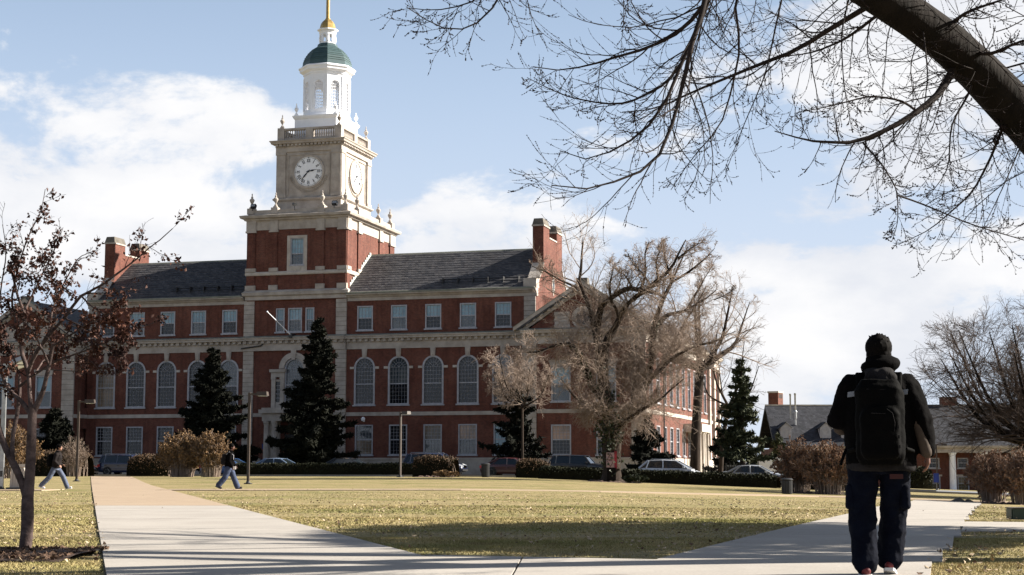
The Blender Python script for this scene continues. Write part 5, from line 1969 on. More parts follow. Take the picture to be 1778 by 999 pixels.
def conifer(name, label, px, d, H, rad, seed=1, m='needles_dark', ragged=.3, base_h=.06, droop=.35, per=40, ls=.2, tier=.42):
    global rng
    keep = rng
    rng = np.random.default_rng(seed)
    x = px2x(px, d)
    base = np.array([x, d, gz(x, d)])
    tv, tf = tubes(np.array([[base + (0, 0, -.2), base + (0, 0, H * .5), base + (0, 0, H * .98)]]), np.array([[H * .024, H * .014, .02]]), 8)
    P, Rr = [], []
    z = H * base_h
    while z < H * .97:
        t = z / H
        L0 = rad * (1 - t) ** .85 * min(1, .55 + t * 3)
        nb = 7 if t < .8 else 5
        for k in range(nb):
            a = rng.random() * 2 * np.pi
            L = L0 * (1 - ragged + 1.5 * ragged * rng.random()) + .12
            zz = z + tier * rng.random()
            pts = []
            for s in np.linspace(0, 1, 6):
                pts.append(base + np.array([math.cos(a) * L * s, math.sin(a) * L * s, zz - droop * L * (s - .55 * s * s * 1.1) + .1 * L * s ** 3]))
            P.append(pts)
            Rr.append(np.linspace(.05, .012, 6) * (1.1 - t * .6))
        z += tier * (.8 + .4 * rng.random())
    P, Rr = np.array(P), np.array(Rr)
    Lb = np.linalg.norm(P[:, -1] - P[:, 0], axis=1)
    bv, bf = tubes(P, Rr, 3)
    pts = []
    for i in range(len(P)):
        n = max(6, int(1.3 * per * Lb[i]))
        t = rng.random(n) ** .75 * .999 * 5
        i0 = t.astype(int)
        c = P[i][i0] + (P[i][i0 + 1] - P[i][i0]) * (t - i0)[:, None]
        wdt = .115 * Lb[i] * (1.15 - t / 5)
        c = c + rng.standard_normal((n, 3)) * np.stack([wdt, wdt, .35 * wdt], -1)
        c[:, 2] -= np.abs(rng.standard_normal(n)) * .12
        pts.append(c)
    pts = np.concatenate(pts)
    nv, nf = leaf_quads(pts, ls * .8, flat=.2, aspect=3.4, curl=.1)
    rng = keep
    return tree_obj(name, label, base, [('trunk', *merge([(tv, tf), (bv, bf)]), 'bark_brown', True), ('crown', nv, nf, m, False)])


conifer('spruce_tree', 'tallest dark conifer before the library entrance, its tip reaching the third floor', 549, 144, 14.4, 4.3, 3, 'needles_dark', .5, .05, .3, 62, .21)
conifer('spruce_tree', 'dark conifer between the left arched windows, shorter than the one at the entrance', 366, 146, 11.6, 4.5, 5, 'needles_dark', .55, .06, .22, 62, .21)
conifer('spruce_tree', 'slim ragged conifer against the right corner of the brick wing', 898, 127, 8.2, 2.9, 8, 'needles_dark', .75, .12, .4, 34, .2, .55)
conifer('spruce_tree', 'small conifer behind the silver hatchback, under the bare ivy tree', 1126, 121, 4.8, 2.2, 9, 'needles_dark', .45, .25, .3, 44, .2)
conifer('spruce_tree', 'green conifer standing alone against the sky right of the library', 1290, 124, 9.8, 2.8, 10, 'needles_mid', .7, .24, .5, 46, .19, .52)
conifer('spruce_tree', 'low broad conifer with drooping limbs behind the iron fence', 1258, 143, 4.6, 2.3, 12, 'needles_dark', .5, .05, .3, 40, .22)
conifer('spruce_tree', 'small dark conifer tucked between the lone conifer and the rust shrubs', 1352, 156, 5.0, 1.6, 17, 'needles_mid', .6, .05, .35, 40, .2)
bare_tree('bare_tree', 'thick trunked bare tree behind the parked cars beside the sunny brick flank', 1206, 134, 15.8, 5.0, .6, 21, 9, .6, .5, 'twig_brown', 'bark_brown', dens=1.0)
bare_tree('bare_tree', 'slender bare tree in front of the last arched window', 907, 120, 10.4, 2.9, 0, 22, 8, .5, .11, 'twig_brown', dens=1.25, up=.03)
bare_tree('bare_tree', 'thin bare tree leaning out between the library corner and the lone conifer', 1250, 138, 13.2, 3.4, .8, 23, 5, .5, .22, 'twig_grey', dens=.6, up=.05)
bare_tree('bare_tree', 'wide dark bare tree at the right edge above the rust coloured shrubs', 1840, 92, 10.2, 6.0, 0, 24, 24, .22, .4, 'twig_grey', 'bark_dark', dens=1.3, up=.0)


# ------------------------------------------------------------------ hedges and shrubs
def clipped(name, label, x0, y0, x1, y1, w, h, m='hedge_green', leaf=.09, dens=95, round_=.35, twigs=False, group=None, z0=0.0):
    """a clipped hedge from (x0,y0) to (x1,y1), w wide and h high: dark core, leaf shell and stems"""
    L = math.hypot(x1 - x0, y1 - y0)
    ux, uy = (x1 - x0) / L, (y1 - y0) / L
    c = thing(name, label, 'hedge', ((x0 + x1) / 2, (y0 + y1) / 2, gz((x0 + x1) / 2, (y0 + y1) / 2)), 0, group)
    org = np.array(c.location)
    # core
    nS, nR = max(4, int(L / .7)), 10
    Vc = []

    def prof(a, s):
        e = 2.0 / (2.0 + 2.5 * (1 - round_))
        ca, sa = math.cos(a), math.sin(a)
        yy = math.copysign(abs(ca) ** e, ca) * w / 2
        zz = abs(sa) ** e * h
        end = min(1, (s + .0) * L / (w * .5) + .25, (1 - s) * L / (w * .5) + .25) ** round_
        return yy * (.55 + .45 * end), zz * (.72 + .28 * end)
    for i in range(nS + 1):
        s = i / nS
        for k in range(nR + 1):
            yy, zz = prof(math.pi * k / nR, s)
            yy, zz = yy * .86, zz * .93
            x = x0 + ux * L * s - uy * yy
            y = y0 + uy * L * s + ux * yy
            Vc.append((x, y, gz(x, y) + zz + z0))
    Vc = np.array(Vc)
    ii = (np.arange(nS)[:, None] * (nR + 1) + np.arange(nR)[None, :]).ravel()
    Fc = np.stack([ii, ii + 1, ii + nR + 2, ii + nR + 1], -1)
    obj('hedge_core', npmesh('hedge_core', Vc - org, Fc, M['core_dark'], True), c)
    n = int(dens * L * (w + 2 * h))
    s = rng.random(n)
    a = np.arccos(1 - 2 * rng.random(n))
    P = np.empty((n, 3))
    lump = .06 * np.sin(s * L * 2.1) + .05 * np.sin(s * L * 5.3 + a * 4)
    for j in range(n):
        yy, zz = prof(a[j], s[j])
        k = 1 - .13 * rng.random() + lump[j] * .6
        yy, zz = yy * k, zz * (k + .02)
        x = x0 + ux * L * s[j] - uy * yy
        y = y0 + uy * L * s[j] + ux * yy
        P[j] = (x, y, gz(x, y) + max(zz, .03) + z0)
    v, f = leaf_quads(P, leaf, aspect=1.5)
    obj('foliage', npmesh('hedge_foliage', v - org, f, M[m]), c)
    if twigs:
        k = int(26 * L)
        b0 = np.stack([np.linspace(.05, .95, k), rng.uniform(-.2, .2, k)], -1)
        Pt = []
        for s_, o in b0:
            x, y = x0 + ux * L * s_ - uy * o * w, y0 + uy * L * s_ + ux * o * w
            e = np.array([x + rng.uniform(-.35, .35), y + rng.uniform(-.35, .35) - .1, gz(x, y) + h * rng.uniform(.7, 1.05)])
            b_ = np.array([x, y, gz(x, y)])
            Pt.append([b_, b_ * .5 + e * .5 + rng.standard_normal(3) * .05, e])
        Pt = np.array(Pt)
        tv, tf = tubes(Pt, np.tile(np.array([[.02, .014, .008]]), (len(Pt), 1)), 3)
        obj('stems', npmesh('hedge_stems', tv - org, tf, M['twig_brown']), c)
    return c


def bush(name, label, px, d, w, h, m='shrub_gold', stems=130, leaf=.07, seed=1, lean=0, tw='twig_brown', per=5):
    """a loose many-stemmed shrub"""
    global rng
    keep = rng
    rng = np.random.default_rng(seed)
    x = px2x(px, d)
    base = np.array([x, d, gz(x, d)])
    a = rng.random(stems) * 2 * np.pi
    rr = np.sqrt(rng.random(stems))
    b0 = base + np.stack([np.cos(a) * rr * w * .22, np.sin(a) * rr * w * .16, 0 * a], -1)
    hh = h * (1 - .45 * rr ** 2.2) * (.78 + .3 * rng.random(stems))
    e = base + np.stack([np.cos(a) * rr * w * .5 + lean, np.sin(a) * rr * w * .4, hh], -1)
    mid = b0 * .5 + e * .5 + np.stack([-np.cos(a) * rr * w * .08, -np.sin(a) * rr * w * .06, .12 * hh], -1)
    P = np.stack([b0, b0 * .7 + mid * .3, mid, mid * .45 + e * .55 + (0, 0, .02), e], 1)
    Rr = np.tile(np.linspace(.022, .008, 5)[None], (stems, 1))
    b1, q1 = grow(P, Rr, 7, .33, .6, 5, .05, .05, tmin=.3, rfac=.6, rmin=.008, rmax=.012, wig=.2)
    b2, q2 = grow(b1, q1, 4, .55, .6, 4, .05, .05, tmin=.2, rfac=.6, rmin=.0065, wig=.2)
    v, f = merge([tubes(P, Rr, 3), tubes(b1, q1, 3), tubes(b2, q2, 3)])
    pts = sample_on(b2, q2, per, .3)
    lv, lf = leaf_quads(pts, leaf, aspect=1.3)
    t = thing(name, label, 'shrub', tuple(base))
    obj('stems', npmesh('shrub_stems', v - base, f, M[tw]), t)
    obj('foliage', npmesh('shrub_leaves', lv - base, lf, M[m]), t)
    rng = keep
    return t


def hx(px, off=0.0):
    """world x, y of picture column px on the hedge line"""
    k = (px - CX) / 2815
    y = (116.2 - .281 * 8 * 0 + off) / (1 + .281 * k)
    return k * y, y


def hedge_px(label, a, b, h, w=1.5, **k):
    (x0, y0), (x1, y1) = hx(a, k.pop('off', 0)), hx(b, k.pop('off2', 0))
    return clipped('clipped_hedge', label, x0, y0, x1, y1, w, h, **k)


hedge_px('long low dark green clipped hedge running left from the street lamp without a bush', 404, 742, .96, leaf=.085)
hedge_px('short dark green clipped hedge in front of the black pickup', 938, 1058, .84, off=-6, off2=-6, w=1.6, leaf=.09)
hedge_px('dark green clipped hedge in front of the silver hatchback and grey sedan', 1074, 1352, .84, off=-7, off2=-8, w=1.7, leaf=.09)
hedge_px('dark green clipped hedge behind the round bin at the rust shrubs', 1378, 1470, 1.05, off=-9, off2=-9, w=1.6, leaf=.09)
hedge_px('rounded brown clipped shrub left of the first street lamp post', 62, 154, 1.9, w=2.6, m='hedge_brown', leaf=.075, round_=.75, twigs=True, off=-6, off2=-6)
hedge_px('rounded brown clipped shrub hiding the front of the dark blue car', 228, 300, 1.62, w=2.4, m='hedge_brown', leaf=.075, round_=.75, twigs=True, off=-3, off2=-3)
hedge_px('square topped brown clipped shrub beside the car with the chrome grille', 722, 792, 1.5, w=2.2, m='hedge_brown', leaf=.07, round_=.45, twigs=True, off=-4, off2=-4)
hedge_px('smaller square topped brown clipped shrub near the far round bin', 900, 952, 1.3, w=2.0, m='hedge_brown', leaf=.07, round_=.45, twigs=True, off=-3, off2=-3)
bush('loose_shrub', 'golden brown loose shrub, left half of the pair by the walking person', 316, 113, 3.6, 2.95, 'shrub_gold', 150, .085, 31)
bush('loose_shrub', 'golden brown loose shrub, right half of the pair by the walking person', 366, 112, 3.0, 2.8, 'shrub_gold', 130, .085, 32)
bush('loose_shrub', 'golden loose shrub at the left edge behind the stone bin', 20, 104, 3.6, 3.1, 'shrub_gold', 150, .085, 33)
bush('loose_shrub', 'small bare twiggy shrub behind the rounded brown hedge', 128, 116, 2.2, 2.7, 'hedge_brown', 60, .05, 34, per=1)
bush('loose_shrub', 'rust brown shrub beside the round bin, nearest the white van', 1385, 88, 2.8, 2.5, 'shrub_rust', 150, .07, 35)
bush('loose_shrub', 'rust brown shrub just left of the student', 1438, 86, 3.4, 2.45, 'shrub_rust', 170, .07, 36)
bush('loose_shrub', 'rust brown shrub right of the student, in front of the columned hall', 1722, 76, 2.6, 2.15, 'shrub_rust', 170, .06, 37)
bush('loose_shrub', 'rust brown shrub cut by the right edge of the view', 1775, 74, 2.4, 2.2, 'shrub_rust', 160, .06, 38)
bush('loose_shrub', 'tiny pale green tuft at the foot of the ivy tree', 1104, 102, 1.6, .5, 'ivy_leaf', 60, .1, 39)
bush('loose_shrub', 'low yellow green tuft under the square topped shrub', 776, 110, 1.9, .42, 'shrub_gold', 50, .08, 40)
# round dark holly by the left pavilion
conifer('holly_tree', 'rounded dark evergreen in front of the left pavilion', 92, 134, 5.4, 3.2, 14, 'needles_dark', .25, .03, .1, 80, .26)


def broad_evergreen():
    """the broad evergreen to the right of the view whose shade lies on the near lawn"""
    base = np.array([13.6, 21.3, gz(13.6, 21.3)])
    q = lambda x, y, z: base + np.array([x, y, z])
    T = [([q(0, 0, -.3), q(0, .1, 1.5), q(.1, 0, 3.2)], .3, .22)]
    for i in range(9):
        a = 2 * np.pi * i / 9 + .3
        T.append(([q(.1, 0, 2.6 + .12 * i), q(math.cos(a) * .9, math.sin(a) * 1.9, 4.6), q(math.cos(a) * 1.9, math.sin(a) * 4.0, 6.0 + .5 * math.sin(i * 2.2))], .13, .03))
    p, r = limbs(T, 10)
    v, f = tubes(p, r, 8)
    n = 7800
    u = rng.standard_normal((n, 3))
    u /= np.linalg.norm(u, axis=1, keepdims=True)
    rad = rng.random(n) ** .45
    lump = 1 + .16 * np.sin(u[:, 0] * 5 + 1) * np.sin(u[:, 1] * 6) + .12 * np.sin(u[:, 2] * 7 + u[:, 1] * 4)
    P = base + np.array([0, .2, 6.5]) + u * (rad * lump)[:, None] * np.array([2.5, 4.9, 2.1])
    lv, lf = leaf_quads(P, .2, aspect=2.4)
    tree_obj('evergreen_tree', 'broad evergreen tree standing out of view to the right, shading the near lawn', base, [('trunk', v, f, 'bark_brown', True), ('crown', lv, lf, 'needles_mid', False)])


broad_evergreen()
# ------------------------------------------------------------------ cars
mat('tyre', (0.02, 0.02, 0.02), 0.85, var=.1)
mat('rim', (0.45, 0.46, 0.48), 0.3, metal=.8, var=.1)
mat('chrome', (0.75, 0.76, 0.78), 0.12, metal=1.0, var=.05)
mat('car_glass', (0.012, 0.016, 0.018), 0.04, var=.1, spec=0.9)
mat('tail_red', (0.45, 0.02, 0.02), 0.2, var=.1, spec=.6)
mat('head_lamp', (0.75, 0.78, 0.8), 0.12, var=.05, spec=.8)
mat('trim_black', (0.01, 0.01, 0.0105), 0.6, var=.1)
mat('plate_white', (0.7, 0.7, 0.72), 0.5, var=.05)
mat('paint_navy', (0.012, 0.018, 0.05), 0.3, var=.1, coat=.8, spec=.5)
mat('paint_black', (0.01, 0.01, 0.012), 0.3, var=.1, coat=.8, spec=.5)
mat('paint_silver', (0.46, 0.48, 0.52), 0.32, var=.06, coat=.8, metal=.35)
mat('paint_bluegrey', (0.16, 0.22, 0.32), 0.32, var=.06, coat=.8, metal=.3)
mat('paint_blue', (0.04, 0.1, 0.24), 0.32, var=.06, coat=.8, metal=.2)
mat('paint_grey', (0.3, 0.31, 0.33), 0.32, var=.06, coat=.8, metal=.35)
mat('paint_maroon', (0.06, 0.018, 0.02), 0.3, var=.1, coat=.8)
mat('paint_white', (0.75, 0.75, 0.74), 0.35, var=.04, coat=.6)

CARS = {
    'suv': dict(L=4.7, W=1.84, zb=.28, hood=1.02, belt=1.08, roof=1.72, tail=1.06, xs=(-2.25, -1.98, .62, 1.28), rails=True),
    'hatch': dict(L=4.45, W=1.8, zb=.25, hood=.92, belt=1.02, roof=1.6, tail=1.04, xs=(-2.1, -1.45, .55, 1.45), rails=True),
    'sedan': dict(L=4.7, W=1.8, zb=.22, hood=.86, belt=.92, roof=1.42, tail=.98, xs=(-1.85, -.95, .3, 1.15), rails=False),
    'pickup': dict(L=4.9, W=1.85, zb=.35, hood=1.1, belt=1.14, roof=1.76, tail=1.12, xs=(-2.2, -1.9, .45, .95), rails=False),
}


def car(name, label, kind, paint, px, off, flip=False, group=None):
    k = (px - CX) / 2815
    d = (117.25 + off) / (1 + .281 * k)
    x = k * d
    c = CARS[kind]
    t = thing(name, label, 'car', (x, d, gz(x, d)), -FA + (math.pi if flip else 0))
    L, Wd = c['L'] / 2, c['W'] / 2
    x0, x1, x2, x3 = c['xs']
    # body stations from tail to nose: x, bottom, shoulder z, half width factor
    st = [(-L, c['zb'] + .16, c['tail'] - .22, .86), (-L + .1, c['zb'] + .02, c['tail'] - .05, .95), (-L + .4, c['zb'], c['tail'], .99), (x0 + .3, c['zb'] - .02, c['belt'] + .02, 1.0), (0, c['zb'] - .02, c['belt'], 1.0),
          (x3 - .1, c['zb'] - .02, c['belt'] - .02, 1.0), (x3 + .25, c['zb'], c['hood'], .985), (L - .55, c['zb'], c['hood'] - .08, .95), (L - .12, c['zb'] + .04, c['hood'] - .22, .86), (L, c['zb'] + .16, c['hood'] - .38, .76)]
    V, Fs = [], []
    ring_n = 9
    for X, zb, zs, w in st:
        w = w * Wd
        zm = zb + (zs - zb) * .45
        pts = [(w * .9, zb), (w * .985, zb + .12), (w, zm), (w * .985, zs - .1), (w * .93, zs - .02), (w * .7, zs + .02)]
        full = [(y, z) for y, z in pts] + [(0, zs + .04)] + [(-y, z) for y, z in reversed(pts)]
        ring_n = len(full)
        V += [(X, y, z) for y, z in full]
    for i in range(len(st) - 1):
        for j in range(ring_n - 1):
            Fs.append((i * ring_n + j, i * ring_n + j + 1, (i + 1) * ring_n + j + 1, (i + 1) * ring_n + j))
        Fs.append((i * ring_n + ring_n - 1, i * ring_n, (i + 1) * ring_n, (i + 1) * ring_n + ring_n - 1))
    Fs.append(tuple(range(ring_n)))
    Fs.append(tuple((len(st) - 1) * ring_n + j for j in reversed(range(ring_n))))
    MB().add(V, Fs).build('body', M[paint], t, True)
    # glasshouse
    zb, zr = c['belt'] - .02, c['roof']
    wb, wt = Wd * .93, Wd * .7
    g = MB()
    b4 = [(x0, -wb, zb), (x3, -wb, zb), (x3, wb, zb), (x0, wb, zb)]
    t4 = [(x1, -wt, zr - .06), (x2, -wt, zr - .06), (x2, wt, zr - .06), (x1, wt, zr - .06)]
    g.add(b4 + t4, [(0, 1, 5, 4), (1, 2, 6, 5), (2, 3, 7, 6), (3, 0, 4, 7), (4, 5, 6, 7)])
    g.build('windows', M['car_glass'], t)
    rf = MB()
    e = .05
    xs_ = [x1 - .12, x1, x1 * .5 + x2 * .5, x2, x2 + .1]
    zz = [zr - .09, zr - .02, zr + .02, zr - .02, zr - .08]
    ys_ = [-wt - .03, -wt * .8, 0, wt * .8, wt + .03]
    zo = [-.06, -.005, .012, -.005, -.06]
    V = [(X, y, z + o) for X, z in zip(xs_, zz) for y, o in zip(ys_, zo)]
    Fs = [(i * 5 + j, i * 5 + j + 1, i * 5 + 6 + j, i * 5 + 5 + j) for i in range(4) for j in range(4)]
    n_ = len(V)
    V += [(X, y, z - .05) for X, y, z in V]
    Fs += [tuple(reversed([a + n_ for a in f])) for f in Fs]
    rf.add(V, Fs)
    rf.build('roof', M[paint], t, True)
    for s in (-1, 1):
        MB().tube([(x3, s * wb, zb), (x2, s * (wt + .01), zr - .05)], .045, 5).build('pillar', M[paint], t)
        MB().tube([(x0, s * wb, zb), (x1, s * (wt + .01), zr - .05)], .075, 5).build('pillar', M[paint], t)
        xm = (x1 + x2) / 2 + .1
        MB().tube([(xm, s * (wb + .005), zb), (xm - .03, s * (wt + .012), zr - .05)], .04, 4).build('pillar', M[paint], t)
        xq = x0 + (xm - x0) * .3
        MB().tube([(xq, s * (wb + .004), zb), (max(xq, x1) + .05, s * (wt + .012), zr - .05)], .05, 4).build('pillar', M[paint], t)
        # doors with handles
        for a, b in ((x0 + .55, xm - .02), (xm + .02, x3 - .25)):
            dm = MB()
            y = s * (Wd + .004)
            dm.add([(a, y - s * .01, c['zb'] + .14), (b, y - s * .01, c['zb'] + .14), (b, y - s * .0, c['belt'] - .16), (a, y - s * .0, c['belt'] - .16), (a, y - s * .08, c['zb'] + .14), (b, y - s * .08, c['zb'] + .14), (b, y - s * .08, c['belt'] - .12), (a, y - s * .08, c['belt'] - .12)],
                   [(0, 1, 2, 3), (4, 5, 6, 7), (0, 1, 5, 4), (1, 2, 6, 5), (2, 3, 7, 6), (3, 0, 4, 7)])
            do = dm.build('door', M[paint], t)
            MB().box(a + .06, a + .22, min(y, y + s * .025), max(y, y + s * .025), c['belt'] - .26, c['belt'] - .22).build('handle', M['trim_black'], do)
        MB().cbox((x3 - .28, s * (Wd + .08), c['belt'] + .06), (.07, .1, .065)).build('mirror', M[paint], t)
        hl = MB().add([(L - .4, s * Wd * .93, c['hood'] - .2), (L - .02, s * Wd * .62, c['hood'] - .36), (L - .02, s * Wd * .62, c['hood'] - .2), (L - .42, s * Wd * .92, c['hood'] - .08),
                       (L - .5, s * Wd * .6, c['hood'] - .2), (L - .5, s * Wd * .6, c['hood'] - .12)], [(0, 1, 2, 3), (0, 1, 4), (3, 2, 5), (2, 1, 4, 5), (0, 3, 5, 4)])
        hl.build('headlight', M['head_lamp'], t)
        MB().box(-L - .01, -L + .22, min(s * Wd * .62, s * Wd * .97), max(s * Wd * .62, s * Wd * .97), c['tail'] - .34, c['tail'] - .14).build('tail_light', M['tail_red'], t)
        if c['rails']:
            MB().tube([(x1 + .15, s * wt * .9, zr - .02), (x1 + .25, s * wt * .9, zr + .06), (x2 - .2, s * wt * .9, zr + .06), (x2 - .05, s * wt * .9, zr - .03)], .022, 5).build('roof_rail', M['grey_metal'], t)
        for wx in (-L + .95, L - .9):
            r = .34
            wh = MB().lathe([(r + .06, -.02), (r + .06, .06)], 0, 0, 18, m=Matrix.Rotation(R(90 * s * -1), 4, 'X')).build('wheel_arch', M['trim_black'], t, loc=(wx, s * (Wd - .05), r))
            w_ = MB().lathe([(r * .6, -.1), (r - .03, -.1), (r, -.06), (r, .06), (r - .03, .1), (r * .62, .1)], 0, 0, 20, m=Matrix.Rotation(R(90 * s * -1), 4, 'X')).build('wheel', M['tyre'], t, True, (wx, s * (Wd - .07), r))
            rm = MB()
            mt = Matrix.Rotation(R(90 * s * -1), 4, 'X')
            rm.lathe([(r * .62, .06), (r * .64, .1), (r * .58, .1), (r * .56, .05), (0.001, .05)], 0, 0, 20, cap=False, m=mt)
            for q in range(5):
                a = 2 * math.pi * q / 5
                rm.cbox(mt @ Vector((math.cos(a) * r * .32, math.sin(a) * r * .32, .075)), (r * .3, .035, .02), mt.to_3x3() @ Matrix.Rotation(a, 3, 'Z'))
            rm.build('rim', M['rim'], w_)
    MB().box(L - .06, L + .012, -Wd * .45, Wd * .45, c['hood'] - .42, c['hood'] - .22).build('grille', M['chrome'] if 'navy' in paint or 'maroon' in paint else M['trim_black'], t)
    MB().box(L - .1, L + .03, -Wd * .72, Wd * .72, c['zb'] + .12, c['zb'] + .24).build('bumper', M['trim_black'], t)
    MB().box(-L - .02, -L + .1, -.26, .26, c['tail'] - .42, c['tail'] - .3).build('licence_plate', M['plate_white'], t)
    return t


car('parked_car', 'dark blue estate car with roof rails at the end of the tan path', 'suv', 'paint_navy', 222, 8.5)
car('parked_car', 'dark car mostly hidden behind the rounded shrub by the first lamp', 'sedan', 'paint_maroon', 128, 9)
car('parked_car', 'blue car partly hidden behind the walking person with grey straps', 'sedan', 'paint_blue', 400, 8)
car('parked_car', 'pale blue grey car whose roof shows over the hedge before the porch columns', 'sedan', 'paint_bluegrey', 486, 9)
car('parked_car', 'black saloon with bright windscreen under the tallest conifer', 'sedan', 'paint_black', 607, 8)
car('parked_car', 'navy car with a chrome grille emerging behind the square topped shrub', 'suv', 'paint_navy', 756, 4)
car('parked_car', 'dark maroon saloon beside the far round bin', 'sedan', 'paint_maroon', 890, 5.5)
car('parked_car', 'black pickup truck behind the short hedge left of the ivy tree', 'pickup', 'paint_black', 1008, 5)
car('parked_car', 'silver hatchback with a red tail light right of the ivy tree', 'hatch', 'paint_silver', 1163, 3)
car('parked_car', 'grey saloon low behind the hedge under the lone conifer', 'sedan', 'paint_grey', 1311, -.5)


def van():
    d = 150.0
    x = px2x(1322, d)
    t = thing('white_van', 'white panel van facing left behind the grey saloon', 'van', (x, d, gz(x, d) + .3), -FA + math.pi)
    prof = [(-2.6, .4), (-2.62, 2.05), (-2.45, 2.2), (1.0, 2.2), (1.75, 1.3), (2.5, 1.1), (2.62, .8), (2.6, .35)]
    MB().prism(prof, 1, -.95, .95).build('body', M['paint_white'], t)
    MB().add([(1.08, -.8, 2.12), (1.08, .8, 2.12), (1.78, .85, 1.3), (1.78, -.85, 1.3)], [(0, 1, 2, 3)]).build('windscreen', M['car_glass'], t, loc=(.03, 0, .02))
    for s in (-1, 1):
        MB().prism([(.2, 1.35), (.2, 1.95), (.95, 1.95), (1.5, 1.35)], 1, min(s * .94, s * .965), max(s * .94, s * .965)).build('side_window', M['car_glass'], t)
        MB().prism([(.1, .55), (.1, 2.0), (.16, 2.0), (.16, .55)], 1, min(s * .95, s * .956), max(s * .95, s * .956)).build('door_seam', M['trim_black'], t)
        MB().cbox((1.35, s * 1.05, 1.4), (.08, .1, .14)).build('mirror', M['trim_black'], t)
        MB().box(2.5, 2.62, min(s * .55, s * .9), max(s * .55, s * .9), .78, .98).build('headlight', M['head_lamp'], t)
        for wx in (-1.6, 1.7):
            w_ = MB().lathe([(.2, -.1), (.36, -.1), (.36, .1), (.2, .1)], 0, 0, 18, m=Matrix.Rotation(R(90), 4, 'X')).build('wheel', M['tyre'], t, True, (wx, s * .9, .36))
            MB().lathe([(.21, -.06), (.21, .06)], 0, 0, 14, m=Matrix.Rotation(R(90), 4, 'X')).build('rim', M['rim'], w_)


van()


# ------------------------------------------------------------------ street furniture
def street_lamp(label, px, d, H, arm, rz=0.0, tilt=0.0, r=.06, mname='pole_bronze', hw=.2, back=False):
    x = px2x(px, d)
    t = thing('street_lamp', label, 'street lamp', (x, d, gz(x, d)), rz)
    b = MB()
    b.box(-.17, .17, -.17, .17, -.05, .05)
    b.lathe([(.13, .05), (.1, .1), (.09, .14)], 0, 0, 10)
    b.build('base_plate', M['dark_metal'], t)
    p = MB().box(-r, r, -r, r, .05, H)
    p.build('pole', M[mname], t)
    MB().box(r * .5, arm - .36, -.03, .03, H - .12, H - .04).build('arm', M[mname], t)
    h = MB()
    h.add([(arm - .4, -hw, H - .17), (arm + .16, -hw, H - .17), (arm + .16, hw, H - .17), (arm - .4, hw, H - .17), (arm - .38, -hw * .85, H + .04), (arm + .13, -hw * .85, H + .04), (arm + .13, hw * .85, H + .04), (arm - .38, hw * .85, H + .04)],
          [(3, 2, 1, 0), (4, 5, 6, 7), (0, 1, 5, 4), (1, 2, 6, 5), (2, 3, 7, 6), (3, 0, 4, 7)])
    ho = h.build('lamp_head', M[mname], t)
    MB().box(arm - .32, arm + .1, -hw * .7, hw * .7, H - .19, H - .172).build('lamp_lens', M['lamp_lens'], ho)
    if tilt:
        ho.matrix_basis = Matrix.Translation((arm - .4, 0, H - .1)) @ Matrix.Rotation(R(tilt), 4, 'Y') @ Matrix.Rotation(R(-28), 4, 'X') @ Matrix.Translation((-(arm - .4), 0, -(H - .1)))
    MB().box(-.05, .05, -r - .012, -r + .004, .5, .72).build('hand_hole_cover', M['dark_metal'], t)
    return t


street_lamp('brown street lamp at the left edge of the tan path, arm pointing right', 133.5, 91, 4.55, .75)
street_lamp('brown street lamp by the walking person with grey straps, square head lit', 431, 82, 4.62, .8, R(-8))
street_lamp('brown street lamp at the hedge end by the square topped shrub', 695, 111, 4.45, .62, R(-38))
street_lamp('grey green lamp post cut by the left edge, its flood head tilted up', 3, 61, 4.75, .62, R(6), -22, .075, 'grey_metal', .26)
street_lamp('small far street lamp before the columned hall', 1627, 168, 4.7, .9)


def round_bin(label, px, d, h, r):
    x = px2x(px, d)
    t = thing('litter_bin', label, 'litter bin', (x, d, gz(x, d)))
    MB().lathe([(r * .82, 0), (r * .84, h * .12), (r * .88, h * .8), (r * .86, h * .86)], 0, 0, 20).build('drum', M['trim_black'], t, True)
    sl_ = MB().box(r * .86, r * .93, -.022, .022, h * .06, h * .82).mesh('slat', M['dark_metal'])
    for k in range(20):
        obj('slat', sl_, t, (0, 0, 0), 2 * math.pi * k / 20)
    rm = MB()
    rm.lathe([(r * .86, h * .84), (r * 1.02, h * .87), (r * 1.03, h * .92), (r * .8, h * .99), (r * .62, h), (r * .6, h * .93)], 0, 0, 20)
    rm.build('rim', M['dark_metal'], t, True)
    return t


round_bin('dark slatted round litter bin at the hedge gap in the middle distance', 843, 112, .98, .31)
round_bin('dark slatted round litter bin on the lawn before the rust shrubs', 1366, 82, .8, .3)


def stone_bin():
    d = 61.3
    x = px2x(33, d)
    t = thing('stone_pedestal', 'pale stone pedestal bin behind the young tree', 'pedestal', (x, d, gz(x, d)))
    MB().box(-.36, .36, -.36, .36, -.05, .1).build('base', M['stone_dark'], t)
    MB().add([(-.26, -.26, .1), (.26, -.26, .1), (.26, .26, .1), (-.26, .26, .1), (-.23, -.23, .86), (.23, -.23, .86), (.23, .23, .86), (-.23, .23, .86)], [(3, 2, 1, 0), (4, 5, 6, 7), (0, 1, 5, 4), (1, 2, 6, 5), (2, 3, 7, 6), (3, 0, 4, 7)]).build('shaft', M['stone_pale'], t)
    fl = MB()
    for k in range(5):
        fl.box(-.18 + .09 * k - .022, -.18 + .09 * k + .022, -.275, -.22, .16, .8)
    fl.build('fluting', M['stone_pale'], t)
    MB().box(-.28, .28, -.28, .28, .862, .97).build('cap', M['stone_pale'], t)


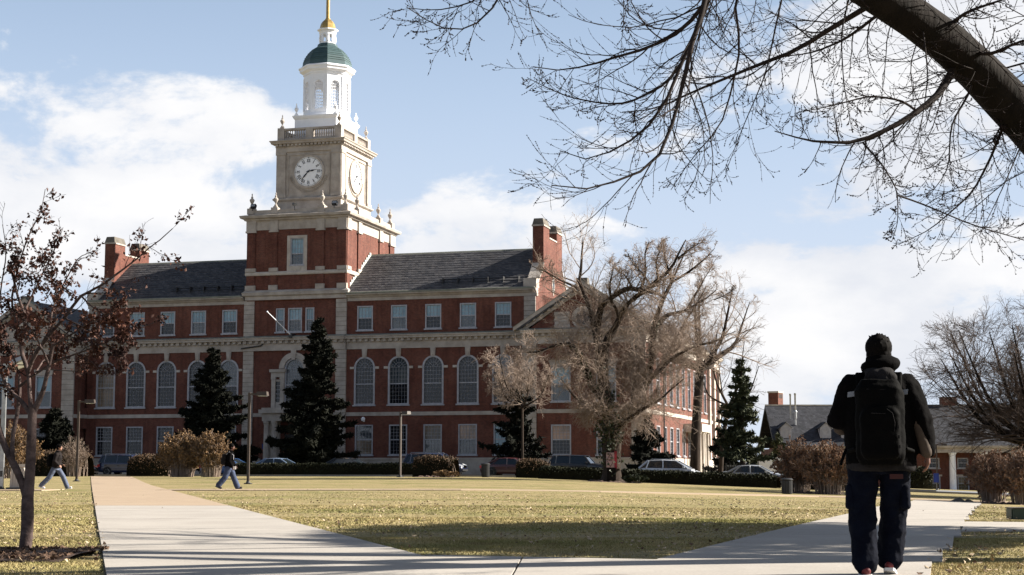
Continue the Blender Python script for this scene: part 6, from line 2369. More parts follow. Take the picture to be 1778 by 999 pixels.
stone_bin()
mat('box_green', (0.018, 0.035, 0.024), 0.5, var=.2)
x_ = px2x(1797, 28.2)
gb = thing('utility_box', 'low dark green box on the lawn above the side path', 'utility box', (x_, 28.2, gz(x_, 28.2)), R(-4))
MB().box(-.45, .45, -.25, .25, -.03, .19).build('case', M['box_green'], gb)
MB().box(-.47, .47, -.27, .27, .192, .206).build('lid', M['pole_bronze'], gb)
MB().box(-.47, -.452, -.2, .2, .02, .18).build('end_plate', M['box_green'], gb)


def rock(label, px, d, w, h, seed):
    x = px2x(px, d)
    bm = bmesh.new()
    bmesh.ops.create_icosphere(bm, subdivisions=3, radius=1)
    r_ = random.Random(seed)
    o = [r_.uniform(0, 9) for _ in range(3)]
    for v in bm.verts:
        c = v.co
        k = 1 + .16 * math.sin(c.x * 3 + o[0]) * math.sin(c.y * 4 + o[1]) + .1 * math.sin(c.z * 6 + o[2])
        v.co = Vector((c.x * k * w / 2, c.y * k * w / 3, c.z * k * h))
    me = bpy.data.meshes.new('rock')
    bm.to_mesh(me)
    bm.free()
    me.materials.append(M['stone_dark'])
    tag(obj('rock', me, None, (x, d, gz(x, d))), label, 'rock')


rock('dark flat rock at the far end of the right path', 1662, 76, .75, .17, 1)
rock('smaller rock beside the mulch under the rust shrub', 1680, 76.5, .5, .13, 2)


# mulch under the shrubs
def mulch_patch(px0, px1, d, dep, label):
    V, Fs = [], []
    nx, ny = 24, 6
    for i in range(nx + 1):
        for j in range(ny + 1):
            s, t = i / nx, j / ny
            y = d - dep / 2 + dep * t + .3 * math.sin(i * 1.3)
            x = px2x(px0 + (px1 - px0) * s, y)
            V.append((x, y, gz(x, y) - .05 + .2 * math.sin(math.pi * t) * min(1, 4 * s, 4 * (1 - s)) * (.7 + .3 * math.sin(i * 2.1 + j))))
    for i in range(nx):
        for j in range(ny):
            a = i * (ny + 1) + j
            Fs.append((a, a + ny + 1, a + ny + 2, a + 1))
    me = bpy.data.meshes.new('mulch_bed')
    me.from_pydata(V, [], Fs)
    me.materials.append(M['mulch'])
    tag(obj('mulch_bed', me), label, kind='structure')


mulch_patch(1682, 1800, 75, 4, 'brown mulch bed under the right shrubs')
mulch_patch(1345, 1470, 87, 4, 'brown mulch bed under the shrubs by the bin')
mulch_patch(1000, 1120, 104, 4, 'bare earth round the ivy tree')
mulch_patch(710, 800, 112, 3, 'bare earth under the square topped shrub')

# painted panel on the ivy tree
mat('panel_pink', (0.4, 0.27, 0.26), 0.8, scale=5, col2=(0.3, 0.2, 0.2))
mat('panel_red', (0.2, 0.02, 0.03), 0.8, scale=5)
mat('panel_mark', (0.1, 0.03, 0.035), 0.8)
pz0, pz1 = zat(812, 103.0), zat(786, 103.0)
px0, px1 = px2x(1053.5, 103), px2x(1067, 103)
pb = MB().box(px0 - ivy_base[0], px1 - ivy_base[0], -.86, -.5, pz0 - ivy_base[2], pz1 - ivy_base[2]).build('painted_panel', M['panel_pink'], ivy)
cx_, cz_ = (px0 + px1) / 2 - ivy_base[0], (pz0 + pz1) / 2 - ivy_base[2]
w_, h_ = (px1 - px0) * .42, (pz1 - pz0) * .45
mk = MB()
for a, b in (((-1, .05), (0, 1)), ((0, 1), (1, .05)), ((-1, -.08), (0, -1)), ((0, -1), (1, -.08)), ((-.6, .05), (.6, .05)), ((-.6, -.1), (.6, -.1)), ((-.3, .4), (.3, .4))):
    mk.tube([(cx_ + a[0] * w_, -.865, cz_ + a[1] * h_), (cx_ + b[0] * w_, -.865, cz_ + b[1] * h_)], .018, 4)
mk.build('painted_letters', M['panel_mark'], pb)
MB().box(px2x(1067.5, 103) - ivy_base[0], px2x(1072, 103) - ivy_base[0], -.62, -.3, pz0 - ivy_base[2] - .1, pz1 - ivy_base[2] + .1).build('red_board', M['panel_red'], ivy)
MB().box(px0 - ivy_base[0] + .03, px1 - ivy_base[0] + .1, -.84, -.5, .12, pz0 - ivy_base[2] - .01).build('lower_panel', M['bark_dark'], ivy)


# iron fence right of the library
def iron_fence():
    d0 = 139.0
    xa, xb = px2x(1222, d0), px2x(1300, d0)
    z = gz(xa, d0)
    t = thing('iron_fence', 'black iron picket fence between the sunny flank and the lone conifer', 'fence', (xa, d0, z))
    L = xb - xa
    for zz in (.18, 1.2):
        MB().box(0, L, -.02, .02, zz, zz + .05).build('rail', M['dark_metal'], t)
    pk = MB()
    pk.box(-.014, .014, -.012, .012, 0, 1.35)
    pk.add([(-.025, 0, 1.35), (0, -.02, 1.35), (.025, 0, 1.35), (0, .02, 1.35), (0, 0, 1.48)], [(0, 1, 4), (1, 2, 4), (2, 3, 4), (3, 0, 4)])
    me = pk.mesh('picket', M['dark_metal'])
    n = int(L / .14)
    for k in range(n):
        obj('picket', me, t, (k * .14 + .05, 0, 0))
    for k in range(3):
        MB().box(k * L / 2 - .05, k * L / 2 + .05, -.05, .05, 0, 1.6).build('post', M['dark_metal'], t)


iron_fence()


# ------------------------------------------------------------------ the hall on the right and what stands before it
def hall():
    D = 200.0
    sx = D / 2815
    X0, X1 = px2x(1350, D), px2x(1905, D)
    zg = -3.4
    t = thing('columned_hall', 'low brick hall with slate roof, dormers and white columns at the far right', 'hall', (0, 0, 0))
    zx = lambda y, d=D: zat(y, d)
    eave, ridge, rd = zx(776), zat(704, 206.5), 206.5
    wb = MB()
    ops = []
    for px in (1622, 1672, 1722, 1772, 1582, 1542):
        ops += [(px2x(px, D), zx(813), 1.35, 1.25, False), (px2x(px, D), zx(852), 1.45, 1.75, False)]
    wall_sheet(wb, X0, X1, zg, eave - .2, ops, D)
    wb.box(X0, X1, D + .5, D + 13, zg, eave - .2)
    wb.build('brick_wall', M['red_brick'], t)
    for c, z, w, h, ar in ops:
        window(c, D, z, (w, h, 3, 2, 2, .5, False, .14), 'glass_dark' if h < 1.5 else 'blind_warm_reflect', 'glass_dark', parent=t)
        if h > 1.5:
            MB().box(c - w / 2 - .22, c + w / 2 + .22, D - .1, D - .005, z + h + .002, z + h + .2).build('window_lintel', M['stone_pale'], t)
    MB().prism([(D - 2.6, eave - .75), (D - 2.6, eave - .25), (D - 2.9, eave - .15), (D - 2.95, eave + .1), (D + .2, eave + .1), (D + .2, eave - .75)], 0, px2x(1600, D), X1).build('entablature', M['stone'], t)
    MB().prism([(D - .15, eave - .5), (D - .4, eave + .08), (D + .2, eave + .08), (D + .2, eave - .5)], 0, X0, px2x(1600, D)).build('eaves', M['stone'], t)
    for px in (1646, 1700, 1752, 1804):
        x = px2x(px, D)
        cm = MB()
        H = eave - .75
        cm.lathe([(.5, zg + .5), (.5, zg + 1.0), (.42, zg + 1.1), (.41, zg + 2.6), (.36, H - .3), (.42, H - .26), (.42, H - .16), (.5, H - .08), (.5, H)], x, D - 2.2, 16)
        cm.build('column', M['white_paint'], t, True)
    MB().box(px2x(1600, D), X1, D - 3.0, D, zg, zx(853)).build('porch_floor', M['stone'], t)
    vb, zb_ = rd, ridge
    r = MB().prism([(D - .6, eave + .08), (vb, ridge), (2 * vb - D + .6, eave + .08), (2 * vb - D, eave - .02), (vb, ridge - .3), (D, eave - .02)], 0, X0 - .4, X1)
    ro = r.build('slate_roof', M['slate_blue'], t)
    MB().prism([(vb - .15, ridge - .05), (vb, ridge + .1), (vb + .15, ridge - .05)], 0, X0 - .4, X1).build('ridge', M['stone_dark'], ro)
    slope = (ridge - eave) / (rd - D)
    for px in (1368, 1437, 1474, 1511, 1580):
        x = px2x(px, D)
        zb0 = zat(767, D + .9)
        y0 = D + .75
        dz = 1.7
        dm = MB()
        dm.prism([(x - .68, zb0), (x + .68, zb0), (x + .68, zb0 + dz), (x, zb0 + dz + .62), (x - .68, zb0 + dz)], 1, y0, y0 + 3.2)
        do = dm.build('dormer', M['window_paint'], t)
        for s in (-1, 1):
            MB().prism([(x + s * .9, zb0 + dz - .14), (x, zb0 + dz + .66), (x, zb0 + dz + .76), (x + s * .9, zb0 + dz - .04)], 1, y0 - .15, y0 + 3.3).build('dormer_roof', M['slate_blue'] if s < 0 else M['window_paint'], do)  # right slope pale: its sunlit side is put into the colour
        window(x, y0 - .02, zb0 + .14, (.86, 1.45, 2, 2, 2, .5, False, .1), 'blind_warm_reflect', 'glass_sky', parent=t)
    # vent stacks
    for px, yt, yb, rr in ((1374.5, 684, 716, .1), (1383, 683, 727, .11)):
        x = px2x(px, 203)
        z0, z1 = zat(yb, 203), zat(yt, 203)
        m_ = MB().lathe([(rr, z0 - .8), (rr, z1 - .25), (rr * 1.35, z1 - .2), (rr * 1.35, z1)], x, 203, 12)
        if rr > .105:
            m_.lathe([(rr * 1.7, z0), (rr * 1.7, z0 + .75), (rr * 2.3, z0 + .82), (rr * 1.1, z0 + 1.05)], x, 203, 12)
        m_.build('vent_stack', M['grey_metal'], t, True)
    x = px2x(1650, 207)
    ch = MB().box(x - .95, x + .95, 206.4, 207.8, ridge - 1, zat(691, 207)).build('chimney', M['red_brick'], t)
    MB().box(x - 1.02, x + 1.02, 206.3, 207.9, zat(691, 207), zat(689.5, 207)).build('chimney_cap', M['stone_dark'], ch)


hall()
D = 262.0
tw = thing('brick_stair_tower', 'small orange brick tower with a louvred top behind the lone conifer', 'tower', (px2x(1349, D), D, -4), R(-30))
MB().box(-.85, .85, -1.1, 1.1, 0, zat(683, D) + 4).build('shaft', M['red_brick'], tw)
MB().box(-.95, .95, -1.2, 1.2, zat(683, D) + 4.002, zat(680, D) + 4).build('coping', M['stone_pale'], tw)
for s in (-.6, 0, .6):
    MB().box(.852, .88, s - .2, s + .2, zat(692, D) + 4, zat(685, D) + 4).build('louvre', M['trim_black'], tw)

# road before the hall
V = [(px2x(1608, 118), 118), (px2x(1700, 118), 118), (110, 118), (110, 160), (px2x(1608, 160), 160)]
me = bpy.data.meshes.new('far_road')
nn = 30
V, Fs = [], []
for i in range(nn + 1):
    for y in (112, 124, 136, 150):
        x = 28 + 80 * i / nn
        V.append((x, y, gz(x, y) + .02))
for i in range(nn):
    for j in range(3):
        Fs.append((i * 4 + j, i * 4 + 4 + j, i * 4 + 5 + j, i * 4 + 1 + j))
me.from_pydata(V, [], Fs)
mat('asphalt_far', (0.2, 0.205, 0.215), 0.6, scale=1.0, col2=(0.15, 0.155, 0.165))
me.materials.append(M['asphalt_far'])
tag(obj('far_road', me), 'grey road before the columned hall', kind='structure')
mat('banner_blue', (0.015, 0.03, 0.16), 0.6, var=.2)
for lab, px, d, yt, yb, w in (('small blue banner on a post by the columned hall', 1625, 150, 822, 838, .5), ('small blue sign on a post under the rust shrub at the right', 1714, 140, 838, 850, .55)):
    x = px2x(px, d)
    z = gz(x, d)
    t = thing('blue_sign', lab, 'sign', (x, d, z))
    MB().lathe([(.04, 0), (.04, zat(yt, d) - z)], 0, 0, 8).build('post', M['dark_metal'], t)
    MB().box(-w / 2, w / 2, -.07, -.045, zat(yb, d) - z, zat(yt, d) - z).build('panel', M['banner_blue'], t)
MB().box(-.16, .16, -.06, -.01, 0, .5).build('blue_notice', M['banner_blue'], lib, loc=(-3.45, -.07, 2.8))
clipped('clipped_hedge', 'dark clump of evergreen against the columned hall', px2x(1560, 185), 185, px2x(1616, 185), 185, 2.5, 2.5, leaf=.2, dens=30, round_=.8)
# ------------------------------------------------------------------ people
mat('skin', (0.13, 0.055, 0.038), 0.55, scale=12, col2=(0.1, 0.042, 0.03))
mat('skin_pale', (0.34, 0.19, 0.135), 0.55, scale=12, col2=(0.28, 0.15, 0.105))
mat('hair_black', (0.0016, 0.0012, 0.0012), 0.8, scale=60, col2=(0.004, 0.003, 0.0026), spec=.06)
mat('jacket_black', (0.0022, 0.0018, 0.0021), 0.9, scale=9, col2=(0.001, 0.0009, 0.001), bump=.2, spec=.05)
mat('jacket_grey', (0.016, 0.0145, 0.0155), 0.85, scale=9, col2=(0.006, 0.0055, 0.006), bump=.2, spec=.1)
mat('jacket_beige', (0.06, 0.045, 0.036), 0.8, scale=9, col2=(0.04, 0.03, 0.024), spec=.15)
mat('reflective', (0.17, 0.175, 0.19), 0.4, var=.1)
mat('nylon_black', (0.0008, 0.0008, 0.0009), 0.8, scale=8, col2=(0.0016, 0.0015, 0.0016), bump=.15, spec=.05)
mat('denim_dark', (0.0008, 0.0015, 0.0055), 0.95, scale=10, col2=(0.002, 0.0034, 0.009), bump=.2, spec=.1)
mat('denim_seam', (0.05, 0.06, 0.08), 0.85)
mat('denim_light', (0.09, 0.11, 0.165), 0.85, scale=6, col2=(0.045, 0.057, 0.09), bump=.2)
mat('denim_mid', (0.04, 0.057, 0.11), 0.85, scale=6, col2=(0.018, 0.028, 0.06), bump=.2)
mat('shoe_white', (0.6, 0.6, 0.6), 0.6, var=.1)
mat('shoe_red', (0.1, 0.007, 0.009), 0.6, var=.1)
mat('label_red', (0.03, 0.004, 0.004), 0.8, var=.2)
mat('shoe_dark', (0.025, 0.02, 0.02), 0.6, var=.1)
mat('strap_grey', (0.2, 0.2, 0.22), 0.7, var=.1)
mat('paper', (0.7, 0.66, 0.62), 0.7, var=.05)
mat('jacket_brown', (0.011, 0.0075, 0.0075), 0.8, scale=7, col2=(0.005, 0.0035, 0.0035), spec=.15, bump=.2)


def capsule(mb, pts, rad, n=12):
    """tapered limb with round ends"""
    pts = [Vector(p) for p in pts]
    a = (pts[0] - pts[1]).normalized()
    b = (pts[-1] - pts[-2]).normalized()
    P = [pts[0] + a * rad[0] * .95, pts[0] + a * rad[0] * .7] + pts + [pts[-1] + b * rad[-1] * .7, pts[-1] + b * rad[-1] * .95]
    Rr = [rad[0] * .25, rad[0] * .72] + list(rad) + [rad[-1] * .72, rad[-1] * .25]
    mb.tube(P, Rr, n)
    return mb


def loft(mb, secs, n=20, pw=2.3):
    """secs: (z, hw, hd, cx, cy) superellipse sections bottom to top"""
    vs, fs = [], []
    for z, hw, hd, cx, cy in secs:
        for i in range(n):
            a = 2 * math.pi * i / n
            c, s = math.cos(a), math.sin(a)
            vs.append((cx + hw * math.copysign(abs(c) ** (2 / pw), c), cy + hd * math.copysign(abs(s) ** (2 / pw), s), z))
    for j in range(len(secs) - 1):
        for i in range(n):
            fs.append((j * n + i, j * n + (i + 1) % n, (j + 1) * n + (i + 1) % n, (j + 1) * n + i))
    fs.append(tuple(range(n))[::-1])
    fs.append(tuple((len(secs) - 1) * n + i for i in range(n)))
    return mb.add(vs, fs)


def ell(mb, c, r, n=14, m=None):
    prof = [(math.sin(math.pi * i / n), -math.cos(math.pi * i / n)) for i in range(n + 1)]
    vs, fs = [], []
    for q, z in prof:
        for k in range(n):
            a = 2 * math.pi * k / n
            p = Vector((max(q, .02) * math.cos(a) * r[0], max(q, .02) * math.sin(a) * r[1], z * r[2]))
            if m is not None:
                p = m @ p
            vs.append(p + Vector(c))
    for j in range(n):
        for k in range(n):
            fs.append((j * n + k, j * n + (k + 1) % n, (j + 1) * n + (k + 1) % n, (j + 1) * n + k))
    fs.append(tuple(range(n))[::-1])
    fs.append(tuple(n * n + k for k in range(n)))
    return mb.add(vs, fs)


def fuse(mb, name, m, parent, voxel=.012, smooth=4, wrinkle=0.0, wsize=.09):
    """melt overlapping shapes into one continuous skin"""
    me = mb.mesh(name + '_raw', None)
    o = bpy.data.objects.new(name + '_raw', me)
    COL.objects.link(o)
    r = o.modifiers.new('r', 'REMESH')
    r.mode = 'VOXEL'
    r.voxel_size = voxel
    s = o.modifiers.new('s', 'SMOOTH')
    s.iterations = smooth
    s.factor = .5
    if wrinkle:
        tx = bpy.data.textures.new('folds', 'CLOUDS')
        tx.noise_scale = wsize
        tx.noise_depth = 2
        d = o.modifiers.new('d', 'DISPLACE')
        d.texture = tx
        d.strength = wrinkle
        d.mid_level = .5
    dg = bpy.context.evaluated_depsgraph_get()
    out = bpy.data.meshes.new_from_object(o.evaluated_get(dg))
    out.name = name
    bpy.data.objects.remove(o)
    out.materials.clear()
    out.materials.append(m)
    out.polygons.foreach_set('use_smooth', [True] * len(out.polygons))
    return obj(name, out, parent)


def hand_shape(mb, wrist, dirv, palm_n, thumb_side, curl=.5, s=1.0):
    """palm, four bent fingers of unequal length and a thumb"""
    d = Vector(dirv).normalized()
    n = Vector(palm_n)
    n = (n - d * n.dot(d)).normalized()
    w = d.cross(n) * thumb_side
    W0 = Vector(wrist)
    for k in (-1, 0, 1):
        capsule(mb, [W0 + w * .018 * k * s, W0 + d * .085 * s + w * .026 * k * s], [.019 * s, .017 * s], 8)
    for k, L in zip((1.5, .5, -.5, -1.5), (.068, .078, .072, .056)):
        p0 = W0 + d * .088 * s + w * .0195 * k * s
        d1 = (d * math.cos(curl * .6) + n * math.sin(curl * .6)).normalized()
        d2 = (d * math.cos(curl * 1.5) + n * math.sin(curl * 1.5)).normalized()
        d3 = (d * math.cos(curl * 2.2) + n * math.sin(curl * 2.2)).normalized()
        p1 = p0 + d1 * L * .48 * s
        p2 = p1 + d2 * L * .32 * s
        p3 = p2 + d3 * L * .25 * s
        capsule(mb, [p0, p1, p2, p3], [.0098 * s, .0092 * s, .0086 * s, .0075 * s], 7)
    t0 = W0 + d * .025 * s + w * .03 * s
    t1 = t0 + (d * .7 + w * .6 + n * .25).normalized() * .042 * s
    t2 = t1 + (d * .9 + w * .15 + n * .45).normalized() * .032 * s
    capsule(mb, [t0, t1, t2], [.013 * s, .0115 * s, .0095 * s], 7)


def head_shape(mb, c, s=1.0, turn=0.0):
    """skull, jaw, nose, brow and ears around centre c, facing +y"""
    m = Matrix.Rotation(turn, 3, 'Z')
    C_ = Vector(c)
    def E(o, r):
        ell(mb, C_ + m @ (Vector(o) * s), tuple(q * s for q in r), 12, m)
    E((0, -.008, .03), (.077, .096, .095))
    E((0, .02, -.035), (.062, .072, .082))
    E((0, .045, -.085), (.038, .035, .035))
    E((0, .1, -.02), (.013, .02, .022))
    E((0, .075, .022), (.055, .02, .016))
    E((0, .08, -.062), (.026, .014, .012))
    for q in (-1, 1):
        E((q * .079, -.012, -.01), (.012, .022, .033))


def person(label, loc, rz, H, P, C):
    k = H / 1.78
    t = thing('person', label, 'person', loc, rz)
    t.scale = (k, k, k)
    hd = Vector(P['head'])
    fine = P.get('fine', .012)
    # ---- body: one continuous skin
    b = MB()
    head_shape(b, hd, 1.0, P.get('turn', 0))
    sh = Vector(P['chest'])
    capsule(b, [sh + Vector((0, 0, .06)), hd + Vector((0, -.01, -.06))], [.062, .055], 12)
    pel = Vector(P['pelvis'])
    loft(b, [(pel.z - .08, .13, .1, pel.x, pel.y), (pel.z + .1, .135, .1, pel.x, pel.y), (sh.z - .2, .15, .1, sh.x, sh.y * .6 + pel.y * .4), (sh.z, .165, .1, sh.x, sh.y), (sh.z + .07, .1, .08, sh.x, sh.y)], 16)
    for s in ('l', 'r'):
        a = P['arm_' + s]
        capsule(b, a[:3], [.052, .042, .03], 10)
        hand_shape(b, a[2], a[3], a[4], 1 if s == 'r' else -1, P.get('curl_' + s, .55))
        l = P['leg_' + s]
        capsule(b, l[:3], [.085, .062, .042], 12)
        f = Vector(l[3])
        capsule(b, [l[2], Vector(l[2]) + f * .1 + Vector((0, 0, -.02))], [.04, .03], 8)
    fuse(b, 'body', M[C['skin']], t, fine * .75, 2)
    m3 = Matrix.Rotation(P.get('turn', 0), 3, 'Z')
    for q in (-1, 1):
        MB_ = MB()
        ell(MB_, hd + m3 @ Vector((q * .032, .088, .002)), (.012, .008, .008), 8)
        MB_.build('eye', M['hair_black'], t, True)
    mo = MB()
    ell(mo, hd + m3 @ Vector((0, .093, -.062)), (.022, .006, .005), 8)
    mo.build('mouth', M[C['skin']], t, True)
    # ---- hair
    h = MB()
    ell(h, hd + m3 @ Vector((0, -.02, .04)), (.1, .11, .102), 14, m3)
    ell(h, hd + m3 @ Vector((0, -.045, -.015)), (.094, .076, .094), 12, m3)
    hr = random.Random(5)
    for _ in range(P.get('tufts', 60)):
        a_, z_ = hr.uniform(0, 6.28), hr.uniform(.1, 1)
        v = Vector((math.cos(a_) * math.sqrt(1 - z_ * z_), math.sin(a_) * math.sqrt(1 - z_ * z_), z_))
        p0 = hd + m3 @ Vector((v.x * .094, v.y * .104 - .02, v.z * .097 + .042))
        h.tube([p0, p0 + m3 @ (v * .016 + Vector((hr.uniform(-.012, .012), hr.uniform(-.012, .012), .006)))], [.007, .002], 4)
    fuse(h, 'hair', M['hair_black'], t, .006, 2, .003, .02)
    # ---- jacket with sleeves
    j = MB()
    hem = P['hem']
    jw, jd = P.get('jw', .225), P.get('jd', .15)
    mid = (sh + pel) / 2
    loft(j, [(hem, jw, jd, pel.x, pel.y), (hem + .05, jw * 1.03, jd * 1.05, pel.x, pel.y), (mid.z, jw * 1.01, jd * 1.08, mid.x, mid.y), (sh.z - .14, jw, jd * 1.05, sh.x, sh.y), (sh.z, jw * .9, jd * .95, sh.x, sh.y),
             (sh.z + .05, jw * P.get('slope', .66), jd * .8, sh.x, sh.y), (sh.z + .1, P.get('neck', .085), .09, sh.x, sh.y)], 24)
    for s in ('l', 'r'):
        a = P['arm_' + s]
        w = Vector(a[2]) * .94 + Vector(a[1]) * .06
        capsule(j, [a[0], a[1], w], [P.get('sr', .085), P.get('sr', .085) * .86, P.get('sr', .085) * .66], 14)
    jk = fuse(j, 'jacket', M[C['jacket']], t, fine, 3, P.get('wr', .012), .1)
    for part in P.get('extra', []):
        part(t, jk)
    # collar
    c = MB()
    cc = sh + Vector((0, 0, .115))
    for i in range(14):
        a0, a1 = 2 * math.pi * i / 14, 2 * math.pi * (i + 1) / 14
        rr = P.get('collar', (.075, .08))
        capsule(c, [cc + Vector((math.cos(a0) * rr[0], math.sin(a0) * rr[1], .012 * math.sin(a0 * 2))), cc + Vector((math.cos(a1) * rr[0], math.sin(a1) * rr[1], .012 * math.sin(a1 * 2)))], [.032, .032], 8)
    P.get('cfn', lambda c, cc: None)(c, cc)
    fuse(c, 'collar', M[C.get('collar', C['jacket'])], t, .012, 3, .006, .05)
    # ---- trousers
    tr = MB()
    loft(tr, [(pel.z - .13, .16, .125, pel.x, pel.y), (pel.z, .175, .135, pel.x, pel.y), (pel.z + .12, .17, .125, pel.x, pel.y)], 20)
    lr = P.get('lr', (.11, .088, .082))
    for s in ('l', 'r'):
        l = P['leg_' + s]
        an = Vector(l[2])
        capsule(tr, [l[0], l[1], an + (Vector(l[1]) - an) * .12, an + (Vector(l[1]) - an).normalized() * .01], [lr[0], lr[1], lr[2], lr[2] * 1.02], 16)
    tr_ = fuse(tr, 'trousers', M[C['trousers']], t, fine, 3, P.get('wr', .012) * 1.2, .08)
    for part in P.get('extra_t', []):
        part(t, tr_)
    # ---- shoes
    for s in ('l', 'r'):
        l = P['leg_' + s]
        an, f = Vector(l[2]), Vector(l[3]).normalized()
        dn = Vector((0, 0, -1)) if len(l) < 5 else Vector(l[4]).normalized()
        so = MB()
        heel = an + dn * .045 - f * .045
        capsule(so, [an + dn * .01 - f * .01, an + dn * .03], [.045, .045], 10)
        capsule(so, [heel, heel + f * .1, heel + f * .19], [.04, .042, .034], 12)
        capsule(so, [heel + f * .02 + dn * .0, heel + f * .2], [.042, .036], 12)
        sh_ = fuse(so, 'shoe', M[C['shoe']], t, .01, 2)
        sole = MB()
        wv = f.cross(dn).normalized()
        q = [heel + dn * .03 - f * .045, heel + dn * .03 + f * .225]
        vs = []
        for z_ in (0, .022):
            for p_, ww in ((q[0], .03), (q[0] + f * .03, .042), (q[0] + f * .17, .046), (q[1], .026)):
                vs += [p_ + wv * ww + dn * z_, p_ - wv * ww + dn * z_]
        fs = []
        for i in range(3):
            a_ = i * 2
            fs += [(a_, a_ + 1, a_ + 3, a_ + 2), (a_ + 8, a_ + 9, a_ + 11, a_ + 10), (a_, a_ + 2, a_ + 10, a_ + 8), (a_ + 1, a_ + 3, a_ + 11, a_ + 9)]
        fs += [(0, 1, 9, 8), (6, 7, 15, 14)]
        sole.add(vs, fs).build('sole', M[C.get('sole', 'shoe_white')], sh_)
    return t


def pack(label, person_o, boxes, straps, m='nylon_black', sm=None, fine=.012, details=()):
    """a backpack, top-level, at its wearer's place"""
    t = thing('backpack', label, 'backpack', person_o.location, person_o.rotation_euler.z)
    t.scale = person_o.scale
    b = MB()
    for c, h in boxes:
        loft(b, [(c[2] - h[2], h[0] * .8, h[1] * .75, c[0], c[1]), (c[2] - h[2] * .8, h[0], h[1], c[0], c[1]), (c[2] + h[2] * .7, h[0], h[1], c[0], c[1]), (c[2] + h[2], h[0] * .72, h[1] * .7, c[0], c[1])], 20, 3.2)
    fuse(b, 'bag', M[m], t, fine, 7, .022, .1)
    for pts in straps:
        s = MB()
        for o_ in (-.014, .014):
            s.tube([Vector(p) + Vector((o_, 0, 0)) for p in pts], .018, 6)
        fuse(s, 'strap', M[sm or m], t, .01, 1)
    for nm, mb, mm in details:
        mb.build(nm, M[mm], t)
    return t


# ---- the student in front, seen from behind
sd_ = 11.95
sx_ = px2x(1530, sd_)
srz = -math.atan2(sx_, sd_)


def scarf(c, cc):
    for i in range(14):
        a0, a1 = 2 * math.pi * i / 14, 2 * math.pi * (i + 1) / 14
        capsule(c, [cc + Vector((math.cos(a0) * .07 + .008, math.sin(a0) * .075 + .01, .085)), cc + Vector((math.cos(a1) * .07 + .008, math.sin(a1) * .075 + .01, .085))], [.034, .034], 8)
        capsule(c, [cc + Vector((math.cos(a0) * .1 + .014, math.sin(a0) * .095, .035 + .016 * math.cos(a0))), cc + Vector((math.cos(a1) * .1 + .014, math.sin(a1) * .095, .035 + .016 * math.cos(a1)))], [.05, .05], 8)


def student_extras():
    def hood(t, jk):
        h = MB()
        ell(h, (0.012, -.125, 1.43), (.125, .07, .085), 14)
        ell(h, (0.012, -.16, 1.36), (.085, .045, .06), 12)
        ell(h, (.0, -.09, 1.485), (.12, .075, .04), 12)
        fuse(h, 'hood', M['jacket_grey'], t, .011, 3, .022, .07)

    def patches(t, jk):
        for x, z in ((-.195, 1.315), (.172, 1.325)):
            p = MB()
            p.add([(x - .034, -.172, z - .02), (x + .03, -.178, z - .012), (x + .034, -.172, z + .026), (x - .03, -.165, z + .018), (x - .034, -.14, z - .02), (x + .03, -.14, z - .012), (x + .034, -.14, z + .026), (x - .03, -.14, z + .018)],
                  [(0, 1, 2, 3), (0, 1, 5, 4), (1, 2, 6, 5), (2, 3, 7, 6), (3, 0, 4, 7)])
            p.build('reflective_patch', M['reflective'], t)

    def beige(t, jk):
        s = MB()
        capsule(s, [(.225, -.045, 1.26), (.262, -.066, 1.12), (.302, -.048, .98), (.328, -.03, .89)], [.02, .036, .042, .042], 12)
        fuse(s, 'sleeve_panel', M['jacket_beige'], t, .011, 3, .006, .06)
        s = MB()
        capsule(s, [(-.29, .05, 1.075), (-.235, .13, 1.075)], [.055, .052], 12)
        fuse(s, 'sleeve_panel', M['jacket_beige'], t, .011, 3, .006, .06)

    def lower(t, jk):
        s = MB()
        loft(s, [(.755, .247, .168, 0, 0), (.78, .256, .174, 0, 0), (.84, .256, .174, 0, 0), (.87, .247, .166, 0, 0)], 28)
        fuse(s, 'jacket_hem', M['jacket_grey'], t, .012, 3, .018, .1)
        c = MB().tube([(-.245, -.03, .93), (-.268, -.05, .87), (-.29, -.06, .80)], [.01, .012, .012], 7)
        c.build('drawcord', M['nylon_black'], t)
    return [hood, patches, beige, lower]


def student_trouser_extras():
    def pockets(t, tr):
        for x, y, z in ((-.225, -.01, .57), (.168, .03, .57)):
            p = MB()
            loft(p, [(z - .09, .03, .075, x, y), (z - .07, .04, .085, x, y), (z + .07, .035, .08, x, y), (z + .09, .025, .07, x, y)], 16, 3)
            fuse(p, 'cargo_pocket', M['denim_dark'], tr, .01, 2, .01, .05)
        rp = MB()
        rp.box(.06, .155, -.146, -.12, .70, .735)
        rp.build('red_label', M['label_red'], tr)
    return [pockets]


student = person('young man in black jacket and dark jeans walking away up the right path', (sx_, sd_, gz(sx_, sd_) + .024), srz, 1.78, dict(
    head=(.004, .035, 1.63), chest=(0, .0, 1.385), pelvis=(0, 0, .87), hem=.77, jw=.252, jd=.165, sr=.103, slope=.78, neck=.13, fine=.011, wr=.026, tufts=46, cfn=scarf,
    arm_l=[(-.195, 0, 1.375), (-.3, .0, 1.125), (-.14, .26, 1.1), (.9, .35, .05), (0, -1, -.2)],
    arm_r=[(.195, 0, 1.375), (.292, -.02, 1.12), (.335, .02, .9), (.02, .06, -1), (-1, .1, 0)], curl_r=.5,
    leg_l=[(-.125, -.02, .84), (-.145, .0, .47), (-.13, -.07, .085), (-.12, 1, 0)],
    leg_r=[(.11, .0, .84), (.085, .12, .48), (.045, .16, .1), (.08, 1, -.28), (0, -.28, -1)],
    lr=(.118, .1, .094), collar=(.088, .092), extra=student_extras(), extra_t=student_trouser_extras()),
    dict(skin='skin', jacket='jacket_black', trousers='denim_dark', shoe='shoe_red', collar='jacket_black'))
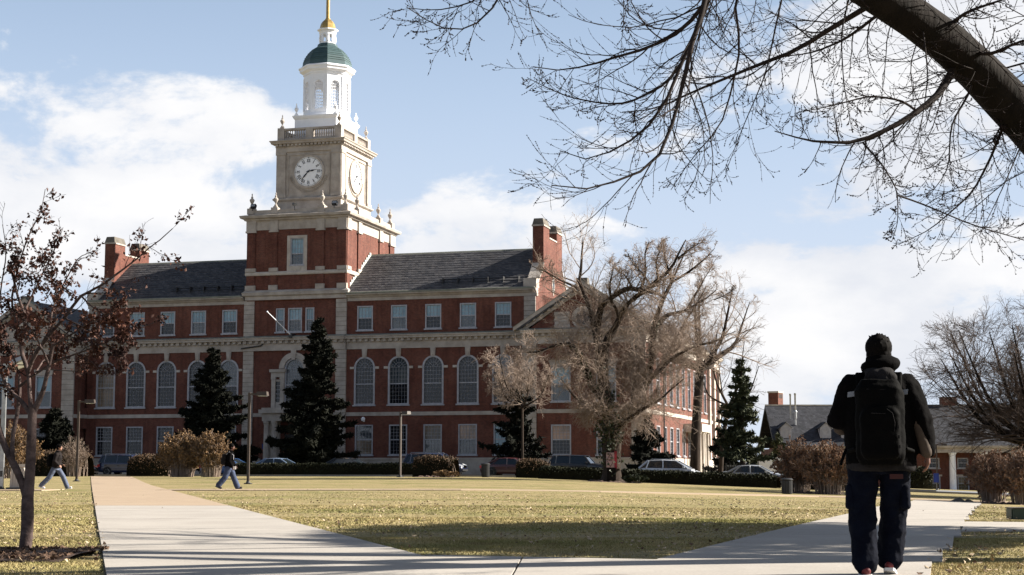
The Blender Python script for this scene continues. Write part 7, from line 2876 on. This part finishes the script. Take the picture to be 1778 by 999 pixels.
zp = MB()
zp.tube([(.05, -.385, 1.2), (.09, -.38, 1.17), (.105, -.375, 1.1), (.1, -.375, 1.04)], .002, 5)
zp.tube([(-.06, -.4, 1.17), (.04, -.4, 1.165)], .0022, 5)
zp2 = MB().tube([(-.09, -.335, 1.345), (.07, -.335, 1.34)], .004, 5)
bkl = MB()
for k in range(4):
    bkl.cbox((.125 + .004 * k, -.375, 1.07 - .07 * k), (.006, .006, .012))
pack('black backpack on the back of the young man in the black jacket', student,
     [((0.0, -.235, 1.11), (.178, .09, .31)), ((0.0, -.325, 1.03), (.14, .05, .19)), ((.0, -.28, 1.28), (.155, .06, .1))],
     [[(-.13, -.17, 1.33), (-.14, -.08, 1.47), (-.14, .06, 1.46), (-.14, .165, 1.3)], [(.13, -.17, 1.33), (.14, -.08, 1.47), (.14, .06, 1.46), (.14, .165, 1.3)], [(-.16, -.2, .92), (-.22, -.1, .9)], [(.16, -.2, .92), (.22, -.1, .9)]],
     details=[('zip', zp, 'jacket_grey'), ('zip', zp2, 'jacket_grey'), ('buckle', bkl, 'jacket_grey')])

# ---- man in light jeans walking right at the left
wd_ = 61.2
wx_ = px2x(97, wd_)
man = person('man in dark brown jacket and pale jeans striding right near the first lamp', (wx_, wd_, gz(wx_, wd_) + .03), R(-90), 1.7, dict(
    head=(0, .12, 1.64), chest=(0, .06, 1.37), pelvis=(0, 0, .87), hem=.83, jw=.2, jd=.165, fine=.016, wr=.012, turn=.0, tufts=20,
    arm_l=[(-.17, .05, 1.36), (-.23, .02, 1.1), (-.2, .18, .96), (0, .9, -.3), (.6, 0, -.6)],
    arm_r=[(.17, .05, 1.36), (.235, .0, 1.09), (.22, .17, .93), (-.1, .8, -.5), (-.6, 0, -.6)], curl_r=.9,
    leg_l=[(-.09, .03, .84), (-.1, .26, .5), (-.1, .44, .1), (0, 1, .12), (0, .1, -1)],
    leg_r=[(.09, -.03, .84), (.1, -.22, .47), (.1, -.53, .16), (0, .9, -.38), (0, -.4, -.9)],
    lr=(.112, .098, .096)),
    dict(skin='skin_pale', jacket='jacket_brown', trousers='denim_light', shoe='shoe_white'))
pack('dark backpack worn by the man in pale jeans', man, [((0, -.2, 1.13), (.16, .11, .25)), ((0, -.3, 1.07), (.12, .06, .15))],
     [[(-.12, -.12, 1.32), (-.13, .03, 1.44), (-.13, .19, 1.3)], [(.12, -.12, 1.32), (.13, .03, 1.44), (.13, .19, 1.3)]], fine=.016)

# ---- person with grey-strapped pack by the second lamp
wx2 = px2x(398, 61.5)
pers = person('person in black top and blue jeans walking right beside the second lamp', (wx2, 61.5, gz(wx2, 61.5) + .03), R(-86), 1.72, dict(
    head=(0, .09, 1.65), chest=(0, .03, 1.37), pelvis=(0, 0, .87), hem=.84, jw=.2, jd=.17, fine=.016, wr=.012, turn=0, tufts=10,
    arm_l=[(-.17, .03, 1.36), (-.22, .08, 1.1), (-.2, .2, .92), (0, .6, -.8), (.6, 0, -.4)],
    arm_r=[(.17, .03, 1.36), (.23, .02, 1.08), (.22, .14, .86), (0, .4, -.9), (-1, 0, 0)], curl_r=.8,
    leg_l=[(-.09, .02, .84), (-.1, .16, .48), (-.1, .32, .1), (0, 1, .05), (0, .05, -1)],
    leg_r=[(.09, -.02, .84), (.1, -.14, .46), (.1, -.4, .15), (0, .9, -.4), (0, -.4, -.9)],
    lr=(.13, .115, .112)),
    dict(skin='skin', jacket='jacket_black', trousers='denim_mid', shoe='shoe_dark', sole='shoe_dark'))
pack('grey backpack worn by the person in the black top', pers, [((0, -.2, 1.16), (.15, .09, .22)), ((0, -.28, 1.1), (.11, .05, .13))],
     [[(-.12, -.12, 1.34), (-.14, .0, 1.45), (-.14, .17, 1.32), (-.16, .17, 1.15)], [(.12, -.12, 1.34), (.14, .0, 1.45), (.14, .17, 1.32), (.16, .17, 1.15)]], 'jacket_grey', 'strap_grey', fine=.016)
pp_ = thing('papers', 'small white papers in the hand of the person in the black top', 'papers', pers.location, pers.rotation_euler.z)
MB().box(.19, .25, .17, .26, .74, .86).build('sheet', M['paper'], pp_)
MB().box(.2, .24, .262, .275, .75, .85).build('sheet', M['paper'], pp_)
